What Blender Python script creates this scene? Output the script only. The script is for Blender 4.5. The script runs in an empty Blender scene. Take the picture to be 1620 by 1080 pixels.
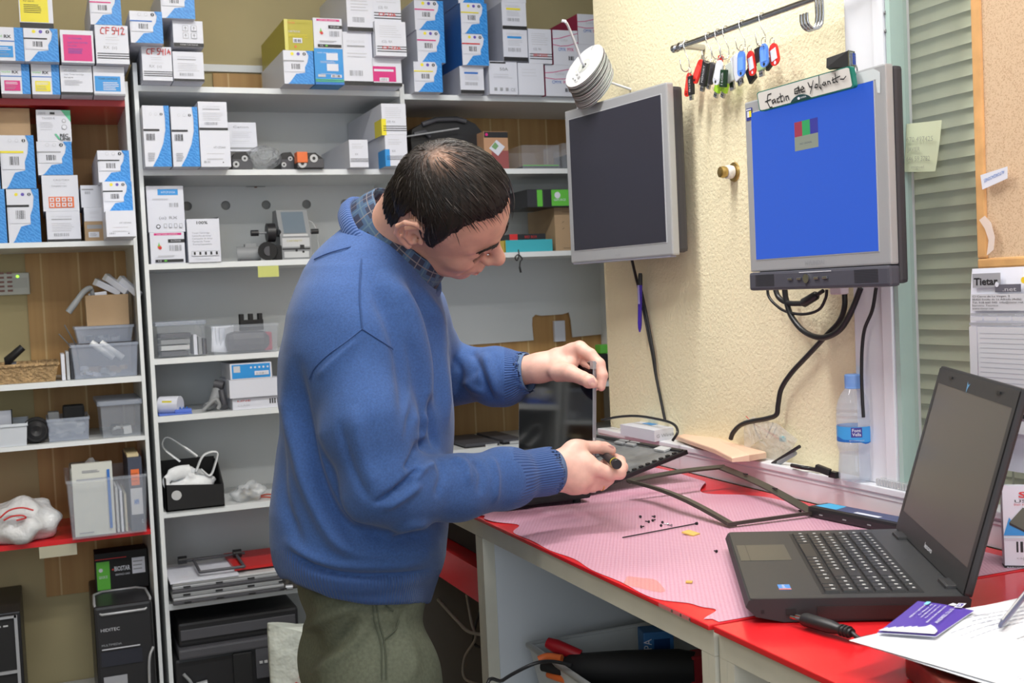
import bpy, bmesh, math, random
import numpy as np
from mathutils import Vector, Matrix
random.seed(7)
sc = bpy.context.scene
COL = sc.collection
# ------------------------------------------------------------------ camera
FPX = 1832.03
YAW, PIT, ROL = 0.386054743, -0.0441715438, -0.0459704263
def cam_axes():
    cy, sy = math.cos(YAW), math.sin(YAW); cp, sp = math.cos(PIT), math.sin(PIT); cr, sr = math.cos(ROL), math.sin(ROL)
    f = np.array([sy*cp, cy*cp, sp]); r = np.array([cy, -sy, 0.0]); u = np.cross(r, f)
    return cr*r + sr*u, -sr*r + cr*u, f
CR, CU, CF = cam_axes()
cd = bpy.data.cameras.new('camera'); cam = bpy.data.objects.new('camera', cd); COL.objects.link(cam)
cd.sensor_width = 36.0; cd.lens = 36.0*FPX/1620.0; cd.clip_start = 0.05; cd.clip_end = 50
cam.matrix_world = Matrix(((CR[0], CU[0], -CF[0], 0), (CR[1], CU[1], -CF[1], 0), (CR[2], CU[2], -CF[2], 0), (0, 0, 0, 1)))
cd.dof.use_dof = True; cd.dof.focus_distance = 1.95; cd.dof.aperture_fstop = 11.0
sc.camera = cam
sc.view_settings.view_transform = 'Standard'; sc.view_settings.look = 'None'
sc.view_settings.gamma = 1.0; sc.view_settings.use_curve_mapping = False
sc.view_settings.exposure = 0.0
# ------------------------------------------------------------------ light
wd = bpy.data.worlds.new('world'); sc.world = wd; wd.use_nodes = True
bg = wd.node_tree.nodes['Background']; bg.inputs[0].default_value = (0.80, 0.88, 1.0, 1); bg.inputs[1].default_value = 0.55
def area(name, loc, rot, sx, sy, power, color=(1, 1, 1)):
    l = bpy.data.lights.new(name, 'AREA'); l.shape = 'RECTANGLE'; l.size = sx; l.size_y = sy; l.energy = power; l.color = color
    o = bpy.data.objects.new(name, l); COL.objects.link(o); o.location = loc; o.rotation_euler = rot
    return o
CEIL = 1.45
area('ceiling_lamp_light', (0.62, 1.95, CEIL-0.06), (0, 0, 0), 1.2, 0.16, 34, (1.0, 0.985, 0.96))
area('ceiling_lamp_light', (0.75, 0.55, CEIL-0.06), (0, 0, 0), 1.2, 0.16, 28, (1.0, 0.985, 0.96))
area('ceiling_lamp_light', (-0.9, 0.9, CEIL-0.06), (0, 0, 0), 1.2, 0.16, 12, (1.0, 0.985, 0.96))
area('front_fill_light', (-0.3, -1.5, 0.25), (math.radians(88), 0, math.radians(-8)), 2.4, 1.6, 32, (0.86, 0.93, 1.0))  # unseen soft fill added from the camera side
# ------------------------------------------------------------------ pixel -> point in the room
def ray(px, py): return CR*((px-810)/FPX) + CU*(-(py-540)/FPX) + CF
def onx(px, py, X): r = ray(px, py); return r*(X/r[0])
def ony(px, py, Y): r = ray(px, py); return r*(Y/r[1])
def onz(px, py, Z): r = ray(px, py); return r*(Z/r[2])
def dep(px, py, d): return ray(px, py)*d
# ------------------------------------------------------------------ materials
MATS = {}
def mat(name, col=(.8, .8, .8), rough=.5, metal=0., spec=.5, bump=None, noise=None, alpha=None, trans=0., ior=1.45, emit=None, coat=0., sheen=0., sss=0.):
    if name in MATS: return MATS[name]
    m = bpy.data.materials.new(name); m.use_nodes = True; nt = m.node_tree; b = nt.nodes['Principled BSDF']
    b.inputs['Base Color'].default_value = (*col, 1); b.inputs['Roughness'].default_value = rough
    b.inputs['Metallic'].default_value = metal; b.inputs['Specular IOR Level'].default_value = spec; b.inputs['IOR'].default_value = ior
    if coat: b.inputs['Coat Weight'].default_value = coat; b.inputs['Coat Roughness'].default_value = .08
    if sheen: b.inputs['Sheen Weight'].default_value = sheen
    if sss:
        b.inputs['Subsurface Weight'].default_value = sss; b.inputs['Subsurface Radius'].default_value = (.012, .004, .002); b.inputs['Subsurface Scale'].default_value = 1.0
    if trans: b.inputs['Transmission Weight'].default_value = trans
    if alpha is not None: b.inputs['Alpha'].default_value = alpha
    if emit: b.inputs['Emission Color'].default_value = (*emit[0], 1); b.inputs['Emission Strength'].default_value = emit[1]
    tc = nt.nodes.new('ShaderNodeTexCoord')
    if noise:   # (scale, amount, detail)
        n = nt.nodes.new('ShaderNodeTexNoise'); n.inputs['Scale'].default_value = noise[0]; n.inputs['Detail'].default_value = noise[2] if len(noise) > 2 else 4
        nt.links.new(tc.outputs['Object'], n.inputs['Vector'])
        r = nt.nodes.new('ShaderNodeValToRGB'); a = noise[1]
        r.color_ramp.elements[0].position = .3; r.color_ramp.elements[1].position = .7
        r.color_ramp.elements[0].color = (*[c*(1-a) for c in col], 1); r.color_ramp.elements[1].color = (*[min(1, c*(1+a)) for c in col], 1)
        nt.links.new(n.outputs['Fac'], r.inputs['Fac']); nt.links.new(r.outputs['Color'], b.inputs['Base Color'])
    if bump:    # (scale, strength, distance)
        n = nt.nodes.new('ShaderNodeTexNoise'); n.inputs['Scale'].default_value = bump[0]; n.inputs['Detail'].default_value = 3
        nt.links.new(tc.outputs['Object'], n.inputs['Vector'])
        bn = nt.nodes.new('ShaderNodeBump'); bn.inputs['Strength'].default_value = bump[1]; bn.inputs['Distance'].default_value = bump[2]
        nt.links.new(n.outputs['Fac'], bn.inputs['Height']); nt.links.new(bn.outputs['Normal'], b.inputs['Normal'])
    MATS[name] = m; return m
def nodes(m): return m.node_tree, m.node_tree.nodes['Principled BSDF']
# simple palette
W = mat('white_card', (.68, .70, .78), .42)
WP = mat('white_laminate', (.66, .68, .68), .35, noise=(3, .03))
WEDGE = mat('shelf_edge', (.74, .77, .78), .4)
KM = mat('black_print', (.02, .02, .022), .5)
GR = mat('grey_print', (.33, .34, .37), .6)
LG = mat('light_grey_print', (.55, .56, .60), .6)
CY = mat('cyan_print', (.03, .28, .68), .4)
BL = mat('blue_print', (.03, .15, .50), .4)
MG = mat('magenta_print', (.62, .02, .20), .4)
YE = mat('yellow_print', (.78, .68, .03), .4)
GN = mat('green_print', (.12, .50, .05), .4)
MINT = mat('mint_print', (.10, .52, .28), .4)
OR = mat('orange_print', (.75, .16, .04), .4)
RD = mat('red_print', (.60, .03, .03), .4)
VI = mat('violet_print', (.12, .08, .42), .4)
OLV = mat('olive_card', (.42, .37, .02), .4)
CARD = mat('brown_card', (.42, .29, .17), .7, noise=(12, .06))
CARDR = mat('bag_card', (.80, .55, .40), .5)
RED = mat('red_laminate', (.62, .015, .02), .25, spec=.4, coat=.15)
BK = mat('black_plastic', (.018, .018, .02), .38)
BKM = mat('black_matt', (.012, .012, .013), .7)
DG = mat('dark_grey_plastic', (.07, .07, .08), .45)
MGY = mat('mid_grey_plastic', (.25, .26, .27), .5)
LGY = mat('light_grey_plastic', (.52, .53, .54), .45)
SIL = mat('silver_plastic', (.40, .41, .43), .38, metal=.35)
CHR = mat('chrome', (.46, .47, .49), .18, metal=1.)
BRS = mat('brass', (.50, .36, .14), .35, metal=1.)
CLR = mat('clear_plastic', (.70, .76, .86), .14, alpha=.15, spec=.5)
CLRF = mat('frosted_plastic', (.50, .56, .68), .35, alpha=.34)
BAG = mat('bag_film', (.80, .83, .86), .25, alpha=.38, spec=.7)
WBAG = mat('white_bag_film', (.82, .84, .86), .35, alpha=.88, bump=(22, .6, .01))
def wave_mat():
    m = mat('wave_print', (.03, .22, .60), .35); nt, b = nodes(m)
    tc = nt.nodes.new('ShaderNodeTexCoord'); w = nt.nodes.new('ShaderNodeTexWave'); w.inputs['Scale'].default_value = 42; w.inputs['Distortion'].default_value = 7; w.inputs['Detail'].default_value = 2
    w.inputs['Detail Scale'].default_value = 2.5
    mp = nt.nodes.new('ShaderNodeMapping'); mp.inputs['Rotation'].default_value = (.0, .9, .4)
    nt.links.new(tc.outputs['Object'], mp.inputs[0]); nt.links.new(mp.outputs[0], w.inputs['Vector'])
    r = nt.nodes.new('ShaderNodeValToRGB'); e = r.color_ramp.elements
    e[0].color = (.02, .20, .60, 1); e[1].color = (.06, .31, .74, 1); e[0].position = .1; e[1].position = .95
    x = e.new(.5); x.color = (.03, .26, .68, 1)
    nt.links.new(w.outputs['Fac'], r.inputs['Fac']); nt.links.new(r.outputs['Color'], b.inputs['Base Color'])
    return m
WV = wave_mat()
def pine_mat():
    m = mat('pine_boards', (.45, .27, .10), .55); nt, b = nodes(m)
    tc = nt.nodes.new('ShaderNodeTexCoord')
    mp = nt.nodes.new('ShaderNodeMapping'); mp.inputs['Scale'].default_value = (34, 34, 1.2); nt.links.new(tc.outputs['Object'], mp.inputs[0])
    n = nt.nodes.new('ShaderNodeTexNoise'); n.inputs['Scale'].default_value = 1.0; n.inputs['Detail'].default_value = 5; nt.links.new(mp.outputs[0], n.inputs['Vector'])
    mp2 = nt.nodes.new('ShaderNodeMapping'); mp2.inputs['Scale'].default_value = (9.5, 0, 0); nt.links.new(tc.outputs['Object'], mp2.inputs[0])
    sx = nt.nodes.new('ShaderNodeSeparateXYZ'); nt.links.new(mp2.outputs[0], sx.inputs[0])
    fl = nt.nodes.new('ShaderNodeMath'); fl.operation = 'FLOOR'; nt.links.new(sx.outputs[0], fl.inputs[0])
    wn = nt.nodes.new('ShaderNodeTexWhiteNoise'); wn.noise_dimensions = '1D'; nt.links.new(fl.outputs[0], wn.inputs['W'])
    fr = nt.nodes.new('ShaderNodeMath'); fr.operation = 'FRACT'; nt.links.new(sx.outputs[0], fr.inputs[0])
    gp = nt.nodes.new('ShaderNodeMath'); gp.operation = 'LESS_THAN'; gp.inputs[1].default_value = .05; nt.links.new(fr.outputs[0], gp.inputs[0])
    mx = nt.nodes.new('ShaderNodeMath'); mx.operation = 'MULTIPLY_ADD'; mx.inputs[1].default_value = .45; nt.links.new(wn.outputs[0], mx.inputs[0]); nt.links.new(n.outputs['Fac'], mx.inputs[2])
    r = nt.nodes.new('ShaderNodeValToRGB'); e = r.color_ramp.elements; e[0].position = .35; e[1].position = .95
    e[0].color = (.50, .30, .11, 1); e[1].color = (.36, .18, .055, 1)
    nt.links.new(mx.outputs[0], r.inputs['Fac'])
    mix = nt.nodes.new('ShaderNodeMixRGB'); mix.inputs[2].default_value = (.60, .42, .20, 1); nt.links.new(gp.outputs[0], mix.inputs[0]); nt.links.new(r.outputs['Color'], mix.inputs[1])
    nt.links.new(mix.outputs[0], b.inputs['Base Color']); return m
PINE = pine_mat()
def plaster(name, col, sc_, st, dist):
    return mat(name, col, .75, bump=(sc_, st, dist), noise=(2.5, .05))
YW = plaster('yellow_stucco_wall', (.86, .78, .54), 150, .6, .0035)
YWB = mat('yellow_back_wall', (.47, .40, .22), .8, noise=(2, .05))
# ------------------------------------------------------------------ mesh building
class MB:
    def __init__(s): s.v = []; s.f = []; s.m = []; s.sm = []; s.mats = []; s.T = Matrix.Identity(4)
    def mi(s, m):
        if m not in s.mats: s.mats.append(m)
        return s.mats.index(m)
    def add(s, vs, fs, m, smooth=False, T=None):
        o = len(s.v); T = s.T if T is None else s.T @ T
        s.v += [tuple(T @ Vector(tuple(float(c) for c in p))) for p in vs]
        k = s.mi(m)
        for f in fs: s.f.append([i+o for i in f]); s.m.append(k); s.sm.append(smooth)
        return s
    def box(s, a, b, m, bev=0., T=None, fm=None):
        """a,b opposite corners; fm: dict face->material (L R F B D U)"""
        x0, y0, z0 = [min(a[i], b[i]) for i in range(3)]; x1, y1, z1 = [max(a[i], b[i]) for i in range(3)]
        if bev > 0:
            bev = min(bev, (x1-x0)*.45, (y1-y0)*.45, (z1-z0)*.45)
            bm = bmesh.new(); bmesh.ops.create_cube(bm, size=1)
            for v in bm.verts: v.co = Vector(((x0+x1)/2+v.co.x*(x1-x0), (y0+y1)/2+v.co.y*(y1-y0), (z0+z1)/2+v.co.z*(z1-z0)))
            bmesh.ops.bevel(bm, geom=bm.edges[:], offset=bev, segments=2, affect='EDGES', profile=.6)
            bm.verts.index_update(); s.add([v.co for v in bm.verts], [[v.index for v in f.verts] for f in bm.faces], m, False, T); bm.free(); return s
        vs = [(x0, y0, z0), (x1, y0, z0), (x1, y1, z0), (x0, y1, z0), (x0, y0, z1), (x1, y0, z1), (x1, y1, z1), (x0, y1, z1)]
        fs = dict(D=(0, 3, 2, 1), U=(4, 5, 6, 7), F=(0, 1, 5, 4), R=(1, 2, 6, 5), B=(2, 3, 7, 6), L=(3, 0, 4, 7))
        for k, f in fs.items():
            s.add(vs, [f], (fm or {}).get(k, m), False, T)
        return s
    def prism(s, pts, h, m, T=None, smooth=False, cap=True):
        """2D polygon in local XY extruded 0..h along Z"""
        n = len(pts); vs = [(x, y, 0) for x, y in pts] + [(x, y, h) for x, y in pts]
        fs = [(i, (i+1) % n, n+(i+1) % n, n+i) for i in range(n)]
        s.add(vs, fs, m, smooth, T)
        if cap: s.add(vs, [tuple(range(n-1, -1, -1)), tuple(range(n, 2*n))], m, False, T)
        return s
    def tube(s, pts, r, m, n=8, cap=True, T=None, flat=1.):
        P = [Vector(tuple(float(c) for c in p)) for p in pts]; k = len(P); rs = r if hasattr(r, '__len__') else [r]*k
        vs = []; up = None
        for i in range(k):
            t = (P[min(i+1, k-1)]-P[max(i-1, 0)]).normalized()
            if up is None:
                up = Vector((0, 0, 1)) if abs(t.z) < .9 else Vector((1, 0, 0))
            u = (up - t*up.dot(t)); u = u.normalized() if u.length > 1e-6 else t.orthogonal().normalized(); up = u; w = t.cross(u)
            for j in range(n):
                a = 2*math.pi*j/n; vs.append(P[i]+u*(math.cos(a)*rs[i]*flat)+w*(math.sin(a)*rs[i]))
        fs = [(i*n+j, i*n+(j+1) % n, (i+1)*n+(j+1) % n, (i+1)*n+j) for i in range(k-1) for j in range(n)]
        s.add(vs, fs, m, True, T)
        if cap: s.add(vs, [tuple(range(n-1, -1, -1)), tuple((k-1)*n+j for j in range(n))], m, False, T)
        return s
    def lathe(s, prof, m, n=28, T=None, smooth=True, mf=None):
        """prof [(r,z)]; around local Z; mf optional material per segment"""
        vs = []; k = len(prof)
        for r, z in prof:
            for j in range(n): a = 2*math.pi*j/n; vs.append((r*math.cos(a), r*math.sin(a), z))
        for i in range(k-1):
            s.add(vs[i*n:(i+2)*n], [(j, (j+1) % n, n+(j+1) % n, n+j) for j in range(n)], (mf[i] if mf else m), smooth, T)
        return s
    def disc(s, c, nrm, r, m, n=20, T=None):
        q = Vector(nrm).to_track_quat('Z', 'Y').to_matrix(); c = Vector(tuple(map(float, c)))
        s.add([c+q @ Vector((r*math.cos(2*math.pi*j/n), r*math.sin(2*math.pi*j/n), 0)) for j in range(n)], [tuple(range(n))], m, False, T); return s
    def cyl(s, a, b, r, m, n=20, T=None, r2=None):
        s.tube([a, b], [r, r if r2 is None else r2], m, n, True, T); return s
    def grid(s, P, m, smooth=True, T=None):
        """P[i][j] points"""
        a = len(P); b = len(P[0]); vs = [p for row in P for p in row]
        s.add(vs, [(i*b+j, (i+1)*b+j, (i+1)*b+j+1, i*b+j+1) for i in range(a-1) for j in range(b-1)], m, smooth, T); return s
    def build(s, name, parent=None, origin=None, label=None, cat=None, group=None, kind=None, stuff=False, recalc=True):
        me = bpy.data.meshes.new(name)
        V = s.v
        if parent is not None and origin is None: inv = world_of(parent).inverted(); V = [tuple(inv @ Vector(p)) for p in V]
        elif origin is not None: V = [(p[0]-origin[0], p[1]-origin[1], p[2]-origin[2]) for p in V]
        elif V:
            A = np.array(V); c = ((A[:, 0].min()+A[:, 0].max())/2, (A[:, 1].min()+A[:, 1].max())/2, A[:, 2].min()); origin = c
            V = (A-np.array(c)).tolist()
        me.from_pydata(V, [], s.f)
        for m in s.mats: me.materials.append(m)
        me.polygons.foreach_set('material_index', s.m); me.polygons.foreach_set('use_smooth', s.sm)
        me.validate(); me.update()
        o = bpy.data.objects.new(name, me); COL.objects.link(o)
        if parent is not None: o.parent = parent
        elif origin is not None: o.location = origin
        tag(o, label, cat, group, kind); return o
def world_of(o):
    M = Matrix.LocRotScale(o.location, o.rotation_euler, None)
    return world_of(o.parent) @ M if o.parent else M
def tag(o, label=None, cat=None, group=None, kind=None):
    if label: o['label'] = label
    if cat: o['category'] = cat
    if group: o['group'] = group
    if kind: o['kind'] = kind
    return o
def empty(name, loc, label, cat, group=None, rot=(0, 0, 0)):
    o = bpy.data.objects.new(name, None); COL.objects.link(o); o.location = [float(c) for c in loc]; o.rotation_euler = rot; o.empty_display_size = .02
    return tag(o, label, cat, group)
def struct(name, mb, **k): return mb.build(name, kind='structure', **k)
_TC = {}
def text2d(s, size=1.0, bold=0., res=2):
    key = (s, bold)
    if key not in _TC:
        c = bpy.data.curves.new('t', 'FONT'); c.body = s; c.size = 1; c.resolution_u = res; c.offset = bold; c.fill_mode = 'FRONT' if hasattr(c, 'fill_mode') else c.fill_mode
        o = bpy.data.objects.new('t', c); COL.objects.link(o); bpy.context.view_layer.update()
        dg = bpy.context.evaluated_depsgraph_get(); me = bpy.data.meshes.new_from_object(o.evaluated_get(dg))
        v = [tuple(x.co) for x in me.vertices]; f = [tuple(p.vertices) for p in me.polygons]
        bpy.data.objects.remove(o); bpy.data.curves.remove(c); bpy.data.meshes.remove(me)
        _TC[key] = (v, f)
    return _TC[key]
class Face:
    """a flat face to print on: origin o (lower-left), unit U, unit V, width w, height h; prints sit just proud of it"""
    def __init__(s, mb, o, U, V, w, h, e=.0004):
        s.mb = mb; s.o = Vector(tuple(map(float, o))); s.U = Vector(tuple(map(float, U))).normalized(); s.V = Vector(tuple(map(float, V))).normalized(); s.N = s.U.cross(s.V); s.w = w; s.h = h; s.e = e; s.k = 1
    def P(s, u, v): return s.o + s.U*(u*s.w) + s.V*(v*s.h) + s.N*(s.e*s.k)
    def poly(s, pts, m): s.mb.add([s.P(u, v) for u, v in pts], [tuple(range(len(pts)))], m); s.k += .5; return s
    def rect(s, a, b, c, d, m): return s.poly([(a, b), (c, b), (c, d), (a, d)], m)
    def ell(s, u, v, r, m, n=12, ry=None):   # r in fraction of width
        ry = r*s.w/s.h if ry is None else ry
        return s.poly([(u+r*math.cos(2*math.pi*i/n), v+ry*math.sin(2*math.pi*i/n)) for i in range(n)], m)
    def lines(s, u0, u1, vs, m, t=.012, jag=.25):
        for v in vs:
            e = u1-(u1-u0)*jag*random.random()
            s.mb.add([s.P(u0, v-t), s.P(e, v-t), s.P(e, v+t), s.P(u0, v+t)], [(0, 1, 2, 3)], m)
        s.k += .5; return s
    def bars(s, a, b, c, d, m=None):
        x = a
        while x < c:
            w = random.choice((.012, .02, .028)); s.mb.add([s.P(x, b), s.P(min(c, x+w), b), s.P(min(c, x+w), d), s.P(x, d)], [(0, 1, 2, 3)], m or KM); x += w+random.choice((.012, .02, .03))
        s.k += .5; return s
    def text(s, t, u, v, h, m, w=None, bold=0., al='l', rot=0.):
        """baseline-left at (u,v); h = cap height fraction of face height; w = optional total width fraction"""
        vs, fs = text2d(t, 1, bold)
        if not vs: return s
        x0 = min(p[0] for p in vs); x1 = max(p[0] for p in vs); H = h*s.h/.70; wx = H
        if w: wx = w*s.w/max(1e-6, x1-x0)
        tw = (x1-x0)*wx; off = {'l': 0, 'c': -tw/2, 'r': -tw}[al]; ca, sa = math.cos(rot), math.sin(rot); b = s.P(u, v)
        out = []
        for p in vs:
            X = (p[0]-x0)*wx+off; Y = p[1]*H
            out.append(b+s.U*(X*ca-Y*sa)+s.V*(X*sa+Y*ca))
        s.mb.add(out, fs, m); s.k += .5; return s
    def stroke(s, pts, t, m, closed=False):
        """pen stroke, pts in face fractions, t thickness in metres"""
        Q = [s.P(u, v) for u, v in pts]
        if closed: Q.append(Q[0])
        for a, b in zip(Q[:-1], Q[1:]):
            d = (b-a)
            if d.length < 1e-7: continue
            d.normalize(); n = s.N.cross(d)*(t/2); e = d*(t*.35)
            s.mb.add([a-e-n, b+e-n, b+e+n, a-e+n], [(0, 1, 2, 3)], m)
        s.k += .5; return s
def smooth_path(pts, n=6):
    P = [np.array(p, float) for p in pts]; P = [2*P[0]-P[1]]+P+[2*P[-1]-P[-2]]; out = []
    for i in range(1, len(P)-2):
        for j in range(n):
            t = j/n; a, b, c, d = P[i-1:i+3]
            out.append(.5*((2*b)+(-a+c)*t+(2*a-5*b+4*c-d)*t*t+(-a+3*b-3*c+d)*t**3))
    out.append(P[-2]); return out
# ------------------------------------------------------------------ the room
FLOOR = -1.30; DY = 3.40; BACKY = 3.76; WX = 1.355; CY0 = 2.68
b = MB(); b.box((-2.6, -2.2, FLOOR-.05), (2.6, 3.9, FLOOR), mat('floor_tiles', (.20, .17, .14), .5, noise=(6, .15))); struct('floor', b)
b = MB(); b.box((-2.6, -2.2, CEIL), (2.6, 3.9, CEIL+.05), mat('ceiling_paint', (.78, .78, .76), .9)); struct('ceiling', b)
b = MB(); b.box((-2.6, BACKY, FLOOR), (2.6, BACKY+.1, CEIL), YWB); struct('wall_back', b)
b = MB(); b.box((-2.7, -2.2, FLOOR), (-2.6, 3.9, CEIL), YWB); struct('wall_left', b)
b = MB(); b.box((2.6, CY0-.2, FLOOR), (2.7, 3.9, CEIL), YWB); struct('wall_alcove', b)
# right wall: stucco with a window opening, the wall ends in a corner where the alcove begins
WY0, WY1 = 1.045, 1.655       # window opening in y
b = MB()
b.box((WX, WY1, FLOOR), (WX+.22, CY0, CEIL), YW)
b.box((WX, WY0, FLOOR), (WX+.22, WY1, -.42), YW)
b.box((WX, -2.2, FLOOR), (WX+.22, WY0, CEIL), YW)
b.box((WX, WY0, 1.02), (WX+.22, WY1, CEIL), YW)
struct('wall_right', b)
# white wall ledge (trunking) running along behind the desks
TRW = mat('white_upvc', (.76, .77, .82), .3)
b = MB(); b.box((1.31, -.4, -.42), (WX, CY0-.02, -.368), TRW); b.box((1.306, -.4, -.375), (1.35, CY0-.02, -.363), TRW, .002); b.box((1.3085, -.4, -.383), (1.312, CY0-.02, -.379), TRW)
struct('trim_1', b)
# window: white profile frame, pale green glass edge, pane, blind behind
GE = mat('glass_edge', (.42, .56, .52), .2)
GLS = mat('window_glass', (.70, .80, .76), .03, alpha=.10, spec=.8)
t = empty('window_1', (WX, 1.3, -.363), None, None); tag(t, kind='structure')
b = MB()
yb = 1.553
b.box((WX-.028, yb, -.363), (WX+.02, 1.662, 1.05), TRW, .003)
b.box((WX-.034, yb+.004, -.363), (WX-.026, yb+.03, 1.05), TRW, .002)
b.box((WX-.03, 1.005, -.363), (WX+.02, 1.045, 1.05), TRW, .002)
b.box((WX-.028, 1.045, 1.0), (WX+.02, yb, 1.05), TRW, .002)
for z in (.43, .40): b.cyl((WX-.03, yb+.001, z), (WX-.03, yb-.0015, z), .0035, MGY, 8)
b.build('window_frame', t)
b = MB(); b.box((WX-.031, 1.5425, -.363), (WX+.004, yb-.0003, 1.0), GE); b.build('glass_edge', t)
b = MB(); b.box((WX-.004, 1.045, -.363), (WX+.002, 1.5422, 1.0), GLS); b.build('pane', t)
BLD = mat('blind_slat', (.70, .73, .54), .6)
BX = WX+.085
bt = empty('venetian_blind', (BX, 1.3, -.36), 'pale green venetian blind hanging behind the window glass', 'blind')
sp = .0262; z = -.41
while z < 1.0:
    b = MB(); P = []
    for i in range(6):
        a = i/5; x = BX-.010+.022*a; zz = z+.017*(1-a)**1.0+.0025*math.sin(a*math.pi)-.010
        P.append([(x, 1.0, zz), (x, 1.68, zz)])
    b.grid([[(BX+.004-.010*i/5+.003*math.sin(i/5*math.pi), 1.0, z+.026-.032*(i/5)), (BX+.004-.010*i/5+.003*math.sin(i/5*math.pi), 1.68, z+.026-.032*(i/5))] for i in range(6)], BLD)
    b.build('slat', bt); z += sp
b = MB()
for y in (1.405, 1.1): b.box((BX-.014, y, -.42), (BX-.0135, y+.004, 1.0), mat('blind_tape', (.40, .43, .33), .7))
b.build('ladder_tape', bt)
b = MB()
for y in (1.425,): b.tube([(BX-.016, y, -.42), (BX-.016, y, 1.0)], .0012, LGY, 6)
b.build('cord', bt)
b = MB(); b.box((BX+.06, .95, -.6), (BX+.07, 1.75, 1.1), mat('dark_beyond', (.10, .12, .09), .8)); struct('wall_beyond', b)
# skirting beam seen low at the far left
b = MB(); b.box((-.45, 3.60, -1.15), (.27, 3.755, -1.128), WEDGE); b.box((-.45, 3.595, -1.20), (.27, 3.755, -1.15), RED); struct('trim_2', b)
# ceiling lamps above and behind the camera
for k, (x, y) in enumerate(((.62, 1.95), (.75, .55), (-.9, .9))):
    t = empty('ceiling_lamp', (x, y, CEIL), ['ceiling tube lamp above the man and workbench', 'ceiling tube lamp above the near end of the workbench', 'ceiling tube lamp in front of the left shelves'][k], 'lamp', 'ceiling tube lamps')
    b = MB(); b.box((x-.64, y-.10, CEIL-.05), (x+.64, y+.10, CEIL), WP, .004); b.build('housing', t)
    b = MB()
    for dy in (-.05, .05): b.tube([(x-.6, y+dy, CEIL-.052), (x+.6, y+dy, CEIL-.052)], .008, mat('lamp_tube', (.9, .9, .9), .4, emit=((1, .98, .95), 3.0)), 10)
    b.build('tube', t)
# ------------------------------------------------------------------ shelving
def pine_back(name, x0, x1, z0, z1, lab):
    b = MB(); b.box((x0, BACKY-.012, z0), (x1, BACKY-.001, z1), PINE); return b.build(name, None, label=lab, cat='panel')
pine_back('pine_panel', -.03, .262, -.86, .60, 'pine board panel on the wall behind the left shelf unit')
pine_back('pine_panel', .55, 1.06, .615, .725, 'strip of pine boarding above the middle white back panel')
pine_back('pine_panel', 1.075, 2.3, -1.1, .64, 'pine board panel behind the right shelf bay')
b = MB(); b.box((.40, BACKY-.014, .73), (1.06, BACKY-.001, .752), WEDGE); b.build('wall_rail', None, label='white rail along the top of the pine boarding', cat='rail')
# left unit
SB = BACKY-.0135
t = empty('shelf_unit', (-.2, 3.57, FLOOR), 'left white shelf unit with two red shelves', 'shelf')
def panel(name, a, b_, m, parent, edge=None, **k):
    q = MB(); q.box(a, b_, m, fm=dict(F=edge) if edge else None); return q.build(name, parent, **k)
panel('upright', (.2555, 3.402, FLOOR), (.2655, SB, .628), WP, t, WEDGE)
panel('upright', (-.95, 3.402, FLOOR), (-.938, SB, .628), WP, t, WEDGE)
panel('shelf', (-.938, 3.405, .559), (.2555, SB, .576), RED, t, mat('red_shelf_edge', (.42, .03, .035), .4), label='red shelf')
for z0, z1 in ((.175, .189), (-.208, -.192), (-.373, -.361)): panel('shelf', (-.938, 3.405, z0), (.2555, SB, z1), WP, t, WEDGE)
panel('shelf', (-.938, 3.405, -.641), (.2555, SB, -.627), RED, t, RED, label='red shelf')
# main unit
t = empty('shelf_unit', (1.0, 3.57, FLOOR), 'wide white shelf unit filling the back wall behind the man', 'shelf')
panel('upright', (.2810, 3.40, FLOOR), (.2925, SB, .680), WP, t, WEDGE)
panel('upright', (1.052, 3.40, FLOOR), (1.066, SB, .640), WP, t, WEDGE)
panel('upright', (1.870, 3.40, FLOOR), (1.884, SB, .606), WP, t, WEDGE)
for z0, z1 in ((.603, .619), (.368, .384), (.104, .120), (-.164, -.148), (-.328, -.311), (-.601, -.584), (-.866, -.848), (-1.2, -1.182)):
    panel('shelf', (.2925, 3.405, z0), (1.052, SB, z1), WP, t, WEDGE)
for z0, z1 in ((.595, .611), (.368, .384), (.104, .120), (-.330, -.314), (-.506, -.49), (-.80, -.784), (-1.2, -1.182)):
    panel('shelf', (1.066, 3.405, z0), (1.870, SB, z1), WP, t, WEDGE)
# white back panel of the middle bay, with five round holes
def plate_with_holes(x0, x1, z0, z1, holes, r, y0, th, m):
    """plate in XZ, round holes cut through it"""
    b = MB(); hs = sorted(holes); xs = [x0]+[(hs[i][0]+hs[i+1][0])/2 for i in range(len(hs)-1)]+[x1]
    for (hx, hz), a, c in zip(hs, xs[:-1], xs[1:]):
        angs = sorted([2*math.pi*i/20 for i in range(20)]+[math.atan2(z-hz, x-hx) % (2*math.pi) for x in (a, c) for z in (z0, z1)]); n = len(angs)
        ring = [(hx+r*math.cos(t_), hz+r*math.sin(t_)) for t_ in angs]; out = []
        for t_ in angs:
            ca, sa = math.cos(t_), math.sin(t_); k = 1e9
            if ca > 1e-9: k = min(k, (c-hx)/ca)
            if ca < -1e-9: k = min(k, (a-hx)/ca)
            if sa > 1e-9: k = min(k, (z1-hz)/sa)
            if sa < -1e-9: k = min(k, (z0-hz)/sa)
            out.append((hx+k*ca, hz+k*sa))
        vs = [(x, y0, z) for x, z in ring]+[(x, y0, z) for x, z in out]+[(x, y0+th, z) for x, z in ring]
        b.add(vs, [(i, (i+1) % n, n+(i+1) % n, n+i) for i in range(n)]+[(i, 2*n+i, 2*n+(i+1) % n, (i+1) % n) for i in range(n)], m)
    return b
BPY = BACKY-.0225
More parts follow.
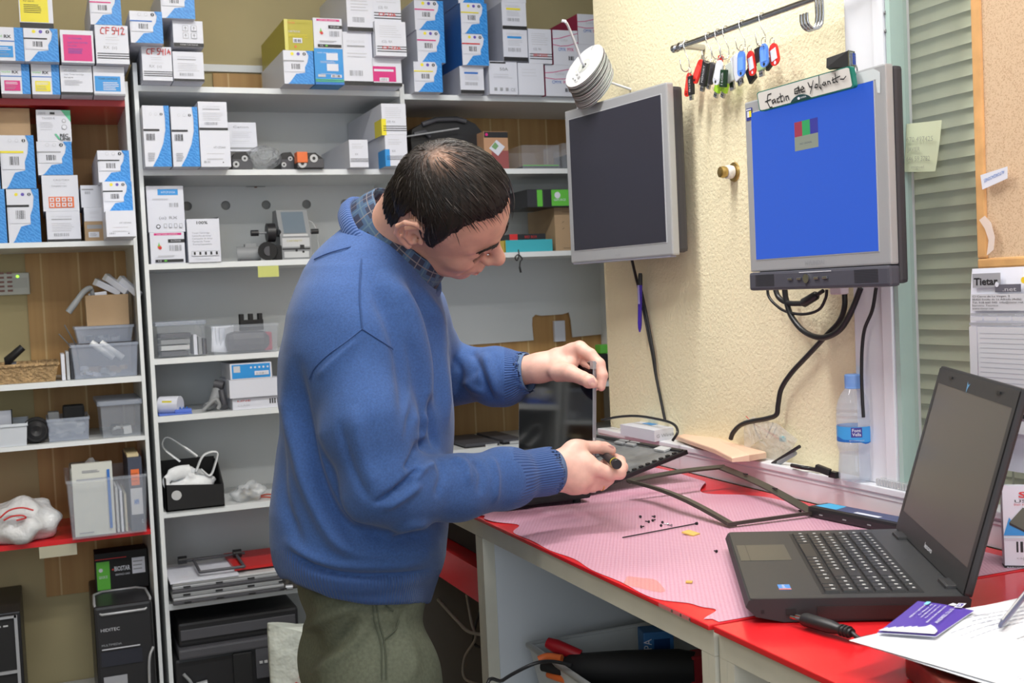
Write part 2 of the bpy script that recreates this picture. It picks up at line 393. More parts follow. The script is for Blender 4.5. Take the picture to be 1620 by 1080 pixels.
b = MB(); b.box((.2925, BPY+.0175, .14), (1.052, BPY+.018, .36), mat('hole_backing', (.40, .40, .38), .8)); b.box((.2925, BPY, .384), (1.052, BPY+.006, .603), WP); b.box((.2925, BPY, -1.18), (1.052, BPY+.006, -.0), WP); b.build('back_panel', t)
hz = float(ony(421, 324, BPY)[2]); hx = [float(ony(p, 324, BPY)[0]) for p in (296, 357, 421, 485, 546)]
b = plate_with_holes(.2925, 1.052, 0, .384, [(x, hz) for x in hx], .0145, BPY, .008, WP); b.build('back_panel', t)
# right bay: ragged white panel with a torn notch, over pine boards
zc = float(ony(800, 540, BPY)[2])
nx0 = float(ony(843, 520, BPY)[0]); nx1 = float(ony(903, 520, BPY)[0]); nz = float(ony(870, 499, BPY)[2])
b = MB(); xa, xb = 1.066, 1.870
XZ = Matrix(((1, 0, 0, 0), (0, 0, -1, BPY+.006), (0, 1, 0, 0), (0, 0, 0, 1)))
top = [(nx0, nz-.004), (nx0+.012, nz+.006), (nx0+.035, nz+.001), (nx1-.03, nz+.002), (nx1-.004, nz+.008)]
b.prism([(xa, .104), (nx0, .104), (nx0, nz-.004), (nx0-.002, nz-.03), (nx0+.001, zc-.002), (xa, zc-.006)][::-1], .006, WP, XZ)
b.prism(([(nx0, .104)]+[(nx1-.004, .104)]+top[::-1])[::-1], .006, WP, XZ)
b.prism([(nx1-.004, .104), (xb, .104), (xb, zc+.004), (nx1+.006, zc), (nx1+.002, nz-.02), (nx1-.004, nz+.008)][::-1], .006, WP, XZ)
b.box((xa, BPY, .12), (xb, BPY+.006, .368), WP)
b.build('back_panel', t, label='torn white back panel')
b = MB(); x = float(ony(895, 528, BACKY-.013)[0]); z = float(ony(895, 528, BACKY-.013)[2])
x0_ = float(ony(876, 520, 3.74)[0]); x1_ = float(ony(893, 520, 3.74)[0]); z1_ = float(ony(885, 507, 3.74)[2]); z0_ = float(ony(885, 540, 3.74)[2])
b.box((x0_, 3.733, z0_), (x1_, 3.7475, z1_), W, .002); b.build('wall_socket', None, label='white wall socket seen through the torn notch in the back panel', cat='socket')
# L-bracket on the underside in the middle bay
b = MB(); c = ony(404, 290, BPY); b.box((c[0]-.03, BPY-.004, .366), (c[0]+.03, BPY, .3675), MGY); b.box((c[0]-.004, BPY-.004, c[2]-.014), (c[0]+.004, BPY, .367), mat('rust', (.2, .08, .04), .8)); b.build('bracket', None, label='small rusty bracket under the second shelf of the middle bay', cat='bracket')
# ------------------------------------------------------------------ toner boxes and other cartons
def logos(F, u=.35, v=.88, r=.06, col=True, gap=.2):
    for i, m in enumerate((YE, VI, KM) if col else (LG, LG, KM)):
        F.ell(u+gap*i, v, r, m, 10)
        if not col and i < 2: F.ell(u+gap*i, v, r*.8, W, 10)
        if i == 2: F.poly([(u+gap*i, v+r*.9), (u+gap*i+r*.25, v), (u+gap*i, v-r*.9), (u+gap*i-r*.25, v)], W)
def st_wave(F, bar=KM, col=True, tall=False):
    logos(F, .30, .90 if not tall else .86, .055, col, .2)
    if tall: F.poly([(1, 1), (.80, 1), (.84, .8), (.83, .6), (.72, .38), (.5, .16), (.28, 0), (1, 0)], WV); F.rect(.0, .585, .60, .615, bar); F.bars(.10, .43, .42, .54); F.lines(.12, .4, [.1, .13, .16, .19, .22], GR, .005)
    else:
        F.poly([(1, 1), (.76, 1), (.84, .86), (.80, .66), (.70, .50), (.70, .34), (.40, .30), (.18, .04), (.12, 0), (1, 0)], WV)
        F.rect(.04, .36, .70, .66, W); F.rect(.0, .665, .68, .705, bar); F.bars(.26, .44, .54, .60)
def st_stripe(F, c):
    F.rect(.72, 0, 1, 1, WV); F.rect(0, .57, .72, .60, BL); F.text('recycled', .04, .70, .07, GN, w=.3); F.text('RX', .40, .68, .09, KM, .22, .02)
    F.rect(.12, .10, .66, .44, c); F.lines(.16, .62, [.38, .33], W, .01); F.lines(.16, .55, [.26, .2, .16], GR, .006)
def st_text(F, head='HT-CF540X', base=True):
    F.text(head, .12, .80, .07, GR, w=.4); F.text('Laser Toner Cartridge', .12, .68, .05, GR, w=.62); F.text('For use in:', .12, .57, .05, KM, w=.28); F.lines(.12, .7, [.50, .46, .42, .38, .34], LG, .009)
    if base: F.rect(0, 0, 1, .10, KM)
def st_plain(F, base=True, n=5, c=LG):
    F.text('HT-CF226X/CRG052', .15, .80, .045, LG, w=.6); F.rect(.15, .72, .75, .75, GR); F.lines(.15, .85, [.6-.06*i for i in range(n)], c, .008)
    F.bars(.2, .18, .65, .28, GR)
    if base: F.rect(0, 0, 1, .08, KM)
def st_lines(F, hand=None, hm=RD):
    F.lines(.14, .86, [.86, .80, .74, .68, .62, .55], LG, .007); F.text('(CE)  RX', .2, .38, .07, GR, w=.34)
    for v in (.26, .19, .12): F.rect(.04, v, 1, v+.022, KM)
    if hand: F.text(hand, .2, .19, .09, hm, w=.6, bold=.01)
def st_ce(F):
    F.lines(.14, .8, [.84, .76, .70], LG, .01); F.text('RX', .3, .44, .07, GR, w=.16)
    for v in (.30, .25, .20): F.rect(.04, v, 1, v+.014, KM)
def st_base(F, bar, hd='TONER'):
    F.lines(.15, .85, [.88, .84], LG, .008); F.rect(.18, .72, .76, .79, bar); F.lines(.2, .8, [.66, .61, .56, .51], LG, .008); F.bars(.2, .30, .72, .42, GR); F.rect(0, 0, 1, .13, KM)
def st_pink(F):
    F.stroke([(0, .74), (.25, .76), (.6, .84), (1, .92)], .002, MG); F.stroke([(0, .58), (.3, .54), (.6, .56), (1, .66)], .002, MG)
    F.text('Color', .3, .68, .09, LG, w=.3); F.text('CMYK', .2, .40, .10, BL, w=.3); F.text('MYK', .56, .40, .10, MG, w=.26); F.bars(.6, .14, .82, .26)
def st_rec(F):
    F.poly([(1, 1), (.72, 1), (1, .62)], MINT); F.text('TN1050-R', .16, .70, .07, GR, w=.38); F.text('100%', .08, .86, .07, GR, w=.2); F.rect(.40, .86, .54, .93, KM); F.lines(.1, .5, [.60, .55, .50, .45, .38], LG, .006)
    F.ell(.80, .66, .06, GR, 12); F.ell(.80, .66, .045, W, 12); F.ell(.80, .46, .08, GR, 14); F.ell(.80, .46, .065, W, 14); F.poly([(.50, .24), (.56, .24), (.68, .06), (.62, .06)], MINT); F.text('REC', .66, .15, .09, KM, w=.24, bold=.03); F.text('LINE', .66, .04, .09, KM, w=.30, bold=.03)
def st_orange(F):
    F.text('CRG728X', .32, .84, .05, GR, w=.45); F.text('Toner cartridge', .35, .76, .035, LG, w=.3); F.text('Compatible (1pc)', .26, .68, .045, GR, w=.42); F.rect(.16, .09, .86, .40, OR)
    for i in range(4):
        for j in range(2): F.rect(.19+.165*i, .12+.14*j, .31+.165*i, .23+.14*j, W); F.ell(.25+.165*i, .175+.14*j, .035, OR, 6)
def st_mg(F, hd='M-TONER'):
    F.rect(.08, .05, .94, .86, MG); F.text(hd, .25, .72, .05, VI, w=.4); F.text('Laser Toner Cartridge', .22, .60, .05, VI, w=.6); F.text('For use in:', .22, .5, .045, VI, w=.26); F.lines(.22, .75, [.42, .37, .33, .29], VI, .008)
def st_icons4(F):
    for u in (.32, .60):
        for v in (.32, .60): F.rect(u, v, u+.19, v+.22, GR); F.rect(u+.012, v+.015, u+.178, v+.205, W); F.poly([(u+.05, v+.11), (u+.095, v+.18), (u+.14, v+.11), (u+.105, v+.11), (u+.105, v+.05), (u+.085, v+.05), (u+.085, v+.11)], GR)
    F.rect(0, 0, 1, .14, KM); F.text('TONER-CARTRIDGE', .2, .05, .05, LG, w=.6)
def st_cyan(F): F.rect(.04, .14, .86, .66, CY); F.text('TONER CARTRIDGE', .15, .54, .06, KM, w=.62); F.lines(.3, .8, [.44, .38, .32, .26, .2], W, .012); F.rect(0, 0, 1, .06, GR)
def st_cyanful(F):
    F.rect(0, 0, 1, 1, CY); F.text('Laser toner cartridge', .12, .87, .035, W, w=.7); F.rect(.42, .68, .82, .87, W); F.rect(.42, .38, .82, .58, W); F.lines(.2, .78, [.64, .61, .3], W, .004); F.rect(.55, .20, .92, .28, W); F.bars(.6, .21, .88, .27); F.rect(.1, .21, .36, .28, LG); F.rect(0, .125, 1, .145, GN); F.rect(0, .08, 1, .1, GN); F.rect(0, 0, 1, .05, BL)
def st_olive(F):
    F.rect(0, 0, .12, 1, mat('olive_light', (.62, .58, .12), .25)); F.text('TONER', .12, .86, .06, OR, w=.26); F.text('COMPATIBLE', .42, .86, .05, OLV, w=.4); F.text('CARTRIDGE', .14, .58, .06, W, w=.4); F.lines(.14, .85, [.50, .46, .42], YE, .006); F.rect(.28, .24, .60, .40, W); F.bars(.32, .26, .56, .36); F.ell(.36, .12, .04, OR)
def st_yel(F): F.rect(.03, .16, .86, 1, YE); F.text('Laser Toner Cartridge', .12, .86, .06, OLV, w=.68); F.text('For use in:', .14, .70, .055, KM, w=.32); F.lines(.14, .72, [.62, .57, .52, .47, .42], KM, .008); F.rect(0, 0, 1, .14, KM)
def st_hand(t):
    def f(F):
        F.lines(.3, .75, [.68, .62, .52], LG, .006); F.text('RX  (o)', .24, .38, .08, GR, w=.4)
        for v in (.25, .19, .13): F.rect(.04, v, 1, v+.022, KM)
        w = .17
        def S(p): F.stroke(p, .0022, RD)
        S([(.30, .92), (.22, .93), (.17, .86), (.18, .78), (.26, .77)]); S([(.34, .94), (.33, .77)]); S([(.34, .94), (.44, .93)]); S([(.34, .86), (.42, .86)])
        S([(.60, .95), (.53, .94), (.53, .87), (.60, .86), (.59, .78), (.52, .77)]); S([(.64, .94), (.64, .86), (.73, .87)]); S([(.72, .93), (.71, .75)])
        if t == '2': S([(.78, .92), (.83, .95), (.87, .90), (.80, .77), (.90, .78)])
        else: S([(.80, .94), (.79, .76)]); S([(.86, .80), (.90, .92), (.96, .78)]); S([(.87, .85), (.96, .85)])
    return f
def st_mgpanel(F): F.rect(.0, .16, .80, .70, MG); F.rect(.04, .52, .72, .60, W); F.rect(.22, .17, .54, .30, W); F.bars(.26, .19, .5, .28, GR); F.rect(0, 0, 1, .12, KM)
def st_fruit(F):
    F.rect(.12, .90, .92, .97, MG); F.text('LASER TONER CARTRIDGE', .2, .915, .035, W, w=.6); F.rect(.52, .66, 1, .77, KM); F.text('M-CF210A', .60, .69, .05, W, w=.3)
    F.ell(.26, .53, .055, OR); F.ell(.28, .50, .05, RD); F.poly([(.22, .55), (.25, .68), (.28, .55)], GN); F.bars(.55, .40, .9, .58, GR); F.lines(.2, .8, [.22, .25], LG, .01); F.rect(.12, .04, .94, .13, KM); F.text('CE', .2, .06, .05, W, w=.1); F.rect(.38, .06, .46, .11, GN)
def st_xfer(F): F.rect(.3, .80, .85, .93, CY); F.text('HTCF210A', .40, .84, .045, W, w=.38); F.lines(.15, .7, [.72, .7], LG, .005); F.bars(.6, .54, .84, .63, GR); F.text('(o) RX', .3, .28, .06, GR, w=.5); F.ell(.27, .12, .06, KM); F.ell(.27, .12, .04, W); [F.rect(.42+.14*i, .09, .50+.14*i, .18, GR).rect(.43+.14*i, .10, .49+.14*i, .17, W) for i in range(4)]
def st_100(F):
    F.text('100%', .30, .88, .065, KM, w=.34, bold=.02)
    for i, s_ in enumerate(('Toner Cartridge', 'Cartucho de toner', 'Cartouche de toner', 'Cartuccia Toner', 'Tonerkassette')): F.text(s_, .14, .66-.065*i, .035, GR, w=.55+.04*(i % 3))
    F.rect(.10, .14, .94, .26, GR); F.rect(.11, .15, .93, .25, W); [F.rect(.16+.17*i, .17, .22+.17*i, .24, KM) for i in range(5)]; F.lines(.2, .8, [.08], LG, .005)
def st_50(F): F.rect(.04, .93, .6, .98, KM); F.text('50A', .38, .72, .09, GR, w=.3, bold=.02); F.lines(.15, .85, [.6, .54, .50], LG, .006); [F.rect(.16+.2*i, .1, .26+.2*i, .2, GR) for i in range(3)]; F.text('CE', .74, .1, .09, GR, w=.16)
def st_bio(F):
    F.rect(.02, .04, .27, .78, GN); F.text('GEFORCE', .06, .34, .07, W, w=.16); F.ell(.10, .56, .04, W); F.text('BIOSTAR', .36, .50, .12, W, w=.30, bold=.02); F.ell(.33, .55, .02, RD); F.text('GRAPHICS CARD', .37, .38, .05, W, w=.28); F.rect(.70, .38, .95, .80, W); F.lines(.72, .92, [.7, .6, .5], GR, .015); F.rect(.0, .84, .6, .86, RD)
def st_card(F): F.lines(.2, .8, [.9], mat('brown_card_dark', (.25, .16, .09), .7), .004)
def st_smallcard(F): F.rect(.12, .62, .86, .82, GR); F.rect(.18, .18, .7, .46, W); F.lines(.25, .6, [.38, .32, .26], GR, .012)
def st_smallwhite(F): F.rect(.05, .78, .62, .84, GR); F.bars(.2, .6, .45, .72, GR)
def st_back(F): F.lines(.3, .8, [.7, .62, .55, .3], LG, .008)
def st_ht(F): F.text('HT-CF244A', .45, .50, .06, GR, w=.4, bold=.01); F.lines(.2, .8, [.36, .22, .2], LG, .008); F.bars(.1, .10, .3, .16, GR); F.ell(.74, .12, .02, KM)
def st_blank(F): F.lines(.15, .8, [.8, .7, .6], LG, .006)
BOXES = []
def tbox(px, Y, depth, z0, style, lab, col=W, cat='box', grp='printer toner boxes', z1=None, sidem=None, xmax=None, xmin=None, xclip=None, name='toner_box', **kw):
    """px = (x0,y0,x1,y1) of the front face in the photo, front plane at Y, standing at z0"""
    x0, y0, x1, y1 = px; ym = (y0+y1)/2; xm = (x0+x1)/2
    X1 = float(ony(x1, ym, Y)[0])
    if xmax and X1 > xmax: depth += Y*(1-xmax/X1); Y *= xmax/X1
    X0 = float(ony(x0, ym, Y)[0]); X1 = float(ony(x1, ym, Y)[0])-.0012
    if xmin: X0 = max(X0, xmin)
    if xclip: X1 = min(X1, xclip)
    Z1 = float(ony(xm, y0, Y)[2]) if z1 is None else z1
    if z0 is None: z0 = float(ony(xm, y1, Y)[2])
    b = MB(); b.box((X0, Y, z0), (X1, Y+depth, Z1), col, fm=dict(L=sidem) if sidem else None)
    F = Face(b, (X0, Y, z0), (1, 0, 0), (0, 0, 1), X1-X0, Z1-z0, .0005)
    random.seed(hash(lab) % 1000 if False else sum(map(ord, lab)))
    style(F, **kw)
    # folded flap line on the underside / side
    o = b.build(name, None, label=lab, cat=cat, group=grp)
    BOXES.append(o); return Z1+.0004
S1, S2, S3, S4, S5, S6, S7 = .6195, .3845, .1205, -.1475, -.3105, -.5835, -.8475
R1, L2 = .5765, .1895
# --- left unit, on the red top shelf
Y = 3.335; D = .33
tb = tbox
tb((-46, 101, -2, 151), Y, D, R1, st_text, 'toner box at the far left end of the red top shelf')
a = tb((1, 101, 48, 151), Y, D, R1, lambda F: st_stripe(F, MG), 'white toner box with blue edge stripe and magenta label on the red top shelf')
c2 = tb((50, 102, 95, 152), Y, D, R1, lambda F: st_stripe(F, YE), 'white toner box with blue edge stripe and yellow label on the red top shelf')
c3 = tb((96, 104, 147, 153), Y, D, R1, st_text, 'white toner box with small black text between yellow and cyan labelled boxes')
c4 = tb((148, 105, 198, 153), Y, D, R1, st_cyan, xmax=.2540, lab= 'white toner box with bright blue label at the right end of the red top shelf')
tp = max(a, c2, c3, c4)
tb((-14, 43, 38, 93), 3.30, D, tp, lambda F: st_stripe(F, CY), 'white toner box with cyan label, leftmost in the second row')
u2 = tb((38, 45, 93, 96), 3.30, D, tp, lambda F: st_wave(F), 'blue wave toner box under the tall yellow faced box')
u3 = tb((96, 48, 149, 98), 3.30, D, tp, st_mg, 'toner box with a solid magenta front in the top left stacks')
u4 = tb((151, 40, 204, 94), 3.30, D, tp, st_hand('2'), 'white toner box with CF 542 written in red pen')
tb((30, -14, 84, 42), 3.30, D, u2, st_yel, 'toner box with a solid yellow front at the top left')
tb((142, -12, 192, 38), 3.30, D, u4, lambda F: st_wave(F, MG), 'blue wave toner box with magenta bar standing on the CF 542 box')
# --- main unit top shelf, left group
k = tb((225, 74, 273, 131), 3.33, .28, xmin=.2935, z0=S1, style=st_hand('1'), lab='white toner box with CF 541 A written in red pen')
l = tb((274, 82, 323, 131), 3.33, .24, S1, st_plain, 'white toner box with grey text and black base beside the CF 541 A box')
k = max(k, l)
tb((206, 18, 258, 71), 3.29, .30, k, lambda F: st_wave(F, BL, False), 'blue wave toner box on top of the CF 541 A box')
l = tb((274, 33, 322, 80), 3.32, .24, k, st_icons4, 'white toner box with four handling icons and a black base')
tb((254, -24, 308, 27), 3.30, .28, l, lambda F: st_wave(F, KM, False), 'blue wave toner box topmost above the four icon box')
# --- main unit top shelf, middle group
q = tb((449, 80, 497, 138), 3.33, .34, S1, lambda F: st_wave(F, GR), 'long blue wave toner box under the olive box')
tb((450, 31, 496, 80), 3.33, .36, q, st_olive, 'long olive green toner box', OLV)
r_ = tb((498, 77, 544, 138), 3.33, .28, S1, st_cyanful, 'solid bright blue toner box on the top shelf', CY)
tb((496, 29, 542, 77), 3.33, .28, r_, st_fruit, 'white toner box with magenta bar on top of the solid bright blue box')
t5 = tb((543, 51, 590, 138), 3.33, .28, S1, lambda F: st_plain(F, n=2), 'tall white toner box with black base on the top shelf')
tb((548, -30, 590, 47), 3.32, .33, t5, lambda F: st_plain(F, n=4), 'long white toner box with black base topmost on the tall white one')
v = tb((590, 92, 636, 141), 3.33, .28, S1, st_mgpanel, xmax=1.050, lab='white toner box with a magenta panel and black base')
w_ = tb((594, 34, 643, 92), 3.30, .30, v, lambda F: st_lines(F, 'CF-226'), 'white toner box with black rules and red handwriting on the magenta panel box')
tb((589, -24, 634, 33), 3.33, .28, w_, lambda F: st_lines(F, 'CF-226'), 'white toner box with red handwriting, topmost beside the bay post')
# --- right bay top shelf
T1 = .6115
y3 = tb((655, 98, 700, 145), 3.365, .33, T1, lambda F: st_wave(F, YE), 'blue wave toner box with yellow bar, lowest of the stack right of the bay post')
y2 = tb((660, 48, 704, 97), 3.375, .34, y3, lambda F: st_wave(F, MG), 'blue wave toner box with magenta bar, middle of the stack right of the bay post')
tb((656, 1, 702, 48), 3.375, .34, y2, lambda F: st_wave(F, MG), 'blue wave toner box with magenta bar, topmost of the stack right of the bay post')
z3 = tb((728, 105, 766, 150), 3.375, .34, T1, lambda F: st_base(F, BL), 'white toner box with blue bar and black base under blue wave boxes', sidem=mat('grey_card', (.40, .42, .50), .5))
WSD = mat('deep_blue_card', (.02, .12, .40), .4)
z2 = tb((731, 54, 773, 104), 3.36, .36, z3, lambda F: st_wave(F, RD), 'blue wave toner box with dark red bar above the blue bar box', sidem=WSD)
z1 = tb((729, 5, 771, 52), 3.36, .36, z2, lambda F: st_wave(F, YE), 'blue wave toner box with yellow bar above the dark red bar one', sidem=WSD)
tb((724, -44, 765, 4), 3.37, .36, z1, lambda F: st_wave(F, MG), 'blue wave toner box above the yellow bar one in the right bay', sidem=WSD)
v1 = tb((774, 97, 819, 150), 3.375, .34, T1, st_50, 'white toner box marked 50A')
v2 = tb((820, 100, 861, 151), 3.375, .34, T1, st_blank, 'white toner box with small text between the 50A box and pink swirl box')
w2 = tb((796, 47, 835, 97), 3.37, .34, v1, lambda F: st_base(F, CY), 'white toner box with blue bar and black base on the 50A box', sidem=mat('grey_card'))
w1 = tb((794, 4, 833, 47), 3.37, .34, w2, lambda F: st_base(F, YE), 'white toner box with yellow bar and black base', sidem=mat('grey_card'))
tb((793, -30, 832, 3), 3.37, .34, w1, st_blank, 'white toner box topmost above the yellow bar and black base one')
tb((836, 46, 873, 99), 3.375, .33, v2, lambda F: st_lines(F, 'HP-CE505', RD), 'white toner box with three black rules and red stamp beside the pink swirl boxes')
PK = mat('crimson_card', (.35, .02, .08), .45)
u1 = tb((863, 103, 914, 151), 3.385, .32, T1, st_pink, 'pink swirl toner box standing on the shelf board', sidem=PK)
u2_ = tb((875, 48, 915, 102), 3.385, .32, u1, st_pink, 'pink swirl toner box, upper of the left pair', sidem=PK)
u3 = tb((916, 71, 958, 151), 3.385, .32, T1, st_pink, 'pink swirl toner box partly hidden behind the disc stack', sidem=PK)
tb((914, 23, 958, 71), 3.385, .32, u3, st_pink, 'pink swirl toner box topmost at the right end by the wall corner', sidem=PK)
# --- left unit, second shelf
a4 = tb((-50, 299, 10, 385), 3.41, .25, L2, lambda F: F.rect(.3, 0, 1, 1, WV), 'blue printed toner box at the left photo edge on the second shelf')
a3 = tb((12, 299, 64, 385), 3.41, .25, L2, lambda F: st_wave(F), 'large blue wave toner box with three coloured badges on the second shelf')
m_ = max(a4, a3)
tb((-50, 213, -1, 297), 3.41, .25, m_, lambda F: st_wave(F), 'blue wave toner box at the left photo edge, upper on the second shelf')
a2 = tb((1, 214, 56, 297), 3.41, .25, m_, lambda F: st_wave(F, YE, False), 'large blue wave toner box with yellow bar, upper of its stack')
tb((-30, 166, 48, 212), 3.44, .20, a2, st_card, 'plain brown carton under the red shelf', CARD, z1=.556, name='carton', grp='cartons on the shelves')
b4 = tb((74, 334, 128, 380), 3.41, .25, L2, st_plain, 'white toner box with black base under the orange icon box')
b3 = tb((67, 277, 125, 333), 3.41, .25, b4, st_orange, 'white toner box with a block of orange handling icons')
b2 = tb((59, 224, 115, 276), 3.41, .25, b3, lambda F: st_wave(F, GR, False), 'blue wave toner box under the REC LINE box')
tb((58, 174, 113, 223), 3.41, .25, b2, st_rec, 'white toner box with green corner marked REC LINE')
c3 = tb((134, 350, 167, 380), 3.41, .2, L2, st_smallcard, 'small brown carton with grey label', CARD, name='carton', grp='cartons on the shelves')
c2 = tb((133, 328, 164, 349), 3.41, .2, c3, st_back, 'flat small white box on the small brown carton')
tb((128, 293, 161, 327), 3.41, .2, c2, st_smallwhite, 'small white box with grey label, topmost of the narrow stack')
d3 = tb((168, 333, 216, 379), 3.41, .25, L2, st_ht, 'white toner box lowest beside the shelf post', xmax=.2540)
d2 = tb((163, 287, 210, 333), 3.41, .25, d3, lambda F: st_wave(F), 'blue wave toner box with yellow badge, middle of the stack by the shelf post', xmax=.2540)
tb((155, 238, 206, 286), 3.41, .28, d2, lambda F: st_wave(F, KM, False), 'blue wave toner box topmost of the stack by the shelf post', xmax=.2540)
# --- main unit second shelf
tb((223, 167, 270, 266), 3.335, .32, S2, xmin=.2940, style=lambda F: st_wave(F, KM, False, True), lab='tall blue wave toner box at the left end of the second shelf')
tb((272, 169, 315, 266), 3.335, .32, S2, lambda F: st_wave(F, KM, False, True), 'tall blue wave toner box, second from the left end of the second shelf')
e = tb((317, 206, 365, 265), 3.34, .3, S2, st_ht, 'white toner box under the black based one on the second shelf')
tb((314, 161, 360, 205), 3.34, .25, e, st_plain, 'white toner box with black base, second shelf beside the tall wave boxes')
e = tb((610, 213, 645, 266), 3.325, .40, S2, st_ce, xmax=1.0505, lab='long white toner box with blue sticker under the yellow sticker one')
e2 = tb((604, 164, 643, 212), 3.325, .40, e, lambda F: st_lines(F), xmax=1.0505, lab='long white toner box with yellow sticker wrapped round its corner')
for px, m, nm in (((594, 188, 611, 214), YE, 'yellow'), ((597, 236, 616, 265), CY, 'blue')):
    pass
tb((553, 221, 583, 266), 3.36, .36, S2, st_ce, 'low long white toner box beside the orange tabbed cartridge')
def corner_sticker(px0, py0, px1, py1, m, lab, parent):
    X = float(ony(parent, (py0+py1)/2, 3.325)[0]); z0 = float(ony(px1, py1, 3.325)[2]); z1 = float(ony(px1, py0, 3.325)[2]); x1 = float(ony(px1, (py0+py1)/2, 3.325)[0])
    b = MB(); b.add([(X-.0008, 3.40, z0), (X-.0008, 3.3242, z0), (x1, 3.3242, z0), (X-.0008, 3.40, z1), (X-.0008, 3.3242, z1), (x1, 3.3242, z1)], [(0, 1, 4, 3), (1, 2, 5, 4)], m)
    b.build('corner_sticker', None, label=lab, cat='sticker')
corner_sticker(594, 188, 611, 214, YE, 'yellow sticker wrapped round a white toner box corner', 604)
corner_sticker(597, 236, 617, 263, CY, 'blue sticker wrapped round a white toner box corner', 610)
# --- main unit third shelf
m2 = tb((238, 367, 293, 416), 3.41, .25, S3, st_fruit, 'white toner box with magenta bar and a small fruit picture, third shelf')
tb((233, 294, 292, 366), 3.41, .25, m2, st_xfer, 'white toner box with blue label above the fruit picture box')
tb((297, 346, 349, 416), 3.40, .20, S3, st_100, 'white toner box printed 100% with four languages')
# right bay third shelf
cc = tb((878, 328, 938, 397), 3.43, .22, S3, lambda F: (F.lines(.2, .8, [.9, .06], KM, .004), [F.stroke([(.2+.3*i, .5+.15*j), (.24+.3*i, .53+.15*j)], .001, KM) for i in range(3) for j in range(2)]), 'tall brown carton behind the black monitor edge', CARD, xclip=1.865, name='carton', grp='cartons on the shelves')
def st_bio2(F): F.rect(.0, .05, .22, .95, mat('dark_box', (.03, .03, .035), .4)); F.rect(.13, .04, .2, .97, GN); F.rect(.32, .06, .56, .97, GN); F.text('GEFORCE', .35, .34, .12, W, w=.16); F.ell(.40, .66, .04, W); F.text('BIOSTAR', .60, .52, .12, W, w=.34); F.ell(.585, .58, .015, RD); F.text('GRAPHICS', .62, .36, .08, W, w=.2)
tb((834, 299, 952, 327), 3.40, .2, cc, st_bio2, 'black and green graphics card box on the tall brown carton', BK, xclip=1.868, name='graphics_card_box', grp=None)
# bottom left carton
# ------------------------------------------------------------------ things on the shelves
def XZ_(px, py, Y): p = ony(px, py, Y); return float(p[0]), float(p[2])
def rectw(px, Y):
    x0, y0, x1, y1 = px; return XZ_(x0, (y0+y1)/2, Y)[0], XZ_((x0+x1)/2, y1, Y)[1], XZ_(x1, (y0+y1)/2, Y)[0], XZ_((x0+x1)/2, y0, Y)[1]
def frame_at(loc, rz=0., rx=0., ry=0.): return Matrix.Translation(Vector(tuple(map(float, loc)))) @ Matrix.Rotation(rz, 4, 'Z') @ Matrix.Rotation(ry, 4, 'Y') @ Matrix.Rotation(rx, 4, 'X')
def bin_(name, px, Y, depth, z0, m, lab, grp=None, taper=.86, lip=.006, th=.0015, x=None, cat='bin', extra=None):
    x0, _, x1, z1 = rectw(px, Y)
    if x: x0, x1 = x
    cx = (x0+x1)/2; cyy = Y+depth/2; hx = (x1-x0)/2; hy = depth/2; h = z1-z0
    t = empty(name, (cx, cyy, z0), lab, cat, grp)
    b = MB(); k = taper
    def ring(s, z, o=0): return [(cx-hx*s-o, cyy-hy*s-o, z), (cx+hx*s+o, cyy-hy*s-o, z), (cx+hx*s+o, cyy+hy*s+o, z), (cx-hx*s-o, cyy+hy*s+o, z)]
    vs = ring(k*.98, z0)+ring(1*.97, z1-lip)+ring(1*.97-.02, z1-lip)+ring(k*.98-.02, z0+.002)
    b.add(vs, [(0, 3, 2, 1)]+[(i, (i+1) % 4, 4+(i+1) % 4, 4+i) for i in range(4)]+[(8+i, 8+(i+1) % 4, 12+(i+1) % 4, 12+i) for i in range(4)]+[(12, 13, 14, 15)], m)
    b.build('tub', t)
    b = MB(); a = ring(.97, z1-lip*1.2); c = ring(1.0, z1-lip*1.2); d = ring(1.0, z1); e = ring(.96, z1)
    b.add(a+c+d+e, [(i, (i+1) % 4, 4+(i+1) % 4, 4+i) for i in range(4)]+[(4+i, 4+(i+1) % 4, 8+(i+1) % 4, 8+i) for i in range(4)]+[(8+i, 8+(i+1) % 4, 12+(i+1) % 4, 12+i) for i in range(4)]+[(12+i, 12+(i+1) % 4, (i+1) % 4, i) for i in range(4)], m)
    b.build('rim', t)
    return t, (x0, x1, z0, z1, cx, cyy)
def plain(name, a, c, m, lab, cat, bev=.001, fm=None, T=None, draw=None, grp=None):
    b = MB(); b.box(a, c, m, bev if not fm else 0, fm=fm, T=T)
    if draw: draw(b)
    return b.build(name, None, label=lab, cat=cat, group=grp)
def part_(name, a, c, m, parent, T=None): q = MB(); q.box(a, c, m, T=T); return q.build(name, parent)
def loosely(name, n, box, mats, lab, cat, seed, size=(.01, .03), kind='stuff'):
    random.seed(seed); b = MB(); x0, x1, y0, y1, z0, z1 = box
    for i in range(n):
        s = [random.uniform(*size) for _ in range(3)]; s[2] *= .5; c = (random.uniform(x0+s[0], x1-s[0]), random.uniform(y0+s[1], y1-s[1]), z0+s[2]/2+random.random()**2*max(0, z1-z0-s[2]))
        T = frame_at(c, random.uniform(0, 3), random.uniform(-.4, .4)); b.box((-s[0]/2, -s[1]/2, -s[2]/2), (s[0]/2, s[1]/2, s[2]/2), random.choice(mats), T=T)
    return b.build(name, None, label=lab, cat=cat, kind=kind)
L3, L4, L5, L6 = -.1915, -.3605, -.6265, -1.1275
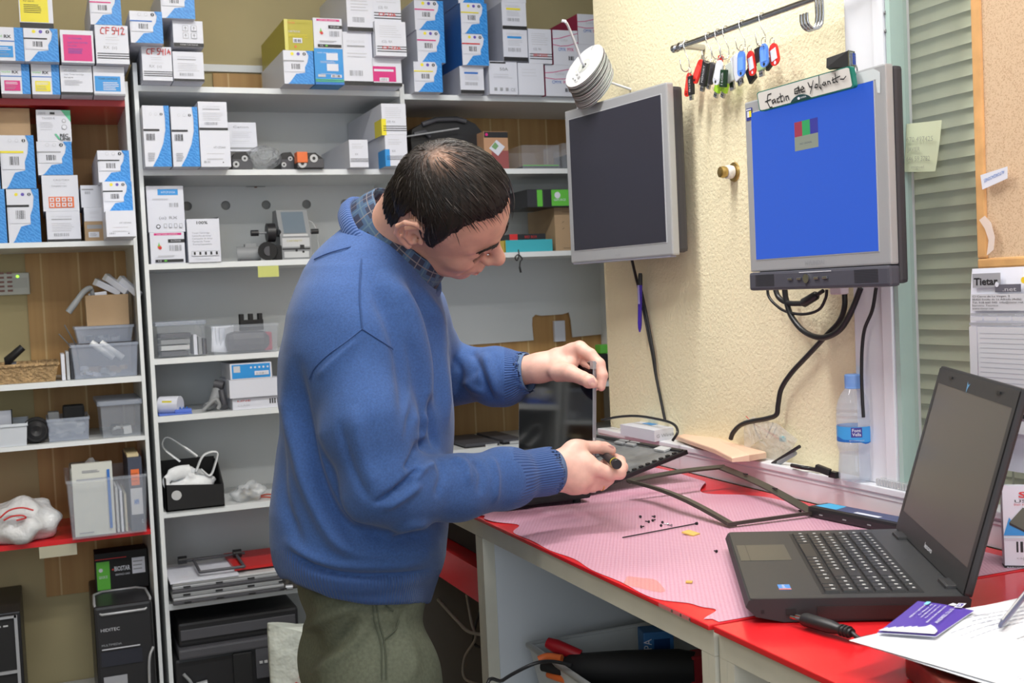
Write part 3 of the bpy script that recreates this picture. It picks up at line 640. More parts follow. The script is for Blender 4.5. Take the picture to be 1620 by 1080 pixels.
# --- second shelf, middle bay: paper carton, cartridges, bubble wrap
b = MB(); x0, z0, x1, z1 = rectw((364, 194, 400, 237), 3.50); z0 = float(ony(380, 240, 3.50)[2])
b.box((-.045, -.004, 0), (.045, .004, z1-z0+.002), W, T=frame_at(((x0+x1)/2, 3.50, z0), 0, -.12))
F = Face(b, frame_at(((x0+x1)/2, 3.50, z0), 0, -.12) @ Vector((-.045, -.0042, 0)), (1, 0, 0), (0, .12, 1), .09, z1-z0, .0004); F.text('Canon', .25, .82, .08, GR, w=.5); F.lines(.2, .85, [.68, .62, .56, .5, .36], LG, .006); F.rect(.12, .28, .95, .285, LG); F.rect(.0, .08, .9, .14, GR)
b.build('instruction_card', None, label='white card printed Canon standing on the black toner cartridge', cat='card')
def cartridge(px, Y, D, tab, lab, z):
    x0, _, x1, z1 = rectw(px, Y); t = empty('toner_cartridge', ((x0+x1)/2, Y+D/2, z), lab, 'cartridge', 'bare toner cartridges')
    b = MB(); w = x1-x0; h = z1-z
    b.prism([(0, 0), (w, 0), (w, h*.62), (w*.72, h), (w*.2, h*.96), (0, h*.6)], D, BK, Matrix(((1, 0, 0, x0), (0, 0, 1, Y+.004), (0, 1, 0, z), (0, 0, 0, 1)))); b.build('body', t)
    b = MB(); b.box((x0, Y-.004, z+.002), (x1, Y+.004, z+h*.58), DG, .001); b.build('end_plate', t)
    b = MB()
    for u, v, r in ((.18, .30, .16), (.62, .62, .15)): b.cyl((x0+w*u, Y-.006, z+h*v), (x0+w*u, Y-.002, z+h*v), r*w, LGY, 16); b.cyl((x0+w*u, Y-.007, z+h*v), (x0+w*u, Y-.002, z+h*v), r*w*.4, BK, 12)
    b.build('gear', t, label='pale grey gears')
    if tab: b = MB(); b.box((x0-w*.02, Y-.010, z+h*.35), (x0+w*.38, Y+.03, z+h*1.02), OR, .002); b.build('tab', t, label='orange tab')
    return t
cartridge((367, 240, 399, 268), 3.42, .22, False, 'black toner cartridge with two pale gears under the Canon card', S2)
cartridge((444, 240, 468, 268), 3.44, .22, False, 'black toner cartridge end poking out right of the bubble wrap', S2)
cartridge((470, 241, 512, 269), 3.39, .26, True, 'black toner cartridge with an orange tab', S2)
b = MB(); c = ony(421, 250, 3.40); P = []
random.seed(3)
for i in range(17):
    row = []; th = math.pi*i/16
    for j in range(33):
        a = 2*math.pi*j/32; r = 1+.05*math.sin(9*a+i)+.04*math.cos(7*th*1.3+3*a)
        row.append((c[0]+.050*r*math.sin(th)*math.cos(a), c[1]+.035+.05*r*math.sin(th)*math.sin(a), S2+.0355+(.035*r*math.cos(th) if math.cos(th) > 0 else .0352*math.cos(th))))
    P.append(row)
BW = mat('bubble_wrap', (.66, .70, .74), .15, alpha=.36, spec=1., bump=(110, 1., .02))
b.grid(P, BW); b.build('bubble_wrap_bundle', None, label='bundle of clear bubble wrap between black cartridges', cat='bubble wrap')
# --- second shelf, right bay
def P_(px, py, Y): return ony(px, py, Y)
b = MB(); pts = [(650, 222), (652, 205), (668, 195), (690, 187), (720, 186), (735, 188), (752, 196), (765, 212), (768, 236), (766, 264), (655, 264)]
poly = [(float(ony(x, y, 3.50)[0]), float(ony(x, y, 3.50)[2])) for x, y in pts]; poly = [(x, max(z, S2)) for x, z in poly]
t = empty('printer_part', (sum(p[0] for p in poly)/len(poly), 3.56, S2), 'black plastic printer casing part on the shelf behind the man\'s head', 'printer part')
b.prism(poly[::-1], .16, BK, Matrix(((1, 0, 0, 0), (0, 0, 1, 3.50), (0, 1, 0, 0), (0, 0, 0, 1)))); b.build('casing', t)
b = MB(); q = [ony(x, y, 3.492) for x, y in ((668, 197), (690, 189), (722, 188), (737, 192))]; b.tube(q, .008, DG, 8); b.tube([ony(655, 212, 3.49), ony(672, 208, 3.485), ony(680, 216, 3.49)], .007, DG, 8)
b.build('handle', t)
b = MB(); b.tube([ony(642, 216, 3.475), ony(726, 203, 3.475)], .0028, SIL, 8); b.build('guide_rod', t, label='silver guide rod')
def dr(b):
    x0, z0, x1, z1 = rectw((766, 208, 804, 267), 3.44); F = Face(b, (x0, 3.44, S2), (1, 0, 0), (0, 0, 1), x1-x0, z1-S2, .0006)
    F.rect(.02, .84, 1, .99, KM); F.ell(.12, .92, .06, MG); F.rect(.3, .0, 1, .5, mat('wine', (.30, .08, .08), .5)); F.poly([(.2, .56), (.52, .78), (.86, .60), (.56, .36)], W); F.poly([(.3, .6), (.46, .72), (.60, .62), (.46, .52)], mat('screen_green', (.18, .35, .15), .5))
x0, z0, x1, z1 = rectw((766, 208, 804, 267), 3.44)
plain('gadget_box', (x0, 3.44, S2), (x1, 3.54, z1), mat('tan_card', (.50, .28, .16), .5), 'small black topped box picturing a white gadget, right of the man\'s head', 'box', 0, fm={}, draw=dr)
def clearbox(px, Y, D, z, lab, content=True, name='clear_box'):
    x0, _, x1, z1 = rectw(px, Y); t = empty(name, ((x0+x1)/2, Y+D/2, z), lab, 'box', None)
    b = MB(); b.box((x0, Y, z), (x1, Y+D, z1), CLR, .004); b.build('case', t)
    return t, (x0, x1, Y, Y+D, z, z1)
t, r = clearbox((826, 229, 886, 268), 3.42, .2, S2, 'clear plastic box with green strip behind the big black monitor')
b = MB(); b.box((r[0]+.004, r[2]+.004, r[4]+.001), (r[1]-.004, r[3]-.004, r[4]+.010), DG); b.box((r[0]+.004, r[2]+.003, r[4]+.010), (r[1]-.004, r[2]+.006, r[4]+.013), GN); b.build('tray', t)
t, r = clearbox((889, 226, 903, 267), 3.42, .15, S2, 'narrow clear plastic box beside the black monitor frame')
t, r = clearbox((905, 232, 925, 267), 3.44, .15, S2, 'dark filled clear box peeking out behind the monitor frame'); b = MB(); b.box((r[0]+.003, r[2]+.003, r[4]+.001), (r[1]-.003, r[3]-.003, r[5]-.02), BKM); b.build('contents', t)
# --- third shelf, middle bay: film viewer with motor and wheel
Y = 3.47
x0, z0, x1, z1 = rectw((443, 330, 492, 412), Y)
t = empty('film_viewer', ((x0+x1)/2, Y+.06, S3), 'grey table-top machine with sloped screen, black knobs and motor', 'machine')
b = MB(); w = x1-x0
hh = z1-S3
b.prism([(0, 0), (.13, 0), (.13, hh*.55), (.10, hh), (.045, hh), (0, hh*.46)], w, MGY, Matrix(((0, 0, 1, x0), (1, 0, 0, Y), (0, 1, 0, S3), (0, 0, 0, 1)))); b.build('housing', t)
b = MB(); Fo = Vector((x0+w*.12, Y+.002, S3+hh*.50)); 
F = Face(b, (x0+w*.10, Y, S3+hh*.46), (1, 0, 0), (0, .045, hh*.54), w*.8, math.hypot(.045, hh*.54), .0008); F.rect(.05, .12, .95, .92, mat('viewer_screen', (.16, .20, .24), .15)); F.rect(0, 0, 1, .08, LGY); b.build('screen', t, label='blue grey sloped screen')
b = MB(); F = Face(b, (x0, Y, S3), (1, 0, 0), (0, 0, 1), w, hh*.46, .0006); F.rect(.06, .56, .94, .94, LGY); F.rect(.05, .44, .95, .5, KM); F.text('CARTRETT', .2, .78, .07, OLV, w=.5); F.rect(.62, .5, .76, .64, KM); F.rect(.10, .1, .9, .36, LGY); F.ell(.5, .40, .04, KM); F.ell(.72, .34, .04, KM); b.build('front_plate', t)
b = MB(); zk = float(ony(497, 366, Y+.05)[2])
b.cyl((x1, Y+.05, zk), (x1+.02, Y+.05, zk), .0035, MGY, 8); b.cyl((x1+.012, Y+.05, zk), (x1+.034, Y+.05, zk), .008, BK, 12); b.build('knob', t)
b = MB(); xw = float(ony(428, 368, Y)[0]); zk = float(ony(428, 368, Y)[2])
b.cyl((xw-.012, Y, zk), (xw+.012, Y, zk), .028, BK, 20); b.cyl((xw+.012, Y, zk), (x0, Y+.02, zk), .012, BK, 12); b.cyl((xw-.040, Y, zk), (xw-.01, Y, zk), .0035, MGY, 8); b.cyl((xw-.058, Y, zk), (xw-.036, Y, zk), .009, BK, 12); b.build('spindle', t)
b = MB(); xw, zw = XZ_(421, 390, Y-.03); b.cyl((xw, Y-.045, S3+.0275), (xw+.01, Y-.012, S3+.0275), .0272, BKM, 26); b.cyl((xw+.004, Y-.047, S3+.0275), (xw+.004, Y-.044, S3+.0275), .014, DG, 20); b.build('reel', t)
b = MB(); xm, zm = XZ_(383, 396, Y-.01); b.cyl((xm-.012, Y+.01, S3+.0225), (xm+.055, Y+.0, S3+.0225), .022, MGY, 20); b.box((xm+.01, Y-.005, S3+.04), (xm+.045, Y+.02, S3+.052), MGY, .002); b.box((xm-.006, Y-.01, S3), (xm+.05, Y+.03, S3+.006), DG); b.build('motor', t)
b = MB(); b.box((xw+.018, Y-.02, S3), (x0, Y+.06, S3+.045), BKM, .004); b.build('gear_case', t)
b = MB(); b.tube(smooth_path([(x1-.01, Y+.08, S3+hh*.75), (x1+.02, Y+.08, S3+hh*.78), (x1+.035, Y+.075, S3+hh*.55), (x1+.038, Y+.07, S3+.004)]), .0015, LGY, 6); b.build('cable', t)
# small dark part on the 100% box
b = MB(); b.box((-.035, -.02, 0), (.035, .02, .003), DG, T=frame_at((float(ony(325, 342, 3.45)[0]), 3.46, float(ony(325, 346, 3.40)[2])+.0005), 0, 0, -.12)); b.build('metal_strip', None, label='small dark strip lying on the 100% box', cat='strip')
b = MB(); x0, z0, x1, z1 = rectw((408, 424, 441, 438), 3.403); b.box((x0, 3.4015, z0), (x1, 3.4025, .1035), mat('sticky_green', (.55, .58, .18), .7)); b.build('sticky_note', None, label='green sticky note hanging under the third shelf', cat='note')
# third shelf right bay
x0, z0, x1, z1 = rectw((800, 379, 874, 397), 3.42); plain('book', (x0, 3.42, S3), (x1, 3.58, z1), mat('teal_card', (.05, .42, .50), .5), 'flat teal box lying on the shelf right of the man\'s face', 'box', 0, fm=dict(L=YE))
x2, _, x3, z3 = rectw((806, 370, 863, 379), 3.44); 
def dr(b): F = Face(b, (x2, 3.44, z1+.0004), (1, 0, 0), (0, 0, 1), x3-x2, z3-z1, .0005); F.rect(0, 0, .22, 1, RD); F.text('RED BOX', .42, .3, .4, RD, w=.34)
plain('black_box', (x2, 3.44, z1+.0004), (x3, 3.56, z3), BK, 'slim black box with red letters on the flat teal box', 'box', 0, fm={}, draw=dr)
x0, z0, x1, z1 = rectw((776, 381, 798, 398), 3.415); plain('yellow_packet', (x0, 3.415, S3), (x1, 3.50, z1), mat('ochre', (.42, .32, .06), .5), 'small ochre packet beside the flat teal box', 'packet', 0, fm={})
b = MB(); b.tube(smooth_path([ony(820, 395, 3.398), ony(821, 403, 3.392), ony(818, 412, 3.392), ony(815, 407, 3.392), ony(820, 403, 3.39), ony(826, 409, 3.392), ony(823, 414, 3.392), ony(822, 424, 3.39)], 5), .0022, BK, 6); b.tube([ony(822, 422, 3.39), ony(824, 431, 3.39)], .0035, BK, 8); b.build('short_cable', None, label='short black looped cable dangling over the shelf edge', cat='cable')
# --- fourth shelf, middle bay
t, r = clearbox((249, 508, 325, 566), 3.42, .22, S4, 'clear plastic drawer box holding grey parts on the fourth shelf')
b = MB(); b.box((r[0]-.004, r[2]-.004, r[5]-.012), (r[1]+.004, r[3]+.004, r[5]), CLRF, .002); b.build('lid', t)
random.seed(5)
for i in range(4): 
    q = plain('disk_drive', (r[0]+.01, r[2]+.008, r[4]+.004+.017*i), (r[0]+.085+.003*i, r[2]+.12, r[4]+.017+.017*i), (DG, LGY, MGY, DG)[i], 'drive lying in the clear drawer box, %s of the pile' % ('lowest', 'second', 'third', 'topmost')[i], 'drive', .001, grp=None)
for i in range(3): plain('disk_drive', (r[0]+.100+.013*i, r[2]+.008, r[4]+.004), (r[0]+.110+.013*i, r[2]+.10, r[4]+.062-.006*i), (W, MGY, DG)[i], 'drive standing on edge in the clear drawer box, %s' % ('white one', 'grey one', 'black one')[i], 'drive', .001)
t, r = bin_('storage_bin', (334, 513, 443, 566), 3.40, .24, S4, CLR, 'clear plastic bin with dark and red parts on the fourth shelf', None, taper=.95)
x0, x1, z0, z1, cx, cyy = r
b = MB(); b.box((x0+.05, cyy-.09, z0+.004), (x1-.02, cyy+.07, z0+.062), DG, .02); b.build('handset', None, label='dark rounded device lying in the clear bin', cat='device')
b = MB(); b.box((x1-.04, cyy-.085, z0+.004), (x1-.016, cyy+.02, z0+.058), mat('dull_red', (.35, .05, .08), .5), .004); b.build('red_case', None, label='dull red case at the right side of the clear bin', cat='case')
b = MB(); c = (x0+.03, cyy-.05, z0+.03)
for i in range(5): b.box((-.022, -.001, 0), (.022, .001, .075), mat('paper_slip', (.72, .75, .82), .6), T=frame_at((c[0]+.008*i, c[1]+.006*i, z0+.006), .2*i, .1*i-.2, .1-.07*i))
b.build('paper_slips', None, label='white paper slips standing up in the clear bin', cat='paper')
b = MB(); xx = float(ony(396, 500, 3.46)[0]); zz = z1+.0006
b.box((xx-.032, 3.45, z1-.02), (xx+.036, 3.48, z1+.012), BKM, .002)
for i in range(3): b.box((xx-.032+.027*i, 3.45, z1+.010), (xx-.020+.027*i, 3.478, z1+.030), BKM, .002)
b.build('black_bracket', None, label='black notched bracket sticking out of the clear bin', cat='bracket')
# --- fifth shelf
def dr(b):
    pass
x0, _, x1, z1 = rectw((368, 627, 447, 652), 3.41)
def dr1(b): F = Face(b, (x0, 3.41, S5), (1, 0, 0), (0, 0, 1), x1-x0, z1-S5, .0005); F.bars(.74, .35, .95, .78, KM); F.text('LINE', .1, .66, .14, RD, w=.26); F.text('CLASS', .1, .28, .16, LG, w=.24)
plain('white_box', (x0, 3.41, S5), (x1, 3.60, z1), W, 'flat white box with barcode, lowest of the stack on the fifth shelf', 'box', 0, fm={}, draw=dr1)
x2, _, x3, z2 = rectw((363, 599, 444, 627), 3.40); plain('white_box', (x2, 3.40, z1+.0004), (x3, 3.60, z2), W, 'plain white box in the middle of the stack on the fifth shelf', 'box', 0, fm={})
x4, _, x5, z3 = rectw((364, 574, 430, 599), 3.40); z2 += .0008
def dr2(b): F = Face(b, (x4, 3.40, z2), (1, 0, 0), (0, 0, 1), x5-x4, z3-z2, .0005); F.rect(.04, .06, .96, .94, CY); F.rect(.08, .45, .24, .85, LG); [F.ell(.5+.1*i, .72, .025, W) for i in range(5)]; F.rect(.58, .22, .92, .48, W); F.bars(.62, .26, .88, .40, GR)
plain('blue_label_box', (x4, 3.40, z2), (x5, 3.58, z3), W, 'white box with bright blue label on top of two white boxes', 'box', 0, fm={}, draw=dr2)
b = MB(); c = ony(268, 645, 3.45); b.cyl((c[0]-.022, 3.47, S5+.0262), (c[0]+.030, 3.44, S5+.0262), .025, W, 24); 
F = Face(b, (c[0]-.022, 3.4195, S5+.030), (1, -.7, 0), (0, 0, 1), .03, .012, .001); F.rect(0, .6, 1, 1, YE); b.build('label_roll', None, label='white roll with yellow and black label on the fifth shelf', cat='roll')
b = MB(); x0, _, x1, _z = rectw((252, 650, 305, 656), 3.40); b.box((x0, 3.41, S5), (x1, 3.49, S5+.004), mat('blue_foam', (.10, .18, .60), .6), .001); b.box((x0+.045, 3.42, S5+.004), (x1, 3.46, S5+.014), mat('blue_foam'), .002)
for i in range(4): b.cyl((x0+.052+.009*i, 3.43, S5+.014), (x0+.052+.009*i, 3.43, S5+.020), .0018, BL, 6)
b.build('blue_tray', None, label='small blue plastic tray with pegs beside the white roll', cat='tray')
t = empty('glue_gun', (*ony(340, 640, 3.45)[:2], S5), 'grey gun shaped tool lying beside the white boxes', 'tool')
b = MB(); a = [ony(345, 607, 3.47), ony(343, 622, 3.47), ony(336, 640, 3.46), ony(326, 655, 3.45)]; a[-1][2] = S5+.012; b.tube(a, [.013, .017, .015, .012], MGY, 12); b.tube([(a[0][0]-.01, 3.47, a[0][2]), (a[0][0]+.014, 3.46, a[0][2]-.006)], .014, DG, 12); b.build('body', t)
b = MB(); q = [ony(350, 616, 3.455), ony(355, 640, 3.45), ony(356, 655, 3.44)]; q[-1][2] = S5+.009; b.tube(q, [.009, .010, .009], DG, 10); q2 = [ony(322, 653, 3.43), ony(340, 632, 3.43), ony(347, 640, 3.43), ony(345, 653, 3.43)]; q2[0][2] = S5+.006; q2[-1][2] = S5+.006; b.tube(smooth_path(q2, 4), .006, MGY, 8); b.build('handle', t)
# --- sixth shelf: black box with bag
x0, _, x1, z1 = rectw((262, 762, 355, 808), 3.40)
t = empty('black_crate', ((x0+x1)/2, 3.5, S6), 'open black cardboard crate holding a white plastic bag', 'crate')
b = MB(); y0, y1 = 3.40, 3.58
b.box((x0, y0, S6), (x1, y1, S6+.004), BKM); zf = S6+.075
b.add([(x0, y0, S6), (x1, y0, S6), (x1, y0, zf-.012), (x0, y0, zf+.002), (x0, y0+.004, S6), (x1, y0+.004, S6), (x1, y0+.004, zf-.012), (x0, y0+.004, zf+.002)], [(0, 1, 2, 3), (5, 4, 7, 6), (3, 2, 6, 7)], BKM)
b.add([(x1, y0, S6), (x1, y1, S6), (x1, y1, zf+.045), (x1, y0+.09, zf+.04), (x1, y0, zf-.012), (x1-.004, y0, S6), (x1-.004, y1, S6), (x1-.004, y1, zf+.045), (x1-.004, y0+.09, zf+.04), (x1-.004, y0, zf-.012)], [(0, 1, 2, 3, 4), (9, 8, 7, 6, 5), (4, 3, 8, 9), (3, 2, 7, 8)], BKM)
b.box((x0, y1-.004, S6), (x1, y1, zf+.05), BKM); b.box((x0, y0, S6), (x0+.004, y1, zf+.02), BKM); b.build('crate_body', t)
b = MB(); b.disc((x0+.03, y0-.0006, S6+.045), (0, -1, 0), .014, LGY, 16); b.build('emblem', t, label='round silver emblem')
def blob(c, r, m, name, lab, cat, seed, amp=.12, freq=3., flat0=None, n=(18, 30), holes=None, parent=None):
    rng = np.random.default_rng(seed); ks = rng.normal(size=(7, 3))*freq; ph = rng.uniform(0, 6, 7); P = []
    for i in range(n[0]+1):
        row = []; th = math.pi*i/n[0]
        for j in range(n[1]+1):
            a = 2*math.pi*(j % n[1])/n[1]; d = np.array([math.sin(th)*math.cos(a), math.sin(th)*math.sin(a), math.cos(th)])
            k = 1+amp*float(np.sum(np.sin(ks@d+ph)))/2; p = np.array(c)+d*np.array(r)*k
            if flat0 is not None: p[2] = max(p[2], flat0)
            row.append(tuple(p))
        P.append(row)
    b = MB(); b.grid(P, m); return b.build(name, parent, label=lab, cat=cat)
cxm = (x0+x1)/2
t = empty('carrier_bag', (cxm-.01, 3.47, zf), 'crumpled white plastic carrier bag spilling out of the black crate', 'bag')
blob((cxm-.012, 3.48, zf-.016), (.066, .055, .046), WBAG, 'bag_body', None, None, 11, .13, 6, parent=t)
b = MB(); a = [ony(262, 705, 3.50), ony(256, 700, 3.49), ony(262, 692, 3.49), ony(285, 702, 3.48), ony(302, 718, 3.47), ony(300, 740, 3.48), ony(275, 740, 3.50)]
b.tube(smooth_path([ony(285, 730, 3.48), ony(262, 712, 3.49), ony(257, 700, 3.49), ony(266, 692, 3.49), ony(290, 706, 3.48), ony(312, 722, 3.47)], 5), [.009]*5+[.008]*16+[.014]*5, WBAG, 10, flat=.3)
b.build('bag_handle', t)
b = MB(); b.tube(smooth_path([ony(310, 745, 3.45), ony(322, 720, 3.45), ony(343, 715, 3.45), ony(340, 735, 3.45), ony(332, 752, 3.45), ony(318, 742, 3.45)], 5), .012, WBAG, 10, flat=.25); b.build('bag_handle', t)
b = MB(); b.tube(smooth_path([ony(268, 775, 3.415), ony(263, 760, 3.43), ony(280, 748, 3.44), ony(300, 745, 3.45)], 5), [.012]*8+[.02]*8, WBAG, 10, flat=.4); b.build('bag_fold', t)
c = ony(396, 782, 3.46)
loosely('metal_fittings', 60, (c[0]-.035, c[0]+.03, 3.44, 3.52, S6, S6+.03), [SIL, BRS, DG, MGY, BRS], 'small brass and steel fittings inside the clear bag on the sixth shelf', 'fittings', 4, (.006, .014))
blob((c[0], 3.48, S6+.020), (.050, .055, .024), BAG, 'clear_bag', 'crumpled clear bag of small fittings on the sixth shelf', 'bag', 5, .2, 4, flat0=S6+.0005)
b = MB(); q = [ony(x, y, 3.44) for x, y in ((450, 775), (425, 768), (411, 772), (418, 782), (440, 788), (452, 789))]
for p in q: p[2] = max(S6+.0025, min(p[2], S6+.03))
q = [(float(p[0]), 3.45+.03*math.sin(i*1.2), S6+.003+.004*(i % 2)) for i, p in enumerate(q)]
b.tube(smooth_path(q, 5), .0024, mat('red_wire', (.45, .08, .05), .5), 6); b.build('red_cable', None, label='thin red and white cable beside the clear bag of fittings', cat='cable')
# --- seventh shelf: laptops, papers, frame
def lap(px0, px1, z0, h, m, lab, edge, y=3.36, d=.26, skew=0.): 
    x0 = float(ony(px0, 920, y)[0]); x1 = float(ony(px1, 920, y)[0]); t = empty('closed_laptop', ((x0+x1)/2, y+d/2, z0), lab, 'laptop', 'stacked old laptops')
    b = MB(); b.box((x0, y, z0), (x1, y+d, z0+h*.55), m, .003); b.build('base', t)
    b = MB(); b.box((x0+.001, y-.001, z0+h*.58), (x1-.001, y+d, z0+h), edge, .003); b.build('lid', t)
    [part_('port', (x0+.03+.09*i, y-.0015, z0+h*.15), (x0+.05+.09*i, y, z0+h*.4), BK, t) for i in range(4)]; return z0+h+.0003
z = lap(272, 450, S7+.004, .020, DG, 'closed silver edged laptop at the bottom of the pile', SIL)
z = lap(271, 447, z, .022, MGY, 'closed grey laptop, second from the bottom of the pile', DG, 3.365)
z = lap(272, 440, z, .018, SIL, 'closed silver laptop at the top of the pile', LGY, 3.37)
b = MB(); x0 = float(ony(269, 920, 3.37)[0]); b.box((x0, 3.365, z), (x0+.19, 3.56, z+.006), W); F = Face(b, (x0, 3.365, z+.006), (1, 0, 0), (0, 1, 0), .19, .195, .0003); F.lines(.1, .9, [.2+.08*i for i in range(9)], LG, .006); b.build('paper_stack', None, label='stack of white papers on top of the laptop pile', cat='papers')
b = MB(); b.box((x0+.185, 3.40, z+.0065), (x0+.345, 3.62, z+.015), mat('red_folder', (.50, .02, .02), .4)); b.disc((x0+.31, 3.43, z+.0155), (0, 0, 1), .008, BRS, 5); b.build('red_folder', None, label='red folder with a small gold star on the laptop pile', cat='folder')
b = MB()
xa = x0+.085; T = frame_at((xa, 3.385, z+.0155))
for seg in (((0, 0, .004), (.125, 0, .004)), ((0, 0, .004), (0, .14, .010)), ((.125, 0, .004), (.125, .14, .010)), ((-.02, .145, .012), (.15, .145, .012))): b.tube([T @ Vector(seg[0]), T @ Vector(seg[1])], .0045, DG, 8)
b.tube([T @ Vector((-.045, .145, .014)), T @ Vector((-.02, .145, .014))], .012, BK, 10); b.tube([T @ Vector((.115, .145, .014)), T @ Vector((.14, .145, .014))], .012, BK, 10)
b.build('wire_stand', None, label='black wire frame stand lying on the papers', cat='frame')
t = empty('hard_case', (*ony(452, 905, 3.45)[:2], S7), 'dark worn metal case at the right end of the laptop pile', 'case')
x0 = float(ony(438, 915, 3.40)[0]); b = MB(); b.box((x0+.006, 3.38, S7), (x0+.13, 3.62, S7+.05), mat('worn_black', (.05, .045, .04), .5, noise=(60, .8)), .006); b.build('shell', t)
b = MB(); b.cyl((x0+.02, 3.376, S7+.008), (x0+.04, 3.372, S7+.008), .008, SIL, 10); b.box((x0+.01, 3.377, S7+.04), (x0+.12, 3.381, S7+.046), MGY); b.build('metal_trim', t)
# --- below: printers and the white sack
t = empty('black_printer', (*ony(345, 1030, 3.5)[:2], -1.1815), 'large black printer in the bottom of the middle shelf bay', 'printer')
x0 = float(ony(276, 1030, 3.40)[0]); x1 = float(ony(444, 1030, 3.40)[0]); zt = float(ony(350, 1018, 3.39)[2])
b = MB(); b.box((x0, 3.40, -1.1815), (x1, 3.70, zt-.03), BK, .01); b.build('body', t)
b = MB(); b.box((x0+.01, 3.385, zt-.03), (x1-.01, 3.69, zt), DG, .006); b.build('top_cover', t)
b = MB(); xm = float(ony(400, 1040, 3.39)[0]); b.box((x0+.16, 3.388, zt-.15), (x1-.085, 3.40, zt-.035), BKM, .004); b.box((x0+.16, 3.38, zt-.16), (x1-.085, 3.392, zt-.15), DG, .002); b.build('paper_tray', t)
b = MB(); b.box((x1-.075, 3.389, zt-.12), (x1-.015, 3.40, zt-.03), DG, .003); [b.box((x1-.065+.014*i, 3.386, zt-.075), (x1-.056+.014*i, 3.39, zt-.068), LGY) for i in range(3)]; b.build('control_panel', t)
b = MB(); b.cyl((x0+.055, 3.385, zt-.11), (x0+.085, 3.38, zt-.105), .011, SIL, 12); b.tube(smooth_path([(x0+.02, 3.39, zt-.07), (x0+.04, 3.385, zt-.10), (x0+.05, 3.388, zt-.15)]), .005, MGY, 8); b.build('hinge', t, label='silver hinge part')
t = empty('flat_scanner', (*ony(345, 985, 3.5)[:2], zt), 'flat black scanner lying on the large black printer', 'scanner')
z2 = float(ony(350, 977, 3.41)[2]); b = MB(); b.box((x0+.015, 3.41, zt+.0005), (x1+.06, 3.70, z2), BK, .008); b.build('body', t); b = MB(); b.box((x0+.02, 3.405, zt+.02), (x1+.05, 3.41, zt+.05), DG, .002); b.build('front_panel', t)
# sack standing in front
t = empty('sack', (*ony(475, 1040, 3.2)[:2], FLOOR), 'white printed plastic sack with a red pattern standing behind the man', 'sack')
P = []
for i in range(14):
    u = i/13; zz = FLOOR+u*(float(ony(470, 1000, 3.2)[2])-FLOOR+.02*math.sin(u*3)); row = []
    for j in range(25):
        a = 2*math.pi*j/24; cx_ = float(ony(492, 1040, 3.2)[0]); rx = .125*(1-.10*u+.03*math.sin(3*a+5*u)); ry = .06*(1-.3*u+.08*math.sin(2*a+4*u))
        row.append((cx_+rx*math.cos(a), 3.2+ry*math.sin(a), zz+(.03*(1-math.cos(a))*-.0+.035*max(0, -math.cos(a))*(u > .9))))
    P.append(row)
SACK = mat('sack_film', (.62, .66, .60), .4, bump=(18, .7, .02)); b = MB(); b.grid(P, SACK); top = [p for p in P[-1][:-1]]; b.add(top, [tuple(range(len(top)))], SACK); b.build('sack_body', t)
b = MB(); c = ony(488, 1078, 3.13); F = Face(b, (c[0]-.05, 3.128, c[2]-.08), (1, 0, 0), (0, 0, 1), .12, .12, .001); [F.stroke([(.5+.42*math.cos(a)*(.4), .5+.42*math.sin(a)*.4), (.5+.42*math.cos(a), .5+.42*math.sin(a))], .009, RD) for a in np.linspace(0, 6.28, 15)]; F.text('SATIVA', .18, 1.35, .12, GR, w=.4, rot=-1.3); b.build('print', t, label='red fan pattern print')
# --- left unit, third shelf
W2 = mat('keypad_case', (.55, .56, .50), .4)
x0, z0, x1, z1 = rectw((-30, 432, 47, 467), BACKY-.02); t = empty('alarm_keypad', ((x0+x1)/2, BACKY-.02, z0), 'pale grey alarm keypad on the yellow wall', 'keypad')
b = MB(); b.box((x0, BACKY-.025, z0), (x1, BACKY-.0005, z1), W2, .003); b.build('case', t)
b = MB()
for i in range(3):
    for j in range(5): cx_ = x1-.098+.022*i; b.box((cx_-.007, BACKY-.0275, z0+.010+.013*j), (cx_+.007, BACKY-.0252, z0+.016+.013*j), mat('key_red', (.25, .12, .10), .5))
b.build('keys', t)
b = MB(); b.box((x1-.045, BACKY-.0262, z0+.02), (x1-.006, BACKY-.0248, z0+.05), mat('keypad_flap', (.47, .48, .43), .4)); b.build('flap', t)
b = MB(); b.disc((x1-.032, BACKY-.0262, z1-.011), (0, -1, 0), .004, mat('green_led', (.3, .8, .05), .4, emit=((.35, 1, .05), 2.)), 10); b.build('indicator', t)
# wicker basket
WK = mat('wicker', (.42, .28, .14), .75, bump=(120, 1., .01), noise=(70, .35))
x0, _, x1, z1 = rectw((-30, 571, 93, 608), 3.41)
t = empty('wicker_basket', ((x0+x1)/2, 3.5, L3), 'shallow brown wicker basket on the third shelf', 'basket')
def tray(b, x0, x1, y0, y1, z0, z1, m, k=.012, th=.006):
    o = [(x0+k, y0+k, z0), (x1-k, y0+k, z0), (x1-k, y1-k, z0), (x0+k, y1-k, z0)]; u = [(x0, y0, z1), (x1, y0, z1), (x1, y1, z1), (x0, y1, z1)]
    ui = [(x0+th, y0+th, z1), (x1-th, y0+th, z1), (x1-th, y1-th, z1), (x0+th, y1-th, z1)]; oi = [(x0+k+th, y0+k+th, z0+.003), (x1-k-th, y0+k+th, z0+.003), (x1-k-th, y1-k-th, z0+.003), (x0+k+th, y1-k-th, z0+.003)]
    b.add(o+u+ui+oi, [(0, 3, 2, 1)]+[(i, (i+1) % 4, 4+(i+1) % 4, 4+i) for i in range(4)]+[(4+i, 4+(i+1) % 4, 8+(i+1) % 4, 8+i) for i in range(4)]+[(8+i, 8+(i+1) % 4, 12+(i+1) % 4, 12+i) for i in range(4)]+[(12, 13, 14, 15)], m); return b
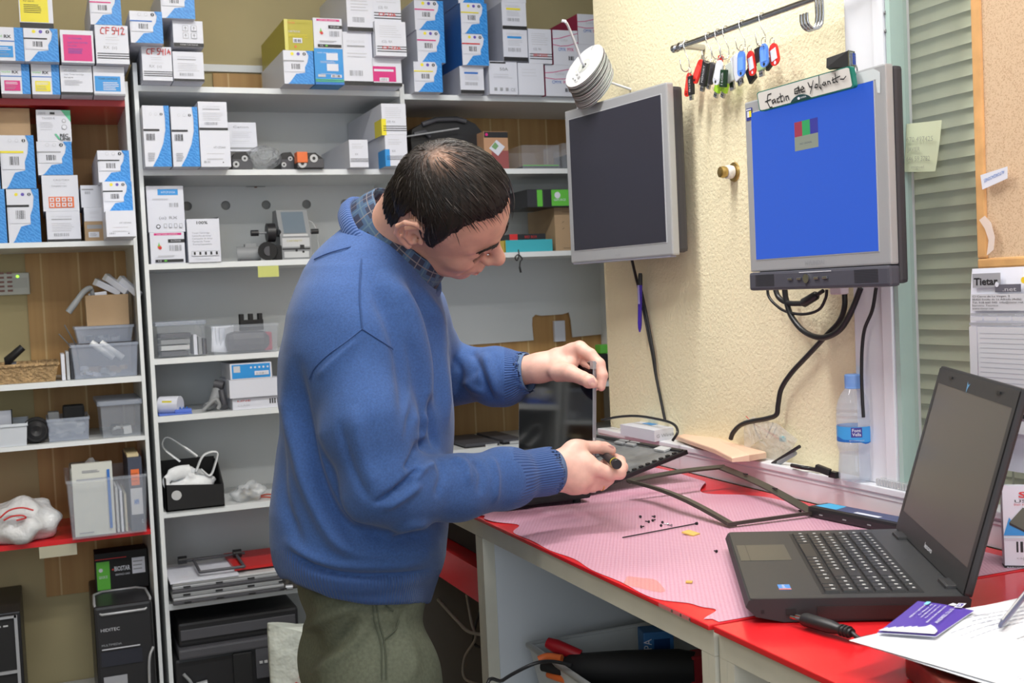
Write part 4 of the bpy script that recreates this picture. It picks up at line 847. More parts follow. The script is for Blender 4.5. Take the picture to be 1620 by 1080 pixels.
zb = float(ony(45, 578, 3.41)[2]); b = MB(); tray(b, x0, x1, 3.41, 3.62, L3, zb, WK, .010, .008); b.build('bowl', t)
b = MB(); b.tube([(x0, 3.412, zb), (x1, 3.412, zb), (x1, 3.62, zb), (x0, 3.62, zb)], .0055, WK, 8); b.build('rim', t)
b = MB(); a = [ony(14, 577, 3.47), ony(12, 570, 3.46), ony(36, 549, 3.46)]; b.tube(a, [.011, .012, .010], BK, 10); b.tube([ony(14, 577, 3.47), ony(26, 577, 3.47)], .010, DG, 10); b.build('black_handset', None, label='black angled handle poking out of the wicker basket', cat='handset')
# cassette cases
b = None
for i, (pa, pb, yt, m, lab) in enumerate(((97, 103, 560, W, 'white'), (105, 110, 556, LGY, 'pale grey'), (111, 116, 552, DG, 'dark'))):
    x0, _, x1, z1 = rectw((pa, yt, pb, 600), 3.42+.02*i); plain('disc_case', (x0, 3.42+.02*i, L3), (x1, 3.53+.02*i, z1), m, '%s plastic case standing between the basket and the clear bin' % lab, 'case', .001)
t, r = bin_('storage_bin', (112, 543, 221, 598), 3.41, .23, L3, CLRF, 'clear plastic bin at the front of the third shelf', None, taper=.92)
zb1 = r[3]
for i in range(2): b = MB(); a = [ony(144+15*i, 540, 3.45), ony(180+15*i, 566, 3.44)]; b.tube([Vector(tuple(a[0]))+Vector((0, .0, -.003)), a[1]], .009, WBAG, 8); b.build('cable_bag', None, label='white wrapped lead slanting in the clear bin, %s one' % ('left', 'right')[i], cat='lead')
loosely('loose_parts', 26, (r[0]+.02, r[1]-.02, 3.44, 3.58, L3+.004, L3+.03), [LGY, MGY, CARD, W], 'loose small parts in the clear bin on the third shelf', 'parts', 8, (.01, .035))
t, r = bin_('storage_bin', (118, 515, 213, 543), 3.47, .17, zb1+.0006, CLRF, 'smaller clear bin standing on the larger one under the brown carton', None, taper=.9)
loosely('dark_parts', 14, (r[0]+.02, r[1]-.02, 3.49, 3.62, r[2]+.004, r[2]+.02), [DG, MGY, LGY], 'dark small parts in the smaller clear bin', 'parts', 9, (.01, .03))
zz = r[3]+.0006
x0, _, x1, z1 = rectw((136, 466, 204, 519), 3.48)
t = empty('open_carton', ((x0+x1)/2, 3.54, zz), 'open brown carton of wrapped leads on the stacked clear bins', 'carton')
b = MB(); tray(b, x0, x1, 3.48, 3.60, zz, z1, CARD, .001, .003); b.build('carton_body', t)
for i, (pa, pb) in enumerate((((151, 445), (192, 464)), ((167, 437), (202, 462)), ((190, 440), (221, 467)))):
    b = MB(); p, q = Vector(tuple(ony(*pa, 3.53-.012*i))), Vector(tuple(ony(*pb, 3.50-.012*i))); d = q-p; L_ = d.length
    T = Matrix.Translation(p) @ d.to_track_quat('X', 'Z').to_matrix().to_4x4(); b.box((0, -.012, -.009), (L_, .012, .009), W, .003, T=T); b.box((0, -.0125, -.0095), (L_*.12, .0125, .0095), LGY, T=T); b.build('wrapped_adapter', None, label='%s white wrapped adapter sticking out of the brown carton' % ('left', 'middle', 'right')[i], cat='adapter')
b = MB(); b.tube(smooth_path([ony(147, 468, 3.50), ony(143, 456, 3.49), ony(132, 462, 3.47), ony(120, 478, 3.46), ony(108, 494, 3.46)], 5), [.006]*5+[.008]*10+[.009]*6, mat('grey_cable_sleeve', (.30, .32, .34), .5), 8); b.build('ribbon_lead', None, label='grey ribbon lead hanging out of the brown carton to the left', cat='lead')
b = MB(); b.box((-.02, -.01, 0), (.03, .01, .012), W, .003, T=frame_at((float(ony(152, 468, 3.50)[0]), 3.51, z1-.004), 0, 0, -.1)); b.build('white_plug', None, label='small white plug lying at the left edge of the brown carton', cat='plug')
for i, (pa, pb) in enumerate((((93, 528), (112, 548)), ((102, 514), (120, 545)))):
    b = MB(); p, q = Vector(tuple(ony(*pa, 3.60))), Vector(tuple(ony(*pb, 3.60))); b.tube([p, q], .0045, MGY, 8, flat=.4); b.tube([q, (q[0]+.01, 3.61, L3+.003)], .0045, MGY, 8, flat=.4); b.build('metal_bracket', None, label='thin grey bracket leaning behind the clear bin, %s one' % ('lower', 'upper')[i], cat='bracket')
# --- left unit, fourth shelf
t, r = bin_('white_tub', (-40, 672, 45, 709), 3.40, .22, L4, mat('white_tub_plastic', (.62, .66, .72), .4), 'white plastic tub at the left end of the fourth shelf', None, taper=.93)
b = MB(); x0, _, x1, z1 = rectw((-20, 650, 18, 675), 3.52); b.box((x0, 3.52, L4+.003), (x1, 3.53, z1), W); b.box((x1, 3.518, L4+.003), (x1+.003, 3.532, z1+.002), KM); b.build('white_board', None, label='white panel with black edge standing in the white tub', cat='panel')
t = empty('loudspeaker', (*ony(58, 690, 3.45)[:2], L4), 'small round black loudspeaker beside the white tub', 'loudspeaker')
c = ony(58, 688, 3.44); r_ = .0355; b = MB(); b.lathe([(0, 0), (r_*.6, 0), (r_, .02), (r_, .05), (r_*.8, .06), (0, .06)], BKM, 24, frame_at((c[0], 3.49, L4+r_), 0, math.pi/2)); b.build('body', t)
b = MB(); b.lathe([(r_*.85, 0), (r_*.75, -.004), (r_*.4, .006), (0, .002)], BK, 24, frame_at((c[0], 3.428, L4+r_), 0, math.pi/2)); b.build('cone', t)
t, r = bin_('storage_bin', (74, 661, 143, 700), 3.43, .17, L4, CLRF, 'clear bin of wrapped parts in the middle of the fourth shelf', None, taper=.93)
x0, x1, z0, z1, cx, cyy = r
b = MB(); b.box((x0+.045, 3.50, z0+.01), (x1-.01, 3.56, z1+.028), BKM, .006); b.build('black_block', None, label='black block standing up in the clear bin of wrapped parts', cat='block')
b = MB(); b.box((x0+.005, 3.50, z0+.01), (x0+.035, 3.55, z1+.014), MGY, .004); b.build('grey_block', None, label='grey block standing up in the clear bin of wrapped parts', cat='block')
blob((cx, cyy-.02, z0+.03), (.045, .045, .022), BAG, 'wrapped_parts', 'crumpled clear wrapping inside the clear bin', 'wrapping', 21, .2, 4, flat0=z0+.003)
t, r = bin_('clear_crate', (148, 634, 229, 697), 3.41, .24, L4, CLR, 'clear crate with a clip lid at the right end of the fourth shelf', None, taper=.93, cat='crate', x=(.140, .2505))
x0, x1, z0, z1, cx, cyy = r
b = MB(); b.box((x0-.007, 3.407, z1-.012), (min(x1+.004, .2535), 3.655, z1+.002), CLRF, .003); b.build('lid', t)
loosely('flat_parts', 22, (x0+.015, x1-.015, 3.44, 3.60, z0+.004, z0+.018), [DG, MGY, LGY, BK], 'dark flat parts inside the clear crate with lid', 'parts', 10, (.015, .045))
# --- left unit, fifth (red) shelf
t = empty('carrier_bag', (*ony(45, 830, 3.45)[:2], L5), 'white plastic bag with red letters on the lower red shelf', 'bag')
cb = ony(40, 828, 3.46); blob((cb[0]-.01, 3.48, L5+.05), (.105, .10, .066), mat('opaque_bag_film', (.68, .69, .70), .3, bump=(25, .8, .012)), 'bag_body', None, None, 15, .085, 4.2, flat0=L5+.0005, n=(26, 44), parent=t)
b = MB(); 
def bagpt(px, py): r = ony(px, py, 3.385); return Vector((r[0], 3.375+.0, r[2]))
for pl in ([(0, 818), (15, 806), (35, 802), (53, 806)], [(6, 822), (18, 816), (34, 814), (41, 818), (26, 822)]):
    b.tube(smooth_path([bagpt(*q) for q in pl], 4), .0045, RD, 6, flat=.5)
b.build('red_lettering', t)
x0, _, x1, z1 = rectw((106, 757, 240, 853), 3.36)
z0 = L5
t, r = bin_('large_clear_crate', (101, 755, 240, 853), 3.36, .30, L5, CLR, 'large clear crate full of cards and boxes on the lower red shelf', None, taper=.93, x=(x0, .2525), cat='crate')
x0, x1, z0, z1, cx, cyy = r
def dr(b): F = Face(b, (0, 0, 0), (1, 0, 0), (0, 0, 1), .105, .168, .0006)
b = MB(); T = frame_at((x0+.018, 3.385, z0+.004), 0, 0, 0); b.box((0, 0, 0), (.105, .02, .20), mat('cream_card', (.62, .63, .58), .5), T=T); F = Face(b, T @ Vector((0, 0, 0)), (1, 0, 0), (0, 0, 1), .105, .20, .0008)
F.lines(.1, .95, [.78], GR, .012, 0); F.lines(.25, .7, [.88, .90], GR, .006); [F.rect(.10+.11*i, .1, .106+.11*i, .74, LG) for i in range(8)]; F.rect(.86, .08, .93, .90, BL); F.lines(.1, .5, [.05], GR, .008); b.build('card_sleeve', None, label='cream printed card sleeve standing in the large clear crate', cat='card')
for i in range(3): plain('board_card', (x0+.128+.011*i, 3.39, z0+.004), (x0+.134+.011*i, 3.58, z0+.13-.01*i), (LGY, W, mat('beige_card', (.5, .46, .36), .6))[i], '%s card standing between the sleeve and the dark box in the large crate' % ('grey', 'white', 'beige')[i], 'card', 0, fm={})
bx0 = x0+.165; bx1 = x1-.012
def dr(b):
    F = Face(b, (bx0, 3.385, z0+.004), (1, 0, 0), (0, 0, 1), bx1-bx0, .205, .0008); F.rect(.18, .62, .78, .84, OR); F.lines(.22, .74, [.78, .73, .68], mat('orange_dark', (.4, .1, .02), .5), .006); F.rect(.08, .22, .92, .58, LG); F.text('04890', .3, .36, .07, BL, w=.36, bold=.02); F.text('CL', .78, .10, .05, W, w=.12)
plain('dark_box', (bx0, 3.385, z0+.004), (bx1, 3.60, z0+.209), mat('slate_card', (.055, .065, .10), .5), 'dark box with orange and white labels in the large clear crate', 'box', 0, fm={}, draw=dr)
plain('cream_board', (bx0, 3.40, z0+.2095), (bx1-.006, 3.56, z0+.218), mat('cream_board', (.60, .50, .30), .6), 'cream board lying on the dark box in the large crate', 'board', 0, fm={})
b = MB(); p, q = Vector(tuple(ony(140, 727, 3.47))), Vector(tuple(ony(172, 778, 3.42))); d = q-p; T = Matrix.Translation(p) @ d.to_track_quat('X', 'Y').to_matrix().to_4x4(); b.box((0, -.012, -.008), (d.length, .012, .008), BAG, .003, T=T); b.build('clear_blister', None, label='clear blister pack leaning out of the large crate', cat='blister pack')
b = MB(); x2, _, x3, _q = rectw((110, 738, 160, 757), 3.50); b.box((x2, 3.46, z1-.03), (x3, 3.60, z1+.022), mat('pale_green_film', (.45, .48, .46), .3, alpha=.6), .006); b.build('film_packet', None, label='pale translucent packet on the left of the large crate', cat='packet')
b = MB(); x2, zq, x3, zr = rectw((62, 866, 122, 880), 3.404); b.box((x2, 3.402, zq), (x3, 3.404, -.6415), mat('tape_label', (.42, .40, .30), .5)); b.build('shelf_label', None, label='strip of old labels under the lower red shelf', cat='label')
# --- computers at the bottom left
x0, _, x1, z1 = rectw((-60, 905, 26, 1100), 3.45); z1 = float(ony(10, 972, 3.40)[2]); zt = float(ony(5, 905, 3.72)[2])
t = empty('computer_tower', (-.2, 3.55, -1.1275), 'black and silver computer tower at the bottom left corner', 'computer')
xr = float(ony(34, 1000, 3.42)[0])
b = MB(); b.box((xr-.2, 3.42, L6), (xr, 3.75, z1+.0), BK, .004); b.build('case', t)
b = MB(); b.box((xr-.2, 3.405, L6), (xr-.012, 3.42, z1-.004), BKM, .003); b.build('front_bezel', t)
b = MB(); b.box((xr-.2, 3.400, z1-.012), (xr-.010, 3.407, z1-.006), SIL); b.box((xr-.016, 3.400, L6), (xr-.008, 3.41, z1-.006), SIL); zq = float(ony(20, 1063, 3.40)[2]); b.box((xr-.2, 3.400, zq-.004), (xr-.016, 3.407, zq+.004), SIL); b.build('silver_trim', t)
b = MB(); [b.box((xr-.062+.018*i, 3.4035, z1-.034), (xr-.050+.018*i, 3.4052, z1-.030), LGY) for i in range(2)]; b.build('marking', t)
x0 = float(ony(150, 1000, 3.37)[0]); x1 = float(ony(243, 1000, 3.37)[0]); x1 = min(x1, .2525); z1 = float(ony(195, 962, 3.36)[2])
t = empty('computer_tower', ((x0+x1)/2, 3.5, L6), 'black computer tower with a silver hoop on its top and front', 'computer')
b = MB(); b.box((x0, 3.36, L6), (x1, 3.72, z1+.012), BK, .008); b.build('case', t)
b = MB(); zz = z1+.0145; b.tube([(x0+.008, 3.37, z1-.004), (x0+.003, 3.38, zz), (x0+.006, 3.50, zz), (x0+.03, 3.53, zz), (x1-.03, 3.53, zz), (x1-.006, 3.50, zz), (x1-.003, 3.38, zz), (x1-.008, 3.37, z1-.004), (x1-.02, 3.358, z1-.010), (x0+.02, 3.358, z1-.010), (x0+.008, 3.37, z1-.004)], .0038, SIL, 8); b.build('hoop', t, label='silver hoop')
b = MB(); F = Face(b, (x0, 3.36, L6), (1, 0, 0), (0, 0, 1), x1-x0, z1-L6, .0012); zf_ = lambda py: (float(ony(195, py, 3.36)[2])-L6)/(z1-L6)
F.text('HIDITEC', .1, zf_(995), .03, LG, w=.32); F.text('MULTIMEDIA', .1, zf_(1018), .02, GR, w=.34); F.rect(.1, zf_(1024), .75, zf_(1022), LG); F.rect(.08, zf_(1050), .78, zf_(1027), mat('drive_bay', (.022, .024, .035), .3)); F.rect(.1, .1, .5, zf_(1066), GR); b.build('front_marks', t)
b = MB(); b.tube(smooth_path([(x1-.004, 3.352, float(ony(236, 1022, 3.36)[2])), (x1-.018, 3.346, float(ony(230, 1045, 3.36)[2])), (x1-.022, 3.346, L6+.01)], 5), .0042, SIL, 8); b.build('side_rail', t, label='silver side rail')
x2, _, x3, z3 = rectw((152, 876, 236, 940), 3.50)
zbx = z1+.0125
def dr(b): F = Face(b, (x2, 3.54, zbx), (1, 0, 0), (0, 0, 1), x3-x2, z3-zbx, .0006); st_bio(F)
plain('graphics_card_box', (x2, 3.54, zbx), (x3, 3.62, z3), BKM, 'black and green graphics card box on top of the black computer tower', 'box', 0, fm={}, draw=dr)
# --- right bay lower part, seen past the man's arms
x0, _, x1, z1 = rectw((733, 690, 800, 716), 3.45)
for i, (pa, pb, ya, m, lab) in enumerate(((735, 790, 700, BKM, 'black laptop lying behind the desk, left one'), (795, 828, 694, BKM, 'black laptop lying behind the desk by the upright panel'))):
    xa = float(ony(pa, ya, 3.42)[0]); xb = float(ony(pb, ya, 3.42)[0]); zz = -.4895; xa = max(xa, 1.07)
    zt_ = float(ony((pa+pb)/2, ya, 3.42)[2])
    t = empty('old_laptop', ((xa+xb)/2, 3.5, zz), lab, 'laptop')
    b = MB(); b.box((xa, 3.42, zz), (xb, 3.66, zt_-.012), m, .004); b.build('base', t)
    b = MB(); b.box((xa, 3.415, zt_-.010), (xb, 3.66, zt_), DG, .003); b.box((xb-.05, 3.412, zt_-.014), (xb-.01, 3.415, zt_-.006), LGY); b.build('lid', t)
xa, _, xb, zt_ = rectw((946, 560, 954, 606), 3.45); CASEZ = zt_
b = MB(); b.box((xb-.035, 3.45, -.3135), (xb+.03, 3.60, zt_), BKM, .01); b.build('black_case', None, label='black case on the shelf seen between hand and wall corner', cat='case')
b = MB(); xa, zq, xb, zr = rectw((954, 545, 962, 560), 3.44); b.box((xa, 3.46, -.2 if False else CASEZ+.0005), (xb+.02, 3.50, CASEZ+.03), GN, .003); b.build('green_box', None, label='small green box on the black case by the wall corner', cat='box')
# ------------------------------------------------------------------ workbench
DZ = -.42
CREAM = mat('cream_frame', (.58, .56, .47), .5, noise=(14, .05))
INW = mat('cabinet_inside', (.60, .61, .56), .5)
t = empty('workbench', (1.02, 1.9, FLOOR), 'long red topped workbench with cream frame under the monitors', 'workbench')
def part(name, a, c, m, parent, bev=0, **k): q = MB(); q.box(a, c, m, bev); return q.build(name, parent, **k)
part('worktop', (.7345, 1.2125, DZ-.007), (1.305, CY0-.02, DZ), RED, t, .002)
part('top_rail', (.742, 1.2125, DZ-.040), (.765, CY0-.02, DZ-.0075), CREAM, t)
part('under_panel', (.765, 1.2125, DZ-.026), (1.30, CY0-.02, DZ-.0075), INW, t)
for y0, y1 in ((2.018, 2.036), (2.0365, 2.0545), (1.2125, 1.227), (1.2275, 1.243)):
    part('side_panel', (.742, y0, FLOOR), (1.29, y1, DZ-.0405), CREAM if y0 != 2.018 else CREAM, t)
part('back_panel', (1.27, 1.243, FLOOR), (1.29, 2.018, DZ-.0405), INW, t)
part('bottom_panel', (.76, 1.243, FLOOR+.06), (1.27, 2.018, FLOOR+.078), INW, t)
part('cabinet_shelf', (.775, 1.2435, -.79), (1.269, 2.0175, -.772), INW, t)
part('side_lining', (.765, 2.0165, FLOOR+.08), (1.27, 2.0178, DZ-.041), mat('side_lining', (.62, .65, .68), .4), t)
part('end_panel', (.742, CY0-.04, FLOOR), (1.29, CY0-.022, DZ-.0405), mat('shade_dark_panel', (.11, .10, .085), .7), t)  # dark colour paints in the shade at the back of the knee space
part('apron_board', (.76, 2.0548, -.605), (.778, CY0-.041, -.538), RED, t, label='red apron board')
b = MB()
for px, py in ((808, 864), (837, 967), (984, 0)):
    if py:
        c = onx(px, py, 1.2695)
        if c[1] > 1.25: b.cyl((1.2698, c[1], c[2]), (1.2685, c[1], c[2]), .006, BKM, 12)
b.build('hole', t, label='dark cable holes')
b = MB(); c = onx(1060, 970, .7343)
for i in range(3): b.disc((.7341, 1.30-.022*i, DZ-.0035), (-1, 0, 0), .0022, CHR, 8)
b.add([(.7342, 1.255, DZ-.0065), (.7342, 1.335, DZ-.0065), (.7342, 1.335, DZ-.0005), (.7342, 1.255, DZ-.0005)], [(0, 1, 2, 3)], mat('clear_tape', (.75, .45, .45), .2, alpha=.35)); b.build('edge_tape', t)
part('black_unit', (.80, 2.10, -.532), (1.2, 2.60, -.47), BKM, t) if False else plain('black_appliance', (.80, 2.10, -.5375), (1.2, 2.60, -.48), BKM, 'flat black appliance stored under the far end of the workbench', 'appliance', .004)
part('storage_shelf', (.778, 2.0548, -.555), (1.27, CY0-.041, -.538), RED, t, label='red shelf')
# second desk with the laptop
t = empty('red_desk', (1.02, .5, FLOOR), 'near red topped desk under the laptop and papers', 'desk')
part('worktop', (.7385, -.4, DZ-.008), (1.305, 1.2075, DZ), RED, t, .0015)
part('top_rail', (.746, -.4, DZ-.040), (.768, 1.2075, DZ-.0085), CREAM, t)
part('under_panel', (.768, -.4, DZ-.026), (1.30, 1.2075, DZ-.0085), INW, t)
for y0, y1 in ((1.192, 1.2075), (1.176, 1.1915), (-.4, -.38)): part('side_panel', (.746, y0, FLOOR), (1.29, y1, DZ-.0405), CREAM, t)
part('back_panel', (1.27, -.38, FLOOR), (1.29, 1.176, DZ-.0405), mat('pinkish_inside', (.52, .46, .46), .5), t)
b = MB(); b.cyl((.80, 1.1759, -.492), (.80, 1.1745, -.492), .006, mat('hole_dark', (.05, .02, .02), .8), 12); b.cyl((.832, 1.1759, -.55), (.832, 1.1745, -.55), .004, mat('hole_dark'), 12); b.build('drill_holes', t)
# --- embossed pink mat
def matmat():
    m = mat('pink_mat', (.72, .40, .48), .32, spec=.6, alpha=.95); nt, b = nodes(m)
    tc = nt.nodes.new('ShaderNodeTexCoord'); v = nt.nodes.new('ShaderNodeTexVoronoi'); v.inputs['Scale'].default_value = 175; v.inputs['Randomness'].default_value = .12
    mp = nt.nodes.new('ShaderNodeMapping'); mp.inputs['Rotation'].default_value = (0, 0, .5); nt.links.new(tc.outputs['Object'], mp.inputs[0]); nt.links.new(mp.outputs[0], v.inputs['Vector'])
    bn = nt.nodes.new('ShaderNodeBump'); bn.inputs['Strength'].default_value = .8; bn.inputs['Distance'].default_value = .0016; bn.invert = True
    nt.links.new(v.outputs['Distance'], bn.inputs['Height']); nt.links.new(bn.outputs['Normal'], b.inputs['Normal'])
    r = nt.nodes.new('ShaderNodeValToRGB'); e = r.color_ramp.elements; e[0].position = .1; e[1].position = .6; e[0].color = (.68, .42, .53, 1); e[1].color = (.58, .28, .38, 1)
    nt.links.new(v.outputs['Distance'], r.inputs['Fac']); nt.links.new(r.outputs['Color'], b.inputs['Base Color']); return m
PM = matmat()
def mat_left(y):
    x = .7375+.002*math.sin(y*40)
    for yc, wd, a in ((1.905, .035, .032), (1.30, .030, .026), (1.262, .02, .034), (1.62, .05, .004), (2.01, .012, .012)): x += a*math.exp(-((y-yc)/wd)**2)
    return x
def mat_right(y):
    x = 1.280+.004*math.sin(y*23)
    for yc, wd, a in ((1.98, .07, -.085), (1.70, .06, -.012)): x += a*math.exp(-((y-yc)/wd)**2)
    return x
P = []; ys = np.concatenate([np.linspace(1.216, 1.36, 30), np.linspace(1.37, 2.6, 110)])
for y in ys:
    a, c = mat_left(y), mat_right(y)
    if y < 1.235: a = .752+(.03 if y > 1.225 else 0)*0
    row = []
    for j in range(30):
        u = j/29; x = a+(c-a)*u
        wv = .0035*(1+math.sin(9*x+6*math.sin(3*y)+y*14))*math.exp(-((y-2.02)/.13)**2)*(1 if .85 < x < 1.25 else .3)
        row.append((x, y, DZ+.0008+wv))
    P.append(row)
b = MB(); b.grid(P, PM); t = b.build('embossed_mat', None, origin=(1.0, 1.9, DZ), label='translucent pink embossed mat covering the workbench', cat='mat')
b = MB(); c = onz(1020, 925, DZ); ring = []
for i in range(26):
    a = 2*math.pi*i/26; ring.append((c[0]+.022*math.cos(a)*(1+.2*math.sin(3*a)), c[1]+.045*math.sin(a)*(1+.15*math.cos(4*a)), DZ+.0014))
b.add(ring, [tuple(range(26))], mat('orange_stain', (.80, .28, .08), .5, alpha=.25)); b.build('stain', t, label='orange stain')
# small screws and scraps
def screw(px, py, k, col, lab, ln=.006):
    c = onz(px, py, DZ+.002); q = MB(); a = random.uniform(0, 3); dx, dy = math.cos(a), math.sin(a); z = DZ+.0034
    q.cyl((c[0], c[1], z), (c[0]+dx*ln, c[1]+dy*ln, z), .0011, col, 8); q.cyl((c[0]-dx*.0015, c[1]-dy*.0015, z), (c[0], c[1], z), .0024, col, 10); q.build('screw', None, label=lab, cat='screw', group='loose screws on the mat')
random.seed(12)
for px, py, m, lab, ln in ((1013, 818, BK, 'tiny black screw farthest left among the loose screws', .004), (1035, 818, BK, 'tiny black screw at the far side of the loose screws', .005), (1026, 826, BK, 'black screw left in the middle pair of loose screws', .007), (1033, 824, BK, 'black screw right in the middle pair of loose screws', .007), (1015, 834, BK, 'tiny black screw nearest left above the black pin', .005), (1048, 827, BK, 'tiny black screw just left of the bright screws', .004), (1046, 832, BK, 'tiny black screw below the bright screws', .004), (1057, 830, CHR, 'bright steel screw, left one', .008), (1062, 832, CHR, 'bright steel screw, right one', .008), (1133, 873, BK, 'lone dark screw between the mat middle and the laptop corner', .004), (1266, 809, BK, 'lone dark screw inside the black bezel frame', .004)):
    screw(px, py, 0, m, lab, ln)
b = MB(); p, q = onz(985, 850, DZ+.003), onz(1101, 828, DZ+.003); b.tube([p, q], .0011, BK, 8); q2 = onz(1103, 827.6, DZ+.003); b.tube([q, q2], .0028, BK, 8); b.build('thin_pin', None, label='long thin black pin lying beside the loose screws', cat='pin')
c = onz(1093, 846, DZ); b = MB(); b.box((-.010, -.012, 0), (.010, .012, .003), mat('amber_tape', (.75, .50, .12), .3, alpha=.8), .001, T=frame_at((c[0], c[1], DZ+.0016), .4, .15)); b.build('tape_scrap', None, label='amber scrap of tape on the pink mat', cat='tape')
c = onz(1091, 923, DZ); b = MB(); b.box((-.004, -.004, 0), (.004, .005, .002), mat('amber_tape'), T=frame_at((c[0], c[1], DZ+.0016), .9)); b.build('crumb', None, label='small yellow crumb near the orange stain', cat='crumb')
# --- laptop
LO = Vector((.964, 1.531, DZ)); lth = math.radians(29); lw = Vector((-math.sin(lth), -math.cos(lth), 0)); ld = Vector((math.cos(lth), -math.sin(lth), 0))
LT = Matrix(((lw.x, ld.x, 0, LO.x), (lw.y, ld.y, 0, LO.y), (0, 0, 1, LO.z), (0, 0, 0, 1)))
t = empty('laptop', LO+lw*.19+ld*.13, 'open black laptop with numeric keypad on the near red desk', 'laptop')
LBK = mat('laptop_black', (.022, .022, .024), .5); LTX = mat('laptop_deck', (.030, .031, .033), .42, bump=(400, .2, .0005)); LH = .0302; LW = .385
b = MB(); 
pr = [(0.0, .020), (.004, LH-.002), (.010, LH), (.262, LH), (.266, LH-.004), (.262, .004), (.045, .0015), (.012, .008)]
b.prism([(y, z) for y, z in pr][::-1], LW, LBK, LT @ Matrix(((0, 0, 1, 0), (1, 0, 0, 0), (0, 1, 0, 0), (0, 0, 0, 1)))); b.build('base', t)
b = MB(); b.add([(0.002, .006, LH+.0002), (LW-.002, .006, LH+.0002), (LW-.002, .26, LH+.0002), (.002, .26, LH+.0002)], [(0, 1, 2, 3)], LTX, T=LT); b.build('deck', t)
b = MB(); b.box((.094, .010, LH+.0001), (.190, .079, LH+.0006), mat('touchpad', (.060, .058, .048), .3), T=LT); b.box((.094, .0225, LH+.0006), (.190, .0232, LH+.0008), BK, T=LT); b.build('touchpad', t)
b = MB(); b.box((.320, .045, LH+.0002), (.345, .060, LH+.0007), mat('sticker_blue', (.05, .22, .60), .3), T=LT); b.box((.341, .045, LH+.0008), (.345, .060, LH+.0009), OR, T=LT); F = Face(b, LT @ Vector((.321, .046, LH+.0009)), lw, ld, .02, .013, .0002); F.text('intel', .1, .3, .35, W, w=.8); b.build('sticker', t, label='small blue chip sticker')
kb = MB(); kb.box((.024, .094, LH-.0001), (.366, .216, LH+.0004), mat('key_well', (.012, .012, .013), .5), T=LT); kbo = kb.build('keyboard', t)
KEY = mat('key_cap', (.020, .020, .022), .38); KLEG = mat('key_legend', (.40, .40, .40), .5)
rows = [(.198, .013, [1.0]*15+[1, 1, 1, 1]), (.1785, .0165, [1]*13+[1.95]+[1]*4), (.159, .0165, [1.4]+[1]*12+[1.55]+[1]*4), (.1395, .0165, [1.65]+[1]*11+[2.3]+[1]*3+[1]), (.120, .0165, [1.25]+[1]*11+[2.7]+[1]*4), (.0985, .018, [1.1, 1, 1, 1, 5.0, 1, 1, 1, 1, 1.2, 1.1]+[2]+[1]*2)]
for y0, h, ws in rows:
    tot = sum(ws); u = .336/tot; x = .027
    for k_, w_ in enumerate(ws):
        q = MB(); a = x+.0011; c = x+u*w_-.0011; z0 = LH+.0005
        q.add([(a, y0, z0), (c, y0, z0), (c, y0+h, z0), (a, y0+h, z0), (a+.0012, y0+.001, z0+.0024), (c-.0012, y0+.001, z0+.0024), (c-.0012, y0+h-.0015, z0+.0024), (a+.0012, y0+h-.0015, z0+.0024)], [(0, 1, 5, 4), (1, 2, 6, 5), (2, 3, 7, 6), (3, 0, 4, 7), (4, 5, 6, 7)], KEY, T=LT)
        if w_ < 3: q.add([(a+.003, y0+h*.50, z0+.0026), (a+.0085, y0+h*.50, z0+.0026), (a+.0085, y0+h*.76, z0+.0026), (a+.003, y0+h*.76, z0+.0026)], [(0, 1, 2, 3)], KLEG, T=LT)
        q.build('key', kbo); x += u*w_
part_('audio_socket', (LW-.0002, .018, .0125), (LW+.0006, .022, .0165), BKM, t, LT); part_('usb_socket', (LW-.0002, .048, .010), (LW+.0010, .060, .018), BKM, t, LT); part_('optical_drive', (LW-.0002, .085, .005), (LW+.0009, .21, .021), mat('optical_bay', (.028, .020, .020), .35), t, LT)
TILT = math.radians(16.5); HT = LT @ Matrix.Translation((0, .2555, LH-.004)) @ Matrix.Rotation(-TILT, 4, 'X')   # local: x along width, z up the lid, y away from the viewer
b = MB(); b.box((0, .0, .004), (LW, .011, .262), LBK, .004, T=HT); b.build('lid', t)
b = MB()
x0, x1, z0, z1 = .014, LW-.014, .036, .236
b.add([(.002, -.0006, .006), (LW-.002, -.0006, .006), (LW-.002, -.0006, .258), (.002, -.0006, .258), (x0, -.0006, z0), (x1, -.0006, z0), (x1, -.0006, z1), (x0, -.0006, z1)], [(0, 1, 5, 4), (1, 2, 6, 5), (2, 3, 7, 6), (3, 0, 4, 7)], LTX, T=HT)
b.build('bezel', t)
b = MB(); b.box((x0, .0, z0), (x1, .0012, z1), mat('laptop_screen', (.085, .08, .075), .30, spec=.7), T=HT) ; b.add([(x0, -.0002, z0), (x1, -.0002, z0), (x1, -.0002, z1), (x0, -.0002, z1)], [(0, 1, 2, 3)], mat('laptop_screen'), T=HT); b.build('screen', t, label='dull grey switched off screen')
for x in (.07, .30): part_('bumper', (x, -.003, .2475), (x+.018, -.0004, .2505), BK, t, HT)
b = MB(); b.add([(.165, -.0009, .251), (.168, -.0009, .240), (.170, -.0009, .234), (.172, -.0009, .241), (.180, -.0009, .249), (.172, -.0009, .246)], [(0, 1, 2, 3, 4, 5)], mat('blue_mark', (.12, .30, .50), .5), T=HT)
b.build('blue_sticker', t, label='chipped blue sticker')
b = MB(); F = Face(b, HT @ Vector((.172, -.0006, .012)), HT.to_3x3() @ Vector((1, 0, 0)), HT.to_3x3() @ Vector((0, 0, 1)), .045, .016, .0004); F.text('lenovo', .05, .25, .45, LG, w=.9, bold=.02); b.build('maker_name', t)
